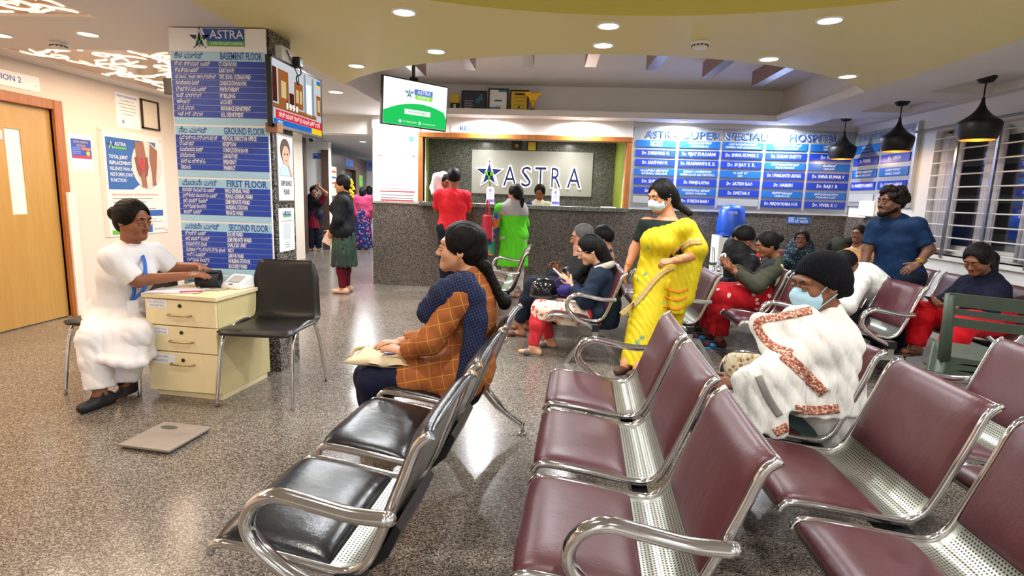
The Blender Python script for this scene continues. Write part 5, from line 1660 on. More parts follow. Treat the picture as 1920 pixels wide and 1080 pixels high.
class Person:
    def __init__(self, label, h, yaw, pelvis, pose='stand', lean=0, side=0, fat=1.0, woman=False, skin='#8a5a3f', head=None, hs=None, vox=.012, group=None, **over):
        self.h, self.woman, self.vox = h, woman, vox
        s = h / 1.62
        self.s = s
        y = math.radians(yaw)
        f, l, z = V(math.cos(y), math.sin(y), 0), V(-math.sin(y), math.cos(y), 0), V(0, 0, 1)
        self.f, self.l = f, l
        pv = V(*pelvis)
        ln = math.radians(lean)
        u = z * math.cos(ln) + f * math.sin(ln); u = unit(u + l * math.tan(math.radians(side)))
        tf = unit(np.cross(l, u)); tf = -tf if tf @ f < 0 else tf
        self.u, self.tf = u, tf
        sw = (.105 if woman else .118) * h
        hw = .052 * h
        J = dict(pelvis=pv, waist=pv + u * .09 * h, chest=pv + u * .195 * h, neck=pv + u * .292 * h,
                 shL=pv + u * .268 * h + l * sw, shR=pv + u * .268 * h - l * sw, hiL=pv + l * hw, hiR=pv - l * hw)
        J['head'] = J['neck'] + (u * .5 + z * .5) * .098 * h + f * .012
        if pose == 'stand':
            g = pv[2]
            for q, sg in (('L', 1), ('R', -1)):
                J['kn' + q] = V(*(pv + l * sg * hw)) * V(1, 1, 0) + V(0, 0, g * .54) + f * .015
                J['an' + q] = V(*(pv + l * sg * hw * 1.05)) * V(1, 1, 0) + V(0, 0, .065 * s)
        else:
            for q, sg in (('L', 1), ('R', -1)):
                J['kn' + q] = J['hi' + q] + f * .245 * h + l * sg * .02 + V(0, 0, .01)
                J['an' + q] = V(*(J['kn' + q])) * V(1, 1, 0) + V(0, 0, max(.065 * s, J['kn' + q][2] - .25 * h)) + f * .02
        for q, sg in (('L', 1), ('R', -1)):
            J['el' + q] = J['sh' + q] - u * .175 * h + l * sg * .035 - f * .01
            J['wr' + q] = J['el' + q] - z * .15 * h + f * .06
        self.hand = {'L': None, 'R': None}
        self.toe = {'L': f, 'R': f}
        for k, v in over.items():
            if k in ('handL', 'handR'): self.hand[k[-1]] = v
            elif k in ('toeL', 'toeR'): self.toe[k[-1]] = unit(V(*v))
            else: J[k] = V(*v)
        for q, sg in (('L', 1), ('R', -1)):            # bend the elbow to reach a given wrist
            if 'wr' + q in over and 'el' + q not in over:
                a, b = J['sh' + q], J['wr' + q]
                La, Lb = .178 * h, .155 * h
                d = np.linalg.norm(b - a); e = unit(b - a)
                if d > (La + Lb) * .995:
                    J['el' + q] = a + (b - a) * La / (La + Lb)
                else:
                    x = (La * La - Lb * Lb + d * d) / (2 * d); hh = math.sqrt(max(La * La - x * x, 0))
                    hint = -z * .9 + l * sg * .5 - f * .35
                    nrm = unit(hint - e * (hint @ e))
                    J['el' + q] = a + e * x + nrm * hh
        self.J = J
        hd = head or (yaw, 0, 0)
        self.H = head_matrix(*hd)
        self.hs = hs or (s ** .5 * (.97 if woman else 1.02))
        self.fat = fat
        self.base = V(pv[0], pv[1], 0)
        self.root = thing('person', label, 'person', tuple(self.base), group=group)
        self.skin = skin_mat('skin_' + skin.strip('#'), skin)
    # -- primitives in groups, off = cloth offset
    def hp(self, x, y, z):
        return self.J['head'] + self.H @ (V(x, y, z) * self.hs)
    def torso(self, F, off=0, top=1.0, hips=True, bust=None):
        J, s, ft = self.J, self.s, self.fat
        sq = (self.tf, 1.42)
        w = 1.0 if self.woman else 1.05
        if hips: F.cone(J['hiL'] + self.u*.02, J['hiR'] + self.u*.02, .098*s*ft + off, .098*s*ft + off, .05)
        F.cone(J['pelvis'] + self.u*.03, J['waist'], .148*s*ft*w + off, .130*s*ft*w + off, .05, sq)
        F.cone(J['waist'], J['chest'], .130*s*ft*w + off, .150*s*w*(.6+.4*ft) + off, .05, sq)
        F.cone(J['chest'], J['chest'] + self.u*.07*s, .150*s*w*(.6+.4*ft) + off, .125*s*w + off, .05, sq)
        F.cone(J['shL'], J['shR'], .058*s + off, .058*s + off, .05)
        F.cone(J['chest'] + self.u*.08*s, J['neck'], .10*s + off, .060*s + off*.6, .05, (self.tf, 1.25))
        if ft > 1.1: F.ell(J['waist'] + self.tf*.05, (.13*ft*s + off, .12*ft*s + off, .13*s + off), np.stack([self.l, self.tf, self.u], 1), .06)
        if (self.woman if bust is None else bust):
            for sg in (-1, 1): F.ell(J['chest'] + self.u*.0 + self.tf*.085*s + self.l*sg*.068*s, (.066*s+off*.7,)*3, None, .05)
        return F
    def arm(self, F, q, off=0, end=1.0, cut=True, k=.03):
        J, s = self.J, self.s * (.5+.5*self.fat)
        sh, el, wr = J['sh'+q], J['el'+q], J['wr'+q]
        r0, r1, r2 = .055*s, .042*s, .027*s
        if end <= .5:
            t = end / .5
            F.cone(sh, sh + (el - sh) * t, r0 + off, r0 + (r1 - r0)*t + off*1.25, k, cut='b' if cut else None)
        else:
            F.cone(sh, el, r0 + off, r1 + off, k)
            t = (end - .5) / .5
            F.cone(el, el + (wr - el) * t, r1 + off, r1 + (r2 - r1)*t + off*1.1, k, cut='b' if (cut and end < 1.2) else None)
        return F
    def leg(self, F, q, off=0, end=1.0, flare=0.0, k=.04, cut=True):
        J, s, ft = self.J, self.s, .4 + .6*self.fat
        hi, kn, an = J['hi'+q], J['kn'+q], J['an'+q]
        F.cone(hi, kn, .088*s*ft + off, .060*s*ft + off, k)
        F.cone(kn, kn + (an - kn)*.35, .056*s + off, .056*s + off, k)
        t = end
        F.cone(kn + (an - kn)*.35, kn + (an - kn)*t, .056*s + off, .036*s + off + flare, k, cut='b' if cut else None)
        return F
    def foot_pts(self, q):
        an, t = self.J['an'+q], self.toe[q]
        s = self.s
        g = an - V(0, 0, .035*s) if an[2] > .16 else V(an[0], an[1], .032*s)
        return g - t*.045*s, g + t*.115*s, t
    def hand_field(self, F, q):
        J = self.J; sg = 1 if q == 'L' else -1
        w = J['wr'+q]
        spec = self.hand[q] or {}
        d = unit(V(*spec['d'])) if 'd' in spec else unit(J['wr'+q] - J['el'+q])
        n = V(*spec['n']) if 'n' in spec else -self.l * sg
        n = unit(n - d * (n @ d))
        t = -sg * np.cross(d, n)
        c = spec.get('curl', .35); sp = spec.get('spread', .12)
        z = self.s * (.94 if self.woman else 1.0)
        F.cone(w - d*.05*z, w + d*.01*z, .027*z, .027*z, .012, (n, 1.25))
        F.cone(w + d*.015*z, w + d*.070*z, .031*z, .038*z, .014, (n, 2.3))
        for off, L, r in ((.030, .070, .0092), (.0105, .078, .0095), (-.009, .072, .0092), (-.027, .056, .0082)):
            p = w + (d*(.085 - abs(off - .005)*.25) + t*off)*z
            dd = unit(d + t*off*sp*22*.1)
            a = 0
            for m in range(3):
                a += c * (1.0, .9, .6)[m]
                e = dd*math.cos(a) + n*math.sin(a)
                p2 = p + e*L*z*(.44, .32, .24)[m]
                F.cone(p, p2, r*z*(1-.10*m), r*z*(.92-.10*m), .003)
                p = p2
        p = w + (d*.025 + t*.026 + n*.006)*z
        e = unit(d*.62 + t*.68*(1-spec.get('thumb_in', 0)) + n*(.30 + .5*spec.get('thumb_in', 0)))
        p2 = p + e*.042*z; p3 = p2 + unit(e + d*.45 + n*.2*c)*.030*z
        F.cone(p, p2, .0135*z, .0108*z, .012); F.cone(p2, p3, .0108*z, .0085*z, .004)
        return F
    def head_field(self, F, full=True):
        hs, H, p = self.hs, self.H, self.hp
        F.ell(p(0, -.012, .030), V(.074, .094, .086)*hs, H, .02)
        F.ell(p(0, .022, -.032), V(.058, .068, .082)*hs, H, .03)
        for sg in (-1, 1):
            F.cone(p(sg*.050, -.005, -.045), p(sg*.012, .068, -.090), .022*hs, .019*hs, .03)
            F.ell(p(sg*.036, .060, -.030), V(.024, .022, .024)*hs, H, .03)
        F.ell(p(0, .068, -.092), V(.024, .019, .019)*hs, H, .02)
        F.cone(p(-.040, .080, .028), p(.040, .080, .028), .013*hs, .013*hs, .02)
        for sg in (-1, 1):
            F.ell(p(sg*.031, .098, .004), V(.021, .016, .013)*hs, H, .012, sub=True)
            F.ell(p(sg*.031, .0805, .003), V(.0165, .0145, .0125)*hs, H, .004)
        F.cone(p(0, .086, .012), p(0, .108, -.030), .0075*hs, .0110*hs, .012)
        F.ell(p(0, .108, -.034), V(.0125, .011, .010)*hs, H, .008)
        for sg in (-1, 1): F.ell(p(sg*.013, .097, -.036), V(.008, .009, .007)*hs, H, .006)
        F.cone(p(-.016, .086, -.058), p(.016, .086, -.058), .0068*hs, .0068*hs, .006)
        F.cone(p(-.013, .085, -.069), p(.013, .085, -.069), .0075*hs, .0075*hs, .006)
        F.cone(p(-.022, .096, -.0635), p(.022, .096, -.0635), .0035*hs, .0035*hs, .004, sub=True)
        for sg in (-1, 1):
            F.ell(p(sg*.0765, -.010, -.008), V(.009, .020, .031)*hs, H, .008)
            F.ell(p(sg*.084, -.006, -.006), V(.006, .011, .019)*hs, H, .004, sub=True)
        nk = self.J['neck']
        F.cone(p(0, -.020, -.050), nk, .052*hs, .054*hs*(.8+.2*self.fat), .03)
        F.cone(nk, nk - self.u*.06, .056*hs, .075*hs, .03)
        return F
    def body(self, face=True, vox_head=None, feet=True, arms='LR', neck_chest=True):
        v = self.vox
        F = Field(); self.torso(F)
        for q in 'LR':
            self.arm(F, q, 0, 1.0, cut=False); self.leg(F, q, 0, 1.0, cut=False)
            a, b, t = self.foot_pts(q)
            F.cone(self.J['an'+q], a, .034*self.s, .032*self.s, .03)
            F.cone(a, b, .034*self.s, .026*self.s, .02, (V(0, 0, 1), 1.15))
        nk = self.J['neck']; F.cone(nk, nk + (self.J['head'] - nk)*.5, .05*self.hs, .048*self.hs, .03)
        parts = [(*F.mesh(max(v, .013)), 0)]
        F = Field(); self.head_field(F)
        parts.append((*F.mesh(vox_head or min(v*.5, .0065)), 0))
        for q in 'LR':
            F = Field(); self.hand_field(F, q)
            parts.append((*F.mesh(.0055), 0))
        o = link(bpy.data.objects.new('body', np_mesh('body', parts, self.base, [self.skin])), self.root)
        if face: self.face()
        return o
    def put(self, name, F, m, vox=None, disp=None, label=None):
        me = np_mesh(name, [(*F.mesh(vox or self.vox, disp), 0)], self.base, [m])
        o = link(bpy.data.objects.new(name, me), self.root)
        if label: o['label'] = label
        return o
    def face(self, lips='#7a3f38', brow='#14100e'):
        hs = self.hs
        for sg in (-1, 1):
            bm = bmesh.new()
            bmesh.ops.create_uvsphere(bm, u_segments=12, v_segments=8, radius=.0105*hs)
            for f in bm.faces: f.smooth = True
            c = self.hp(sg*.031, .0875, .002)
            bmesh.ops.translate(bm, verts=bm.verts, vec=Vector(c - self.base))
            r = bmesh.ops.create_uvsphere(bm, u_segments=10, v_segments=6, radius=.0062*hs)
            c2 = self.hp(sg*.031, .0935, .002)
            for vv in r['verts']: vv.co += Vector(c2 - self.base)
            fs = {f for vv in r['verts'] for f in vv.link_faces}
            for f in fs: f.material_index = 1; f.smooth = True
            bm_obj('eye', bm, [mat('eye_white', '#8f857d', .4), mat('eye_iris', '#120c0a', .15)], self.root)
            F = Field()
            F.cone(self.hp(sg*.014, .0985, .024), self.hp(sg*.032, .097, .031), .0042*hs, .0042*hs, .004)
            F.cone(self.hp(sg*.032, .097, .031), self.hp(sg*.050, .085, .026), .0042*hs, .0025*hs, .004)
            self.put('eyebrow', F, mat('brow_' + brow.strip('#'), brow, .7), .0038)
            F = Field()   # upper eyelid
            F.ell(self.hp(sg*.031, .0872, .0070), V(.0165, .0140, .0082)*hs, self.H, .004)
            F.ell(self.hp(sg*.031, .0862, -.0085), V(.0155, .0130, .0055)*hs, self.H, .004)
            self.put('eyelid', F, self.skin, .004)
        F = Field()
        F.cone(self.hp(-.016, .0885, -.058), self.hp(.016, .0885, -.058), .0060*hs, .0060*hs, .004)
        F.cone(self.hp(-.012, .0880, -.069), self.hp(.012, .0880, -.069), .0066*hs, .0066*hs, .004)
        F.cone(self.hp(-.022, .0985, -.0635), self.hp(.022, .0985, -.0635), .003*hs, .003*hs, .002, sub=True)
        self.put('lips', F, mat('lips_' + lips.strip('#'), lips, .4), .0042)
    def hair(self, style, m=None, extra=None, thick=.015, vox=None):
        m = m or HAIR
        hs, H, p = self.hs, self.H, self.hp
        F = Field()
        t = thick
        if style in ('short', 'crop', 'curly'): low = (p(0, .020, .0), H @ unit(V(0, .40, -.92)))
        else: low = (p(0, .030, -.018), H @ unit(V(0, .51, -.86)))
        F.ell(p(0, -.014, .030), V(.074+t, .094+t, .086+t*1.3)*hs, H, .01, clip=[low])
        F.ell(p(0, .096, -.030), V(.070, .082, .116 if style != 'short' else .104)*hs, H, .006, sub=True)
        if style == 'short': F.ell(p(0, .030, .090), V(.062, .050, .030)*hs, H, .02)
        if style in ('bun', 'braid', 'pony', 'long'):
            F.ell(p(0, -.050, -.025), V(.070, .055, .065)*hs, H, .03)
        if style == 'bun': F.ell(p(0, -.130, .020), V(.045, .040, .045)*hs, H, .015)
        if style == 'pony':
            F.cone(p(0, -.100, .010), p(0, -.125, -.08), .035*hs, .032*hs, .02); F.cone(p(0, -.125, -.08), p(0, -.11, -.20), .032*hs, .018*hs, .02)
        if style == 'long':
            F.cone(p(0, -.07, -.02), p(0, -.085, -.20), .07*hs, .055*hs, .03, (H[:, 1], 1.4))
        if style == 'curly':
            r = random.Random(5)
            for i in range(46):
                a = r.uniform(0, 6.28); e = r.uniform(-.25, 1.0)
                q = V(math.cos(a)*math.cos(e)*.088, -.015 + math.sin(a)*math.cos(e)*.108, .035 + math.sin(e)*.105)
                if q[1] > .055 and q[2] < .085: continue
                F.ell(p(*q), V(.024, .024, .024)*hs, H, .008)
        if extra: extra(F, p, hs, H)
        return self.put('hair', F, m, vox or min(.008, max(.005, self.vox*.6)), RND if style == 'curly' else folds(.003, 300, [tuple(H[:, 0] + .25*H[:, 2])], 2, .45))
    def shoes(self, m, name='shoe', off=.012, high=.0):
        for q in 'LR':
            a, b, t = self.foot_pts(q)
            F = Field()
            F.cone(a, b, .036*self.s + off, .030*self.s + off*.8, .02, (V(0, 0, 1), 1.1))
            F.cone(a + V(0, 0, .01), a + (self.J['an'+q] - a)*(.55 + high), .034*self.s + off, .034*self.s + off*.8, .03, cut='b')
            F.plane(a - V(0, 0, .031*self.s), V(0, 0, -1))
            self.put(name, F, m, max(.008, self.vox*.8))
    def sandals(self, m, strap=None):
        for q in 'LR':
            a, b, t = self.foot_pts(q)
            F = Field(); zz = V(0, 0, a[2] - .030*self.s)
            F.cone(a*V(1, 1, 0) + zz, b*V(1, 1, 0) + zz + t*.02, .038*self.s, .040*self.s, .01, (V(0, 0, 1), 3.0))
            c = a + (b - a)*.62
            F.cone(c - np.cross(t, V(0, 0, 1))*.033, c + np.cross(t, V(0, 0, 1))*.033 + V(0, 0, .002), .022, .022, .006, (t, .7))
            self.put('sandal', F, m, .009)
    def tube_part(self, name, pts, r, m, n=8, flat=None):
        P = [Vector(V(*q) - self.base) for q in pts]
        return tube(name, spline(P, 5), r, m, self.root, n, flat)

# fabric patterns -----------------------------------------------------------
def grid_cloth(name, base, line, pitch, width, line2=None, rot=(0, .5, .4), dots=None, sc=(1, 1, 1)):
    g = NG(name, rough=.8, spec=.25)
    mp = g.mapping(scale=tuple(v/pitch for v in sc), rot=rot)
    x, y, z = g.xyz(mp)
    def ln(c, w): return g.math('LESS_THAN', g.math('ABSOLUTE', g.math('SUBTRACT', g.math('FRACT', c), .5)), w)
    a, b = ln(x, width), ln(z, width)
    col = g.mix(g.math('MAXIMUM', a, b), base, line)
    if dots:
        v = g.n('ShaderNodeTexVoronoi', Scale=dots[1]); g.l(g.tc, v.inputs['Vector'])
        col = g.mix(g.math('LESS_THAN', v.outputs['Distance'], dots[2]), col, dots[0])
    g.color(col)
    g.bump(g.noise(24, 5, g.mapping(scale=(1, 1, .45)), .6), .35, .012)
    return g.m
def print_cloth(name, base, cols, scale, thr=.32, rough=.8):
    g = NG(name, rough=rough, spec=.25)
    col = base
    for i, c in enumerate(cols):
        v = g.n('ShaderNodeTexVoronoi', Scale=scale*(1+.35*i)); g.l(g.mapping(loc=(3.1*i, 1.7*i, .9*i)), v.inputs['Vector'])
        d = g.math('ADD', v.outputs['Distance'], g.math('MULTIPLY', g.math('SUBTRACT', g.noise(scale*3, 3), .5), .35))
        col = g.mix(g.math('LESS_THAN', d, thr), col, c)
    g.color(col)
    g.bump(g.noise(24, 5, g.mapping(scale=(1, 1, .45)), .6), .35, .012)
    return g.m

# ------------------------------------------------------------------ nurse at the cabinet
W_UNI = cloth('uniform_white', '#e6e2e2', .75, .03)
def P_(label, *a, **k):
    hd = k.pop('look', None); hc = k.pop('headc', None)
    if hc is not None: k['head_c'] = hc
    return Person(label, *a, head=hd, **k)
_init = Person.__init__
def _init2(self, *a, **k):
    hc = k.pop('head_c', None)
    _init(self, *a, **k)
    if hc is not None: self.J['head'] = V(*hc)
Person.__init__ = _init2

p = P_('nurse in white tunic with blue lanyard seated at the drawer cabinet', 1.56, -38, (-2.824, 3.420, 0.463), 'sit', 6, woman=True, skin='#7d4e36', vox=.010, look=(-8, 8, 0), hs=1.0,
    headc=(-2.583, 3.350, 1.097), neck=(-2.634, 3.380, 0.926), chest=(-2.665, 3.370, 0.766), waist=(-2.746, 3.400, 0.584),
    shR=(-2.637, 3.220, 0.872), shL=(-2.577, 3.500, 0.879), elR=(-2.521, 3.270, 0.732), wrR=(-2.290, 3.400, 0.753), elL=(-2.512, 3.580, 0.773), wrL=(-2.310, 3.580, 0.788),
    handR=dict(d=(.93, .25, .10), n=(0, .3, -1), curl=.32, spread=.5), handL=dict(d=(.9, -.2, -.25), n=(0, -.2, -1), curl=.30, spread=.4),
    hiR=(-2.852, 3.380, 0.442), hiL=(-2.785, 3.480, 0.430), knR=(-2.676, 3.080, 0.399), knL=(-2.478, 3.180, 0.410), anR=(-2.625, 3.030, 0.067), anL=(-2.606, 3.200, 0.097),
    toeR=(-.15, -1, 0), toeL=(-.1, -1, -.35))
p.body(vox_head=.0048)
p.hair('bun', vox=.006)
F = Field(); p.torso(F, .009); p.arm(F, 'R', .015, .46); p.arm(F, 'L', .015, .46)
J = p.J
for q in 'LR': F.cone(J['hi'+q], J['kn'+q], .100, .072, .04)
kr, kl = J['knR'] + V(0, .03, .005), J['knL'] + V(0, .03, .005)
hem = [V(*v) for v in ((-2.803, 3.120, 0.343), (-2.692, 3.050, 0.315), (-2.589, 3.020, 0.296), (-2.505, 3.020, 0.281), (-2.446, 3.060, 0.258), (-2.412, 3.120, 0.255), (-2.422, 3.220, 0.280))]
for i_, hpt in enumerate(hem):
    t = i_/6
    a = kr + (kl - kr)*t
    F.cone(a, hpt, .056, .024, .055)
    F.cone((J['hiR'] + (J['hiL'] - J['hiR'])*t), a, .085, .060, .06)
    if i_: F.cone(hem[i_-1], hpt, .022, .022, .02)
p.put('tunic', F, W_UNI, .008, folds(.0026, 120, [(.85, .45, .25)], 5, .3))
F = Field(); p.leg(F, 'R', .026, .86, .016); p.leg(F, 'L', .026, .88, .016)
p.put('trousers', F, W_UNI, .009, folds(.005, 90, [(1, .2, .4), (.3, 1, .8)], 6))
F = Field(); nk = J['neck'] + V(.005, 0, .0)
F.cone(nk + V(-.055, -.02, .02), nk + V(.02, -.075, -.035), .018, .014, .01); F.cone(nk + V(.03, .045, .015), nk + V(.06, -.04, -.04), .018, .014, .01); F.cone(nk + V(-.055, -.02, .02), nk + V(.03, .045, .015), .02, .02, .02)
p.put('collar', F, W_UNI, .007)
p.shoes(mat('shoe_black', '#17161a', .6), off=.007, high=.95)
LAN = mat('lanyard_blue', '#1f62c0', .5)
nk = J['neck']
cf = unit(V(.75, -.66, 0))
p.tube_part('lanyard', [nk + V(-.05, -.06, .0), nk + V(-.02, -.10, -.06), J['chest'] + cf*.155 + V(-.03, -.02, .06), J['chest'] + cf*.165 + V(.0, 0, -.08), J['waist'] + cf*.15 + V(.04, 0, .02)], .011, LAN, 8, (tuple(cf), .25))
p.tube_part('lanyard', [nk + V(.03, .04, .0), nk + V(.09, -.02, -.05), J['chest'] + cf*.165 + V(.06, .03, .05), J['chest'] + cf*.175 + V(.05, .02, -.08), J['waist'] + cf*.15 + V(.05, 0, .02)], .011, LAN, 8, (tuple(cf), .25))
c = J['waist'] + cf*.155 + V(.045, 0, -.03) - p.base
o = box('identity_card', (-.03, -.004, -.045), (.03, .004, .045), mat('card_white'), p.root, .002); o.location = c; o.rotation_euler = (0, 0, math.atan2(cf[1], cf[0]) + math.pi/2)

# ------------------------------------------------------------------ woman in orange on the black bench
ORANGE = grid_cloth('orange_check', '#9a582e', '#bd8238', .062, .035, rot=(.1, .25, .1), dots=('#6d2f3c', 17, .10))
DUP = grid_cloth('navy_check', '#121731', '#39446b', .0135, .06, rot=(.2, .4, .1))
NAVY = cloth('navy_trousers', '#10142e', .7)
p = P_('woman in orange checked tunic and navy stole on the black bench', 1.56, 180, (-0.358, 2.720, 0.442), 'sit', -4, woman=True, fat=1.08, skin='#b07f62', vox=.008, look=(183, -3, 0), hs=1.0,
    headc=(-0.425, 2.720, 1.058), neck=(-0.367, 2.720, 0.918), chest=(-0.358, 2.720, 0.736), waist=(-0.360, 2.720, 0.579),
    shL=(-0.387, 2.550, 0.851), shR=(-0.424, 2.900, 0.810), elL=(-0.526, 2.500, 0.642), wrL=(-0.675, 2.600, 0.555), elR=(-0.546, 2.930, 0.559), wrR=(-0.763, 2.840, 0.536),
    handL=dict(d=(-.85, .3, .12), n=(.1, .2, -1), curl=.28, spread=.3), handR=dict(d=(-.8, -.5, .08), n=(0, 0, -1), curl=.30, spread=.3),
    hiL=(-0.376, 2.620, 0.457), hiR=(-0.406, 2.830, 0.417), knL=(-0.834, 2.620, 0.388), knR=(-0.933, 2.860, 0.332), anL=(-0.788, 2.660, 0.064), anR=(-0.907, 2.900, -0.008))
p.body(vox_head=.0045)
def braid(F, q, hs, H):
    F.cone(q(0, -.09, -.02), q(0, -.115, -.10), .045*hs, .032*hs, .03)
    F.ell(q(0, -.03, .07), V(.078, .085, .05)*hs, H, .03)
    pts = [(-0.292, 2.700, 0.977), (-0.253, 2.700, 0.894), (-0.220, 2.700, 0.821)]
    F.cone(q(0, -.115, -.08), V(*pts[0]), .034, .026, .02)
    for a, b in zip(pts[:-1], pts[1:]):
        for t in (0, .35, .7): F.ell(V(*a) + (V(*b) - V(*a))*t, (.024, .024, .026), None, .008)
    F.ell(V(*(-0.198, 2.700, 0.806)), (.034, .034, .040), None, .02)
p.hair('braid', extra=braid, vox=.006)
F = Field(); p.torso(F, .015); p.arm(F, 'L', .016, .93); p.arm(F, 'R', .016, .93)
J = p.J
for q in 'LR':
    F.cone(J['hi'+q], J['hi'+q] + (J['kn'+q] - J['hi'+q])*.58, .115, .098, .05)
F.cone(J['hiL'] + V(-.06, -.06, .0), V(*(-0.446, 2.520, 0.374)), .08, .03, .05, (V(0, 1, 0), 2.0))
F.cone(J['hiL'] + V(0, -.06, .0), V(*(-0.395, 2.520, 0.351)), .07, .03, .05, (V(0, 1, 0), 2.0))
p.put('tunic', F, ORANGE, .0075, folds(.004, 80, [(1, .2, .6), (.3, 1, .8), (-.6, .3, 1)], 8))
F = Field(); p.leg(F, 'L', .016, .93); p.leg(F, 'R', .016, .93)
p.put('trousers', F, NAVY, .009, folds(.003, 80, [(1, .2, .6), (.3, 1, .8)], 9))
p.sandals(mat('sandal_brown', '#4a3024', .6))
F = Field()
a = [V(*v) for v in ((-0.540, 2.560, 0.768), (-0.458, 2.550, 0.858), (-0.385, 2.560, 0.890), (-0.330, 2.530, 0.857), (-0.311, 2.500, 0.754), (-0.323, 2.480, 0.607), (-0.349, 2.470, 0.481), (-0.382, 2.470, 0.381))]
F.cone(a[0], a[1], .060, .068, .03, (V(0, 1, 0), 1.2)); F.cone(a[1], a[2], .068, .070, .03)
F.cone(a[2], V(*(-0.406, 2.780, 0.831)), .060, .035, .03); F.cone(a[2], a[3], .070, .050, .03); F.cone(a[3], a[4], .050, .050, .03, (V(0, 1, 0), 1.7))
for i in range(4, 7): F.cone(a[i], a[i+1], .052 - .004*(i-4), .050 - .006*(i-4), .02, (V(0, 1, 0), 2.2), cut='b' if i == 6 else None)
F.cone(V(*(-0.537, 2.620, 0.743)), V(*(-0.548, 2.750, 0.798)), .05, .05, .03)
p.put('stole', F, DUP, .0075, folds(.006, 150, [(1, .2, .15), (.8, .6, .1)], 10), 'navy stole with fine white check')
p.tube_part('necklace', [nk for nk in (J['neck'] + V(.0, -.062, .02), J['neck'] + V(-.05, -.05, -.005), J['neck'] + V(-.075, 0, -.02), J['neck'] + V(-.05, .05, 0))], .0022, M_GOLD, 6)
bm = bmesh.new(); bmesh.ops.create_uvsphere(bm, u_segments=8, v_segments=6, radius=.006); o = bm_obj('earring', bm, M_GOLD, p.root); o.location = p.hp(.080, .0, -.042) - p.base
# bag in her lap
bg = thing('cloth_bag', 'beige cloth bag lying on the lap of the woman in orange', 'bag', (-0.787, 2.720, 0.493), -.12)
F = Field(); c = V(*(-0.787, 2.720, 0.493))
bm = bmesh.new()
n = 14
top, bot = [], []
for i in range(n+1):
    r1, r2 = [], []
    for j in range(n+1):
        x = -.175 + .35*i/n; y = -.15 + .30*j/n
        e = max(0, (1-abs(2*i/n-1)**6)*(1-abs(2*j/n-1)**6))**.5
        w = .004*math.sin(x*40+y*23) + .004*math.sin(y*51)
        r1.append(bm.verts.new((x, y, .018*e + w + .012*(i/n)))); r2.append(bm.verts.new((x, y, -.022*e + w*.5)))
    top.append(r1); bot.append(r2)
for i in range(n):
    for j in range(n):
        bm.faces.new((top[i][j], top[i+1][j], top[i+1][j+1], top[i][j+1])).smooth = True
        bm.faces.new((bot[i][j], bot[i][j+1], bot[i+1][j+1], bot[i+1][j])).smooth = True
bmesh.ops.remove_doubles(bm, verts=bm.verts, dist=.004)
bm_obj('bag_body', bm, cloth('bag_beige', '#cdbd9c', .8), bg)
bm = bmesh.new(); add_poly(bm, [(x, y, .032) for x, y in ((-.02, -.05), (.05, -.06), (.06, .0), (-.01, .02))], .003, (0, 0, 1)); bm_obj('bag_print', bm, B_DARK, bg)
tube('bag_strap', spline([Vector((-.16, -.10, .01)), Vector((-.172, -.02, .025)), Vector((-.165, .08, .012))]), .010, cloth('bag_strap', '#b39a6c', .8), bg, 8, ((1, 0, 0), .5))

# ------------------------------------------------------------------ man in the white shawl
SHAWL = None
g = NG('shawl_cotton', rough=.85, spec=.2)
mp = g.mapping(rot=(0, 0, 0))
x, y, z = g.xyz()
g.color(g.mix(g.noise(5, 3), '#d6d4ce', '#e8e7e2'))
g.bump(g.noise(7, 5, g.mapping(rot=(0, .75, .3), scale=(2.4, 1, .5)), .55), .9, .035)
SHAWL = g.m
BORD = NG('shawl_border', rough=.85, spec=.2)
BORD.color(BORD.ramp(BORD.noise(110, 4), [(.38, '#8a4844'), (.47, '#b57a66'), (.55, '#cdaa86'), (.62, '#ddd2c0')], 'CONSTANT'))
p = P_('man in black knit cap, face mask and draped white shawl', 1.60, 190, (1.241, 2.530, 0.354), 'sit', 4, fat=1.05, skin='#6f4630', vox=.010, look=(194, 8, 0), hs=1.04,
    headc=(1.196, 2.520, 0.980), neck=(1.261, 2.530, 0.844), chest=(1.249, 2.520, 0.650), waist=(1.249, 2.530, 0.483),
    shL=(1.168, 2.380, 0.728), shR=(1.357, 2.700, 0.692), elL=(0.955, 2.320, 0.586), wrL=(0.870, 2.460, 0.534), elR=(1.170, 2.760, 0.521), wrR=(0.912, 2.620, 0.525),
    handL=dict(d=(-.9, .2, -.25), n=(0, .6, -.7), curl=.5), handR=dict(d=(-.9, -.25, -.2), n=(0, -.6, -.7), curl=.5),
    knL=(0.765, 2.460, 0.342), knR=(0.831, 2.680, 0.283), anL=(0.820, 2.460, -0.019), anR=(0.890, 2.680, -0.095))
p.body(vox_head=.0048)
J = p.J
F = Field(); H = p.H
F.ell(p.hp(0, -.022, .040), V(.096, .114, .104)*p.hs, H, .01, clip=[(p.hp(0, .055, .032), H @ unit(V(0, .62, -.78)))])
F.ell(p.hp(0, -.070, .0), V(.080, .075, .075)*p.hs, H, .03)
F.ell(p.hp(0, -.135, -.045), V(.03, .03, .03)*p.hs, H, .03)
g = NG('knit_black', rough=.95, spec=.1); g.color(g.mix(g.noise(60, 2), '#08080a', '#1b1b20')); wv = g.n('ShaderNodeTexWave', Scale=42.0); g.l(g.mapping(rot=(0, 0, .4)), wv.inputs['Vector']); g.bump(wv.outputs['Fac'], .55, .006)
p.put('knit_cap', F, g.m, .006)
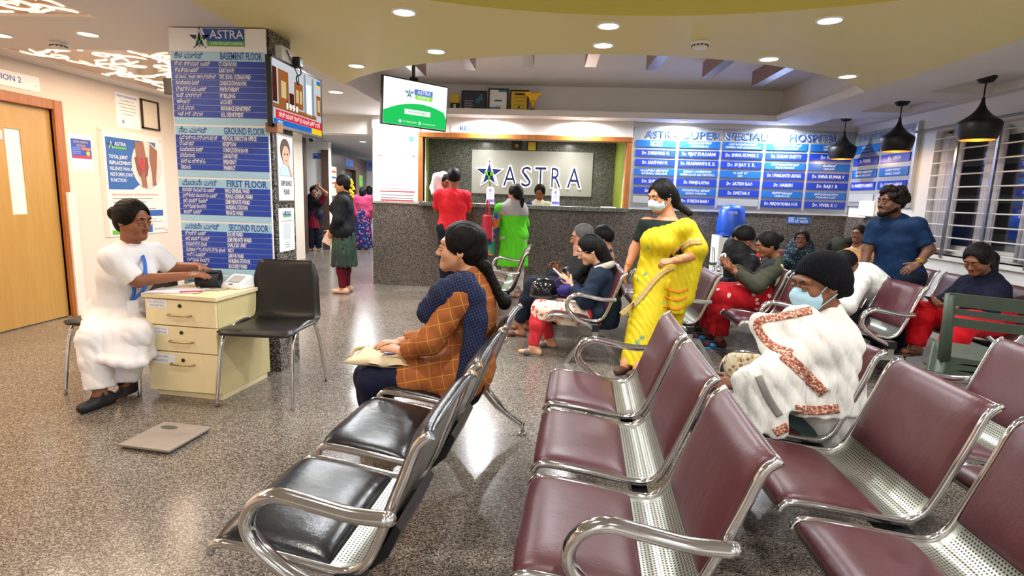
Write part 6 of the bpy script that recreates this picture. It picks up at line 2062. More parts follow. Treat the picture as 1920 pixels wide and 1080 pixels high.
def mask(p, m):
    F = Field(); H = p.H
    F.ell(p.hp(0, .030, -.048), V(.068, .088, .066)*p.hs, H, .012, clip=[(p.hp(0, .030, 0), H @ V(0, -1, 0)), (p.hp(0, .10, -.006), H @ unit(V(0, -.15, 1)))])
    F.ell(p.hp(0, .100, -.034), V(.026, .028, .030)*p.hs, H, .02)
    p.put('face_mask', F, m, .0055, folds(.0016, 160, [(0, 0, 1)], 4))
    for sg in (-1, 1):
        p.tube_part('mask_loop', [p.hp(sg*.066, .040, -.022), p.hp(sg*.080, .010, .010), p.hp(sg*.088, -.022, .008)], .0022, m, 6)
        p.tube_part('mask_loop', [p.hp(sg*.058, .040, -.085), p.hp(sg*.076, .008, -.055), p.hp(sg*.086, -.022, -.030)], .0022, m, 6)
MASK = cloth('mask_blue', '#a9cfe0', .8, .02)
mask(p, MASK)
F = Field(); p.torso(F, .003)
for q in 'LR': p.arm(F, q, .003, .3)
p.put('shirt', F, cloth('shirt_mint', '#7fc4a8', .75), .012)
F = Field()
for q in 'LR': p.leg(F, q, .020, .95)
p.put('trousers', F, cloth('trousers_slate', '#3a4a4c', .75), .012, RND)
p.shoes(mat('shoe_brown', '#2c211b', .5))
F = Field(); p.torso(F, .020)
SH = [((1.286, 2.530, 0.767), (1.145, 2.350, 0.749), .052, .074), ((1.305, 2.550, 0.768), (1.405, 2.760, 0.658), .052, .072),
      ((1.140, 2.340, 0.752), (0.941, 2.280, 0.622), .066, .064), ((0.940, 2.280, 0.627), (0.867, 2.340, 0.575), .068, .060),
      ((1.262, 2.440, 0.721), (1.277, 2.420, 0.439), .105, .115), ((1.316, 2.620, 0.675), (1.327, 2.640, 0.355), .11, .12),
      ((1.360, 2.740, 0.682), (1.185, 2.780, 0.504), .08, .065), ((1.185, 2.780, 0.504), (0.987, 2.700, 0.492), .065, .05), ((1.125, 2.420, 0.744), (1.060, 2.420, 0.512), .085, .08),
      ((1.110, 2.460, 0.828), (0.942, 2.460, 0.806), .035, .030), ((0.942, 2.460, 0.806), (0.955, 2.380, 0.722), .030, .036), ((1.110, 2.460, 0.828), (1.040, 2.400, 0.626), .06, .07)]
for a, b, r0, r1 in SH: F.cone(a, b, r0, r1, .065)
F.cone((1.154, 2.400, 0.684), (1.167, 2.360, 0.528), .085, .10, .08); F.cone((1.386, 2.600, 0.709), (1.402, 2.560, 0.416), .06, .09, .08)
for a, b, r0, r1 in (((0.842, 2.300, 0.596), (0.839, 2.260, 0.407), .050, .036), ((0.877, 2.250, 0.597), (0.894, 2.220, 0.399), .048, .036), ((0.936, 2.230, 0.607), (0.967, 2.200, 0.394), .046, .034), ((1.013, 2.250, 0.604), (1.022, 2.220, 0.503), .05, .045), ((1.135, 2.300, 0.571), (1.133, 2.270, 0.462), .085, .085), ((1.238, 2.340, 0.586), (1.248, 2.320, 0.458), .075, .075), ((1.103, 2.300, 0.661), (1.137, 2.240, 0.587), .05, .02)):
    F.cone(a, b, r0, r1, .025, (V(0, 1, 0), 1.5), cut='b')
shawl = p.put('shawl', F, SHAWL, .008, folds(.0055, 95, [(.80, .1, .58)], 12, .28), 'white cotton shawl with red patterned border')
def drape(p, cloth_obj, name, pts, w, m, lift=.004):
    """band of cloth laid on a garment: points are dropped onto its surface from the front"""
    from mathutils.bvhtree import BVHTree
    me = cloth_obj.data
    bv = BVHTree.FromPolygons([v.co.copy() for v in me.vertices], [tuple(q.vertices) for q in me.polygons])
    S = spline([Vector(V(*q) - p.base) for q in pts], 8)
    eye = Vector(V(0, 0, 1.32) - p.base)
    bm = bmesh.new(); prev = None
    for i, q in enumerate(S):
        d = (S[min(i+1, len(S)-1)] - S[max(i-1, 0)]).normalized()
        vd = (q - eye).normalized(); s = d.cross(vd).normalized()
        row = []
        for t in (-1, -.5, 0, .5, 1):
            o_ = q + s * w * t
            hit = bv.ray_cast(o_ - vd * 1.0, vd)
            row.append(bm.verts.new((hit[0] if hit[0] is not None else o_) - vd * lift))
        if prev:
            for k in range(4): bm.faces.new((prev[k], prev[k+1], row[k+1], row[k])).smooth = True
        prev = row
    o = bm_obj(name, bm, m, p.root)
    md = o.modifiers.new('t', 'SOLIDIFY'); md.thickness = .004; md.offset = 0
    return o
drape(p, shawl, 'border', [(1.126, 2.400, 0.884), (1.015, 2.400, 0.855), (0.916, 2.400, 0.828), (0.902, 2.350, 0.792), (0.960, 2.350, 0.735), (1.044, 2.350, 0.707)], .016, BORD.m)
drape(p, shawl, 'border', [(0.986, 2.300, 0.714), (1.061, 2.300, 0.654), (1.169, 2.300, 0.554)], .022, BORD.m)
drape(p, shawl, 'border', [(1.040, 2.250, 0.497), (1.120, 2.250, 0.497), (1.207, 2.250, 0.511)], .018, BORD.m)
drape(p, shawl, 'border', [(0.945, 2.200, 0.411), (0.996, 2.200, 0.442)], .016, BORD.m)
GREYB = cloth('shawl_grey_stripe', '#8f8c88', .85)
drape(p, shawl, 'stripe', [(0.877, 2.250, 0.631), (0.925, 2.250, 0.543), (0.980, 2.250, 0.466)], .014, GREYB)
F = Field(); F.cone((0.873, 2.520, 0.600), (0.947, 2.500, 0.595), .05, .06, .03, (V(0, 1, 0), 1.3)); F.cone((0.885, 2.500, 0.562), (0.911, 2.500, 0.488), .045, .04, .03)
p.put('printed_cloth', F, print_cloth('cloth_paisley', '#cfc0a4', ['#8a6a4a', '#b59a72'], 34, .3), .009, RND, 'cream printed cloth tucked in the shawl')

# ------------------------------------------------------------------ shared outfits
def shirt(p, m, sleeve=.46, off=.013, name='shirt', vox=None, hips=True, amp=.004):
    F = Field(); p.torso(F, off, hips=hips)
    for q in 'LR': p.arm(F, q, off, sleeve)
    return p.put(name, F, m, vox, folds(amp, 90, [(1, .3, .4), (.4, 1, .7)], 21))
def pants(p, m, off=.018, end=.95, flare=0.0, name='trousers', amp=.004):
    F = Field(); J = p.J
    F.cone(J['hiL'] + p.u*.02, J['hiR'] + p.u*.02, .10*p.s*p.fat + off, .10*p.s*p.fat + off, .05)
    for q in 'LR': p.leg(F, q, off, end, flare)
    return p.put(name, F, m, None, folds(amp, 90, [(1, .3, .3), (.4, 1, .7)], 22))
def skirt(p, m, z0, z1, r0, r1, name='skirt', shift=(0, 0, 0), amp=.008, wl=90, sqz=1.25, vox=None):
    F = Field(); c = p.J['pelvis']
    F.cone(V(c[0], c[1], z0), V(c[0], c[1], z1) + V(*shift), r0, r1, .03, (p.f, sqz), cut='b')
    return p.put(name, F, m, vox, folds(amp, wl, [(1, .25, .05), (.2, 1, .05)], 23, .3))
def ground(p_, z): return (p_[0], p_[1], z)
DARKHAIR = HAIR
BLACKC = cloth('cloth_black', '#121317', .75)

# ------------------------------------------------------------------ woman in the yellow saree
g = NG('saree_yellow', rough=.6, spec=.3)
v = g.n('ShaderNodeTexVoronoi', Scale=7.0); g.l(g.tc, v.inputs['Vector'])
dd = g.math('ADD', v.outputs['Distance'], g.math('MULTIPLY', g.math('SUBTRACT', g.noise(60, 3), .5), .34))
col = g.mix(g.noise(4, 3), '#c2a808', '#d2bd18')
col = g.mix(g.math('LESS_THAN', dd, .155), col, '#8f9a5a')
col = g.mix(g.math('LESS_THAN', dd, .07), col, '#4a7a6a')
g.color(col); g.bump(g.noise(26, 5, g.mapping(scale=(1.4, 1.4, .35))), .4, .012)
SAREE = g.m
g = NG('saree_border', rough=.65); g.color(g.ramp(g.noise(48, 3), [(.38, '#cf962a'), (.5, '#b0985a'), (.62, '#9a9468')])); SBORD = g.m
SORANGE = cloth('saree_orange', '#d98a1c', .65)
p = P_('woman in yellow saree and face mask standing between the benches', 1.54, 232, (0.880, 4.500, 0.673), 'stand', 0, woman=True, fat=1.1, skin='#a8714f', vox=.010, look=(208, 16, 0), hs=1.0,
    headc=(0.872, 4.500, 1.356), neck=(0.939, 4.500, 1.184), chest=(0.920, 4.480, 0.996), waist=(0.895, 4.500, 0.815), shR=(0.786, 4.580, 1.129), shL=(1.060, 4.400, 1.119), elR=(0.710, 4.600, 0.923), wrR=(0.652, 4.550, 0.778),
    elL=(1.138, 4.340, 0.922), wrL=(0.939, 4.220, 0.883), handR=dict(d=(-.25, -.1, -.95), n=(.6, -.3, 0), curl=.3), handL=dict(d=(-.9, -.1, -.15), n=(.1, .5, -.8), curl=.75))
p.J['anL'][:2] = ((0.726, 4.164, 0.060))[:2]; p.J['anR'][:2] = ((0.639, 4.232, 0.060))[:2]
p.body(vox_head=.0055)
def sbraid(F, q, hs, H):
    F.cone(q(.03, -.09, -.01), q(.05, -.10, -.09), .045*hs, .034*hs, .03)
    a, b = q(.05, -.10, -.09), V(*(1.090, 4.460, 1.232))
    for t in (0, .2, .4, .6, .8, 1): F.ell(a + (b - a)*t, V(.03, .03, .032)*(1-.25*t), None, .012)
p.hair('braid', extra=sbraid)
mask(p, cloth('mask_pale', '#c3d6dc', .8, .02))
F = Field(); p.torso(F, .008, hips=False); p.arm(F, 'R', .010, .34); p.arm(F, 'L', .010, .34)
F.plane(p.J['waist'] + p.u*.05, -p.u); F.plane(p.J['neck'] - p.u*.012, p.u)
p.put('blouse', F, cloth('blouse_dark', '#16201c', .7), .010)
J = p.J
F = Field()
F.cone(J['pelvis'] + V(0, 0, .02), V(*(0.727, 4.261, 0.030)), .160, .128, .05, (p.f, 1.2), cut='b')
F.cone(J['hiL'], J['hiR'], .112, .112, .05)
F.cone(J['pelvis'], J['waist'], .158, .140, .05, (p.tf, 1.3)); F.cone(J['waist'], J['chest'], .140, .145, .05, (p.tf, 1.3))
F.cone(J['chest'] + V(0, 0, -.01), J['shL'] + V(0, 0, -.02), .115, .075, .05); F.cone(J['shL'] + V(0, 0, .0), J['elL'] + V(0, 0, .05), .070, .078, .04)
F.cone(J['chest'] + p.tf*.06 - p.l*.06, J['waist'] - p.l*.07, .09, .09, .05)
for sg in (-1, 1): F.ell(J['chest'] + p.tf*.085 + p.l*sg*.068 + V(0, 0, .005), (.078, .078, .078), None, .05)
F.cone(J['chest'] + p.tf*.10 + p.u*.05 - p.l*.05, J['shL'] + p.tf*.05, .05, .06, .05)
F.cone(J['elL'] + V(-.01, .02, .02), V(*(1.083, 4.330, 0.582)), .078, .06, .04, (V(0, 1, 0), 1.3)); F.cone(V(*(1.007, 4.330, 0.828)), V(*(1.020, 4.300, 0.468)), .07, .05, .03, (V(0, 1, 0), 1.4), cut='b')
F.cone(V(*(1.087, 4.360, 0.827)), V(*(1.016, 4.420, 0.217)), .06, .05, .05)
sar = p.put('saree', F, SAREE, .009, folds(.0055, 165, [(.92, .3, .35)], 31, .4), 'yellow saree with grey green motifs')
drape(p, sar, 'saree_border', [(0.591, 4.300, 0.440), (0.710, 4.300, 0.551), (0.846, 4.300, 0.743), (0.938, 4.200, 0.841)], .022, SBORD)
drape(p, sar, 'saree_border', [(0.932, 4.200, 0.921), (1.033, 4.200, 1.019), (1.131, 4.200, 1.038)], .024, SBORD)
for yy in (548, 560, 572): drape(p, sar, 'saree_stripe', {548: [(0.898, 4.250, 0.671), (1.004, 4.250, 0.643), (1.072, 4.250, 0.678)], 560: [(0.903, 4.250, 0.605), (1.001, 4.250, 0.581), (1.070, 4.250, 0.613)], 572: [(0.900, 4.250, 0.531), (0.998, 4.250, 0.511), (1.060, 4.250, 0.538)]}[yy], .009, SORANGE)
p.shoes(mat('sandal_brown'), 'sandal', .004)
for t in (.80, .86):
    c = J['elL'] + (J['wrL'] - J['elL'])*t
    ax = unit(J['wrL'] - J['elL']); a1 = unit(np.cross(ax, V(0, 0, 1))); a2 = np.cross(ax, a1)
    tube('bangle', [Vector(c + (a1*math.cos(a) + a2*math.sin(a))*.036 - p.base) for a in [i*math.pi/8 for i in range(17)]], .003, M_GOLD, p.root, 6)
c = J['elR'] + (J['wrR'] - J['elR'])*.85; ax = unit(J['wrR'] - J['elR']); a1 = unit(np.cross(ax, V(0, 1, 0))); a2 = np.cross(ax, a1)
tube('bangle', [Vector(c + (a1*math.cos(a) + a2*math.sin(a))*.036 - p.base) for a in [i*math.pi/8 for i in range(17)]], .003, M_GOLD, p.root, 6)

# ------------------------------------------------------------------ bench before the counter: woman in navy, two men
p = P_('woman in navy jacket reading a phone on the bench near reception', 1.50, 180, (0.484, 4.700, 0.360), 'sit', 6, woman=True, skin='#b98a6c', vox=.010, look=(182, 24, 0), hs=.98,
    headc=(0.356, 4.700, 0.900), neck=(0.461, 4.700, 0.761), chest=(0.480, 4.700, 0.580), waist=(0.497, 4.700, 0.444), shL=(0.426, 4.560, 0.689), shR=(0.452, 4.850, 0.677), elL=(0.329, 4.500, 0.492), wrL=(0.207, 4.600, 0.603), elR=(0.340, 4.880, 0.469), wrR=(0.196, 4.800, 0.608),
    handL=dict(d=(-.65, .1, .6), n=(-.2, .9, .2), curl=.45), handR=dict(d=(-.7, -.2, .5), n=(0, -.9, .1), curl=.5), hiL=(0.433, 4.620, 0.356), hiR=(0.448, 4.800, 0.338), knL=(-0.041, 4.600, 0.394), knR=(-0.035, 4.800, 0.382), anL=(-0.082, 4.580, 0.075), anR=(0.052, 4.860, 0.084))
p.body(vox_head=.0055)
def lng(F, q, hs, H):
    F.cone(q(0, -.07, -.02), V(*(0.573, 4.700, 0.675)), .075*hs, .05, .03); F.cone(V(*(0.573, 4.700, 0.675)), V(*(0.617, 4.700, 0.531)), .05, .03, .02)
p.hair('long', extra=lng)
shirt(p, cloth('jacket_navy', '#1a2536', .7), .93, .020, 'jacket')
F = Field(); J = p.J
F.cone(J['waist'], J['pelvis'] + V(.0, 0, -.04), .15, .155, .05); F.plane(J['pelvis'] + V(0, 0, -.11), V(0, 0, -1))
p.put('jacket_skirt', F, cloth('jacket_navy'), .011)
F = Field()
for q in 'LR': F.cone(J['hi'+q] + V(-.03, 0, 0), J['kn'+q] + V(.01, 0, 0), .10, .082, .04)
F.cone(J['knL'] + V(.02, -.01, 0), J['knL'] + V(.01, -.03, -.085), .082, .075, .03, (V(0, 1, 0), 1.6), cut='b'); F.cone((J['knL']+J['hiL'])/2 + V(0, -.02, 0), (J['knL']+J['hiL'])/2 + V(0, -.04, -.10), .085, .08, .04, (V(0, 1, 0), 1.6), cut='b')
p.put('kurta_lap', F, print_cloth('print_cream_red', '#e2d2bc', ['#c85a52', '#d88a7c'], 16, .26), .010)
pants(p, cloth('leggings_coral', '#c8343c', .75), .010, .96, name='leggings')
p.sandals(mat('sandal_grey', '#5a5450', .7))
p.tube_part('hood', [J['neck'] + V(-.06, -.07, -.02), J['neck'] + V(.05, -.07, .02), J['neck'] + V(.08, 0, .03), J['neck'] + V(.05, .07, .02)], .03, cloth('hood_grey', '#a8a294', .85), 8)
for sg in (-1, 1): p.tube_part('glasses', [p.hp(sg*(.031 + .017*math.cos(a)), .104, .002 + .014*math.sin(a)) for a in [i*math.pi/5 for i in range(11)]], .0018, mat('glasses_pink', '#c89aa4', .3), 6)
p.tube_part('glasses', [p.hp(.05, .10, .004), p.hp(.075, .04, .004), p.hp(.080, -.01, .002)], .0018, mat('glasses_pink'), 6)
o = box('phone', (-.006, -.036, -.075), (.006, .036, .075), M_WPLASTIC, None, .003); o.location = (0.117, 4.680, 0.682); o.rotation_euler = (0, -.85, .1)
tag(o, 'white phone held by the woman in navy on the bench', 'phone')
hm = thing('helmet', 'glossy black helmet resting on the lap of the woman in navy', 'helmet', ((-0.012, 4.720, 0.519)), 0)
lathe('helmet_shell', [(.118, -.03), (.122, .0), (.118, .04), (.10, .085), (.06, .115), (.004, .125)], mat('helmet_black', '#0c0d10', .12), hm, 28)
lathe('rim', [(.12, -.04), (.124, -.03), (.12, -.02)], mat('rubber_black', '#17171a', .6), hm, 28)
hb = thing('handbag', 'purple handbag beside the helmet', 'bag', (0.173, 4.600, 0.561), .2)
F = Field(); c = V(*(0.173, 4.600, 0.561)); F.ell(c, (.085, .05, .05), None); F.ell(c + V(.02, 0, .03), (.05, .035, .03), None, .03)
me = np_mesh('bag_body', [(*F.mesh(.008), 0)], c, [cloth('bag_purple', '#2a2160', .5)]); link(bpy.data.objects.new('bag_body', me), hb)
tube('strap', spline([Vector((-.07, 0, .03)), Vector((-.10, -.01, .07)), Vector((-.05, 0, .10)), Vector((.03, 0, .05))]), .008, cloth('bag_purple', '#2a2160'), hb, 8)

GREYH = hair_mat('hair_grey', '#4a4744')
p = P_('grey haired man resting his cheek on his hand on the bench', 1.58, 180, (.45, 5.30, .46), 'sit', 22, skin='#8a5c44', vox=.011, look=(186, 10, 0), headc=(0.324, 5.280, 0.966), neck=(0.401, 5.280, 0.818), chest=(0.442, 5.280, 0.613),
    shL=(0.356, 5.140, 0.752), shR=(0.377, 5.460, 0.737), elL=(0.233, 5.050, 0.611), wrL=(0.267, 5.160, 0.795), handL=dict(d=(.1, .25, .95), n=(.2, .9, 0), curl=.2), wrR=(.12, 5.45, .62),
    knL=(-0.115, 5.200, 0.495), knR=(-0.121, 5.420, 0.481), anL=(-0.244, 5.200, 0.129), anR=(-0.187, 5.450, 0.108))
p.body(); p.hair('crop', GREYH, thick=.006); shirt(p, cloth('jacket_black', '#141416', .6), .95, .022, 'jacket'); pants(p, cloth('jeans_dark', '#141a28', .75)); p.sandals(mat('sandal_brown'))
p = P_('black haired man at the far end of the bench near reception', 1.60, 178, (.47, 5.93, .46), 'sit', 10, skin='#96664a', vox=.012, look=(170, 4, 0), headc=(0.574, 5.920, 0.919), neck=(0.627, 5.920, 0.776))
p.body(); p.hair('short'); shirt(p, cloth('jacket_teal_dark', '#182226', .65), .95, .02, 'jacket'); pants(p, cloth('jeans_dark')); p.shoes(mat('shoe_brown'))

# ------------------------------------------------------------------ reception visitors
p = P_('man in red shirt with his back turned at the reception counter', 1.66, 88, ground((-1.271, 7.420, 0.788), .86), 'stand', 0, skin='#7a5038', vox=.012, look=(100, 0, 0), headc=(-1.260, 7.420, 1.529), neck=(-1.265, 7.420, 1.370), fat=1.05,
    shL=(-1.449, 7.420, 1.302), shR=(-1.108, 7.420, 1.299), elL=(-1.495, 7.520, 1.117), wrL=(-1.481, 7.660, 1.302), elR=(-1.091, 7.520, 1.116), wrR=(-1.221, 7.700, 1.151))
p.body(face=False); p.hair('short', thick=.014); shirt(p, cloth('shirt_red', '#c41e28', .75), .45, .016); pants(p, cloth('jeans_dark')); p.sandals(mat('sandal_brown'))
F = Field(); nk = p.J['neck']; F.cone(nk + V(-.05, 0, .01), nk + V(.05, 0, .01), .05, .05, .01); p.put('collar', F, cloth('collar_navy', '#1d2438', .7), .010)
p = P_('small child in white carried on the shoulder of the red shirted man', .80, 300, (-1.459, 7.660, 1.331), 'sit', 10, skin='#7a4a34', vox=.012, look=(320, 20, 0), headc=(-1.406, 7.600, 1.488), hs=.80)
p.J['hiL'] = p.J['pelvis'] + V(.05, .05, 0); p.J['hiR'] = p.J['pelvis'] + V(-.05, .05, 0)
for q in 'LR': p.J['kn'+q] = p.J['hi'+q] + V(0, .10, -.06); p.J['an'+q] = p.J['kn'+q] + V(0, .02, -.16)
p.body(); p.hair('crop', thick=.005); shirt(p, cloth('child_white', '#e6e6ea', .8), .9, .02); pants(p, cloth('child_white'))
GREENK = cloth('kurta_green', '#4fb01c', .7)
p = P_('woman in bright green kurta at the reception counter with her back turned', 1.53, 86, ground((-0.444, 7.300, 0.616), .80), 'stand', 0, woman=True, skin='#9a6a4e', vox=.012, look=(140, 6, 0), headc=(-0.440, 7.300, 1.354), neck=(-0.463, 7.300, 1.210), fat=1.08,
    shL=(-0.628, 7.300, 1.150), shR=(-0.351, 7.300, 1.145), elL=(-0.682, 7.340, 0.954), wrL=(-0.722, 7.200, 0.891), elR=(-0.308, 7.420, 0.963), wrR=(-0.387, 7.620, 1.109))
p.body(); p.hair('pony')
shirt(p, GREENK, .55, .016, 'kurta'); skirt(p, GREENK, .80, .42, .17, .20, 'kurta_skirt')
F = Field(); p.torso(F, .022, hips=False); F.plane(p.J['chest'] - V(0, 0, .03), V(0, 0, -1)); p.put('yoke', F, print_cloth('yoke_grey', '#8d8a88', ['#a86a62', '#6a7a86'], 40, .3), .011)
pants(p, print_cloth('pants_pale', '#b8a79c', ['#a07a70'], 26, .22), .010, .95, .02)
p.sandals(mat('sandal_brown'))
F = Field(); J = p.J; F.cone(J['shL'] + V(-.02, -.06, -.05), ground((-0.717, 7.240, 0.542), .80), .045, .05, .03, (p.f, 1.5)); F.cone(ground((-0.717, 7.240, 0.542), .80), ground((-0.725, 7.220, 0.404), .55), .05, .04, .03, (p.f, 1.5), cut='b')
p.put('stole', F, print_cloth('stole_multi', '#2a7a58', ['#2c3c8a', '#c86a2c'], 9, .45), .011)
hb = thing('handbag', 'red and cream handbag carried by the woman in green', 'bag', (-0.769, 7.120, 0.934), .3)
bm = bmesh.new(); add_box(bm, (-.05, -.13, -.16), (.04, .13, .14), 0, .02); bm_obj('bag_body', bm, cloth('bag_red', '#a82a3c', .6), hb)
box('bag_panel', (.04, -.11, -.14), (.05, .11, .0), cloth('bag_beige'), hb, .004)
tube('strap', spline([Vector((0, -.10, .13)), Vector((0, -.06, .30)), Vector((0, .06, .30)), Vector((0, .10, .13))]), .010, cloth('bag_red', '#a82a3c'), hb, 8)
p = P_('receptionist in blue and cream saree seated behind the counter', 1.52, 268, ground((-0.146, 8.620, 0.913), .78), 'sit', 6, woman=True, skin='#8a5a40', vox=.012, look=(262, 22, 0), headc=(-0.147, 8.580, 1.387), neck=(-0.158, 8.600, 1.235),
    shR=(-0.293, 8.600, 1.167), shL=(-0.018, 8.600, 1.168))
p.body(); p.hair('bun'); shirt(p, cloth('blouse_blue', '#22387c', .7), .45, .014, 'blouse')
F = Field(); p.torso(F, .02); F.cone(p.J['shL'] + V(0, -.05, .02), p.J['waist'] - p.l*.05 + p.tf*.1, .075, .08, .03); F.plane(p.J['chest'] + p.l*.0, unit(-p.l*.8 - p.u*.6)); p.put('saree', F, cloth('saree_cream', '#d8d0b8', .7), .011)
pants(p, cloth('blouse_blue'))

# ------------------------------------------------------------------ corridor people
p = P_('woman in black blazer and green skirt with yellow flowers in her hair', 1.54, 182, ground((-2.629, 7.100, 0.719), .80), 'stand', 0, woman=True, skin='#9a6a4c', vox=.012, look=(186, 4, 0), headc=(-2.631, 7.100, 1.398), neck=(-2.599, 7.100, 1.251), fat=1.08,
    shL=(-2.586, 6.950, 1.185), shR=(-2.654, 7.250, 1.195), elL=(-2.626, 6.900, 0.960), wrL=(-2.742, 6.980, 0.791), elR=(-2.727, 7.280, 0.956), wrR=(-2.836, 7.220, 0.801))
p.body(); p.hair('braid')
BLZ = cloth('blazer_black', '#14161a', .7)
shirt(p, BLZ, .95, .024, 'blazer'); skirt(p, BLZ, .95, .70, .155, .17, 'blazer_skirt', amp=.002)
g = NG('skirt_green', rough=.65); g.color(g.ramp(g.noise(3, 3), [(.4, '#12241c'), (.55, '#1d3a28'), (.7, '#3a4a24')])); skirt(p, g.m, .74, .36, .165, .20, amp=.014, wl=110)
pants(p, cloth('leggings_maroon', '#5a1020', .75), .008, .95, name='leggings'); p.shoes(mat('shoe_tan', '#c09a80', .6), 'shoe', .006)
r3 = random.Random(3); YF_ = mat('flower_yellow', '#e8c818', .7)
for i in range(11):
    c = p.hp(0, -.105 - .012*(i % 3), .045 - .021*i) - p.base
    bm = bmesh.new(); bmesh.ops.create_icosphere(bm, subdivisions=1, radius=.024)
    for v_ in bm.verts: v_.co += Vector((r3.uniform(-.006, .006), r3.uniform(-.006, .006), r3.uniform(-.006, .006)))
    o = bm_obj('flower', bm, YF_, p.root, True); o.location = c + V(r3.uniform(-.012, .012), r3.uniform(-.02, .02), 0)
o = box('paper_sheaf', (-.06, -.01, -.09), (.06, .01, .09), mat('paper_pinkish', '#d8b8a8', .6), None, .004); o.location = (-2.795, 7.020, 0.718); o.rotation_euler = (.2, .5, .2); tag(o, 'folded papers in the hand of the woman in the blazer', 'paper')
p = P_('barefoot young man in black waistcoat scratching his head in the corridor', 1.46, 282, ground((-5.053, 11.900, 0.474), .78), 'stand', -3, skin='#84563e', vox=.014, look=(300, 12, 10), headc=(-5.023, 11.850, 1.274), neck=(-5.064, 11.880, 1.092),
    shR=(-5.228, 11.900, 1.007), shL=(-4.868, 11.800, 1.053), elL=(-4.706, 11.700, 1.260), wrL=(-4.919, 11.750, 1.421), handL=dict(d=(-.9, 0, -.2), n=(0, 0, -1), curl=.3), wrR=(-5.211, 11.800, 0.474))
p.body(); p.hair('crop')
MAR = cloth('tunic_maroon', '#6a1424', .75)
shirt(p, MAR, .42, .014, 'tunic', .014); skirt(p, MAR, .80, .50, .15, .17, 'tunic_skirt', vox=.014)
F = Field(); p.torso(F, .024, hips=False); p.put('waistcoat', F, cloth('waistcoat_black', '#15171c', .7), .014); pants(p, cloth('jeans_dark'), .03)
p = P_('woman in pink top and floral skirt walking away down the corridor', 1.45, 92, ground((-4.223, 12.600, 0.646), .78), 'stand', 0, woman=True, skin='#84563e', vox=.015, look=(100, 0, 0), headc=(-4.216, 12.600, 1.282))
p.body(face=False); p.hair('braid'); shirt(p, cloth('top_pink', '#a83a5c', .75), .9, .02, 'top', .015); skirt(p, print_cloth('skirt_floral', '#1c2250', ['#b83a5c', '#6a78b8'], 12, .3), .82, .05, .16, .22, vox=.015)
p = P_('woman in lilac jacket and pale trousers in the corridor', 1.50, 95, ground((-4.280, 13.400, 0.649), .80), 'stand', 0, woman=True, skin='#84563e', vox=.015, look=(110, 0, 0), headc=(-4.313, 13.400, 1.335))
p.body(face=False); p.hair('long'); shirt(p, cloth('jacket_lilac', '#7a5a9a', .75), .9, .025, 'jacket', .015); pants(p, cloth('trousers_pale', '#b8bcc4', .75), .025); p.shoes(mat('shoe_white', '#d8d8d8', .5))

# ------------------------------------------------------------------ bench with red printed trousers
p = P_('woman in olive jacket and red printed trousers looking at a phone', 1.50, 182, (1.99, 5.31, .46), 'sit', 6, woman=True, fat=1.1, skin='#7d4e34', vox=.010, look=(184, 20, 0), headc=(2.010, 5.280, 0.958), neck=(2.114, 5.300, 0.812), chest=(2.105, 5.300, 0.577), waist=(2.147, 5.310, 0.400),
    shL=(2.023, 5.130, 0.741), shR=(2.150, 5.460, 0.735), elL=(1.866, 5.020, 0.606), wrL=(1.684, 5.120, 0.719), elR=(1.986, 5.420, 0.589), wrR=(1.727, 5.320, 0.735), handL=dict(d=(-.8, .2, .35), n=(0, .5, .8), curl=.55), handR=dict(d=(-.8, -.3, .3), n=(0, -.5, .8), curl=.55),
    knL=(1.599, 5.140, 0.478), knR=(1.664, 5.360, 0.472), anL=(1.598, 5.120, 0.103), anR=(1.573, 5.400, 0.105))
p.body(vox_head=.006); p.hair('bun')
shirt(p, cloth('jacket_olive', '#3a3a2c', .75), .93, .024, 'jacket')
F = Field(); J = p.J; F.cone(J['pelvis'] + V(0, 0, .05), J['pelvis'] + V(-.02, -.03, -.09), .165, .15, .05, cut='b'); p.put('jacket_skirt', F, cloth('jacket_olive'), .011)
pants(p, print_cloth('red_print', '#a80c18', ['#d8b0a8'], 9, .17), .045, .93, .01)
p.shoes(mat('socks_maroon', '#4a1424', .8), 'sock', .004); p.sandals(mat('slipper_blue', '#2a8ab8', .6))
F = Field(); F.cone(J['shL'] + V(-.02, -.01, .03), J['shR'] + V(-.02, 0, .03), .06, .06, .03); F.cone(J['shL'] + V(-.05, -.01, .0), J['waist'] + V(-.16, -.05, .06), .055, .045, .03); F.cone(J['shR'] + V(-.04, 0, 0), J['waist'] + V(-.16, .08, .05), .055, .045, .03)
p.put('scarf', F, cloth('scarf_charcoal', '#26292a', .8), .010, folds(.005, 130, [(.2, 1, .3)], 33))
F = Field(); F.cone(J['shL'] + V(.06, -.03, .03), J['pelvis'] + V(.08, -.16, -.02), .03, .028, .02, (V(.7, -.7, 0), 1.6), cut='b'); p.put('stole', F, cloth('stole_cream', '#b8b4a4', .8), .009)
F = Field(); F.cone(J['hiL'] + V(-.10, 0, .09), J['knL'] + V(-.02, .0, .07), .075, .06, .03, (V(0, 0, 1), 2.0)); F.cone(J['hiR'] + V(-.10, 0, .09), J['knR'] + V(-.02, .0, .07), .075, .06, .03, (V(0, 0, 1), 2.0)); 
me = np_mesh('cloth_bag', [(*F.mesh(.010, folds(.005, 80, [(1, .3, 0)], 34)), 0)], V(0, 0, 0), [cloth('bag_linen', '#a8987c', .8)])
tag(link(bpy.data.objects.new('cloth_bag', me)), 'flat linen bag on the lap of the woman in the olive jacket', 'bag')
o = box('phone', (-.005, -.034, -.07), (.005, .034, .07), M_BLACK, None, .003); o.location = (1.641, 5.200, 0.736); o.rotation_euler = (0, -1.1, .1); tag(o, 'black phone held by the woman in the olive jacket', 'phone')
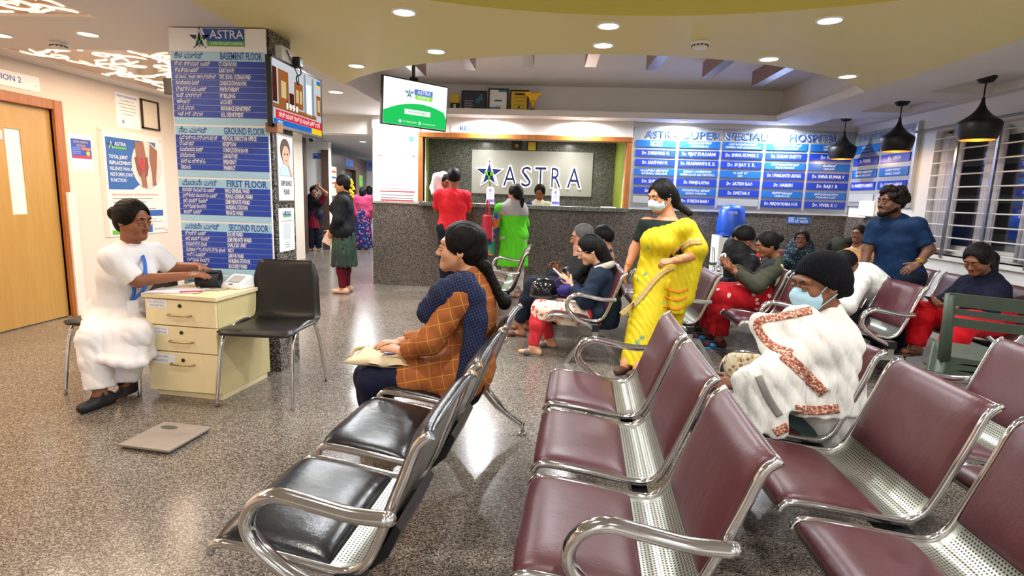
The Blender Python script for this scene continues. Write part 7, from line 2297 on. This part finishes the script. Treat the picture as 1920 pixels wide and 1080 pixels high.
p = P_('young man in black jacket with red lining holding a phone', 1.62, 184, (1.99, 5.92, .46), 'sit', 6, skin='#7a4e36', vox=.011, look=(188, 24, 0), headc=(1.992, 5.860, 0.964), neck=(2.107, 5.900, 0.801), shL=(2.040, 5.720, 0.741), shR=(2.159, 6.060, 0.730), wrL=(1.850, 5.700, 0.693), wrR=(1.888, 5.860, 0.708),
    handL=dict(d=(-.8, .2, .3), n=(0, .6, .7), curl=.5), handR=dict(d=(-.8, -.3, .3), n=(0, -.6, .7), curl=.5))
p.body(); p.hair('short', thick=.020); shirt(p, cloth('jacket_black'), .95, .022, 'jacket'); pants(p, cloth('jeans_dark')); p.shoes(mat('shoe_brown'))
F = Field(); J = p.J; F.cone(J['neck'] + V(-.06, -.05, -.03), J['chest'] + V(-.13, -.03, 0), .035, .04, .02); p.put('undershirt', F, cloth('child_white'), .010)
F = Field(); F.cone(J['neck'] + V(.03, -.08, .0), J['neck'] + V(.0, -.10, -.05), .03, .03, .02); p.put('lining', F, cloth('shirt_red'), .010)
o = box('phone', (-.005, -.034, -.07), (.005, .034, .07), mat('phone_silver', '#c0c0c4', .3), None, .003); o.location = (1.792, 5.780, 0.735); o.rotation_euler = (0, -1.1, .1); tag(o, 'phone held by the young man in the black jacket', 'phone')

# ------------------------------------------------------------------ bench along the dado, facing the viewer
bench('bench along the granite dado carrying the woman in dark print', 3.02, 7.22, math.pi/2)
p = P_('woman in dark blue printed top facing the viewer before the dado', 1.50, 262, ground((3.126, 7.160, 0.362), .46), 'sit', 6, woman=True, skin='#5e3a28', vox=.012, look=(238, -4, 0), headc=(3.088, 7.050, 0.910), neck=(3.101, 7.080, 0.745), shR=(2.955, 7.100, 0.631), shL=(3.261, 7.100, 0.643), fat=1.1)
p.body(); p.hair('bun'); shirt(p, print_cloth('top_dark_print', '#1a2a34', ['#5a7a88', '#0c1418'], 30, .3), .6, .018, 'top'); pants(p, BLACKC); p.sandals(mat('sandal_brown'))
p = P_('person in olive knit cap with head bowed before the dado', 1.56, 275, ground((3.641, 7.160, 0.384), .46), 'sit', 20, skin='#7a4e38', vox=.012, look=(285, 48, 0), headc=(3.490, 6.980, 0.795), neck=(3.540, 7.080, 0.683))
p.body(); F = Field(); F.ell(p.hp(0, -.02, .045), V(.092, .112, .100)*p.hs, p.H, .01, clip=[(p.hp(0, .05, .035), p.H @ unit(V(0, .5, -.86)))]); F.ell(p.hp(0, -.09, .06), V(.07, .06, .06)*p.hs, p.H, .03); p.put('knit_cap', F, cloth('knit_olive', '#33352a', .9, .1, .2, .3, 60), .009)
shirt(p, BLACKC, .95, .02, 'jacket'); pants(p, BLACKC); p.shoes(mat('shoe_brown'))
p = P_('girl in orange floral top beside the man in blue', 1.20, 215, ground((3.652, 6.750, 0.383), .62), 'stand', 0, woman=True, skin='#6a4230', vox=.011, look=(208, 0, 0), headc=(3.580, 6.720, 1.014), neck=(3.589, 6.740, 0.884), hs=.84, shR=(3.503, 6.780, 0.777), shL=(3.667, 6.660, 0.783), chest=(3.601, 6.740, 0.697))
p.body(); p.hair('crop', thick=.012); FL = print_cloth('floral_orange', '#c88a70', ['#c8441c', '#6a8a5c', '#d8b82c'], 18, .3); shirt(p, FL, .4, .016, 'frock'); skirt(p, FL, .64, .30, .13, .20); p.sandals(mat('sandal_brown'))

# ------------------------------------------------------------------ man in blue, bent man, woman by the window
p = P_('bearded man in blue shirt standing with one hand lowered', 1.60, 222, (3.107, 5.120, 0.719), 'stand', 0, skin='#5a3a28', vox=.010, look=(192, -2, 0), hs=1.03, headc=(2.949, 5.100, 1.368), neck=(3.021, 5.120, 1.218), chest=(3.053, 5.120, 1.048), waist=(3.079, 5.120, 0.861), fat=1.08,
    shR=(2.908, 5.200, 1.155), shL=(3.109, 4.980, 1.178), elR=(2.860, 5.200, 0.958), wrR=(2.810, 5.140, 0.776), elL=(3.203, 4.920, 0.987), wrL=(3.096, 4.860, 0.873), handL=dict(d=(-.8, -.1, -.5), n=(-.2, .5, -.8), curl=.3), handR=dict(d=(-.1, -.2, -1), n=(.8, 0, 0), curl=.4))
p.body(vox_head=.0055); p.hair('curly', hair_mat('hair_brownblack', '#120a08'))
F = Field(); H = p.H
F.cone(p.hp(-.052, .0, -.05), p.hp(-.016, .066, -.096), .026, .025, .02); F.cone(p.hp(.052, .0, -.05), p.hp(.016, .066, -.096), .026, .025, .02); F.ell(p.hp(0, .072, -.098), V(.030, .026, .026), H, .02)
F.cone(p.hp(-.022, .088, -.052), p.hp(.022, .088, -.052), .006, .006, .004)
p.put('beard', F, hair_mat('hair_brownblack', '#120a08'), .006, folds(.002, 420, [(1, .3, .4), (.2, 1, .6)], 9))
BLUE = cloth('shirt_petrol', '#0a2544', .7)
shirt(p, BLUE, .40, .016); pants(p, cloth('jeans_dark')); p.shoes(mat('shoe_brown'))
J = p.J
p.tube_part('necklace', [J['neck'] + V(.04, -.07, .0), J['neck'] + V(-.02, -.10, -.05), J['neck'] + V(-.07, -.06, -.02)], .005, M_GOLD, 6)
c = J['elL'] + (J['wrL'] - J['elL'])*.86; ax = unit(J['wrL'] - J['elL']); a1 = unit(np.cross(ax, V(0, 1, 0))); a2 = np.cross(ax, a1)
tube('watch_band', [Vector(c + (a1*math.cos(a) + a2*math.sin(a))*.031 - p.base) for a in [i*math.pi/8 for i in range(17)]], .008, M_GOLD, p.root, 8)
o = box('watch_face', (-.016, -.006, -.016), (.016, .006, .016), mat('watch_gold', '#c8a050', .3, .7), p.root, .003); o.location = c + V(-.01, -.036, .01) - p.base
p = P_('man in white shirt bent forward on the bench', 1.60, 184, (2.953, 4.980, 0.395), 'sit', 42, skin='#6a4430', vox=.010, look=(182, 62, 0), headc=(2.577, 4.980, 0.820), neck=(2.665, 4.980, 0.758), chest=(2.809, 4.980, 0.671), waist=(2.910, 4.980, 0.516),
    shL=(2.613, 4.800, 0.699), shR=(2.804, 5.160, 0.691), elL=(2.491, 4.700, 0.510), wrL=(2.486, 4.820, 0.407), elR=(2.737, 5.220, 0.468), wrR=(2.591, 5.050, 0.397), knL=(2.448, 4.840, 0.364), knR=(2.576, 5.100, 0.342), anL=(2.499, 4.840, -0.058), anR=(2.618, 5.100, -0.083))
p.body(face=False); p.hair('short'); shirt(p, cloth('shirt_white', '#d6d4cc', .75), .95, .018, vox=.009, amp=.006); pants(p, BLACKC); p.shoes(mat('shoe_brown'))
p = P_('woman in navy sweater and red trousers seated by the barred window', 1.54, 200, (3.529, 4.620, 0.463), 'sit', 4, woman=True, fat=1.15, skin='#6e4630', vox=.010, look=(206, 26, 0), headc=(3.340, 4.560, 0.947), neck=(3.451, 4.600, 0.807), chest=(3.464, 4.600, 0.654), waist=(3.507, 4.620, 0.549),
    shL=(3.448, 4.460, 0.724), shR=(3.435, 4.740, 0.721), elL=(3.278, 4.300, 0.562), wrL=(2.985, 4.260, 0.618), elR=(3.268, 4.740, 0.559), wrR=(3.059, 4.520, 0.600), handL=dict(d=(-.85, .3, .1), n=(0, .5, .7), curl=.5), handR=dict(d=(-.6, -.6, .1), n=(0, -.2, .9), curl=.5),
    knL=(2.992, 4.120, 0.525), knR=(2.947, 4.500, 0.514), anL=(2.882, 4.100, 0.292), anR=(2.900, 4.450, 0.258))
p.body(vox_head=.0055)
def pn(F, q, hs, H): F.cone(q(0, -.09, .02), q(.02, -.13, -.05), .045, .05, .02); F.cone(q(.02, -.13, -.05), q(.03, -.12, -.19), .05, .03, .02)
p.hair('long', extra=pn, thick=.020)
shirt(p, cloth('sweater_navy', '#0e1224', .85), .95, .024, 'sweater'); pants(p, cloth('trousers_red', '#b80c18', .75), .03); p.sandals(mat('sandal_brown'))
o = box('phone', (-.005, -.034, -.07), (.005, .034, .07), M_BLACK, None, .003); o.location = (2.959, 4.400, 0.639); o.rotation_euler = (0, -1.2, .3); tag(o, 'dark phone held by the woman by the window', 'phone')
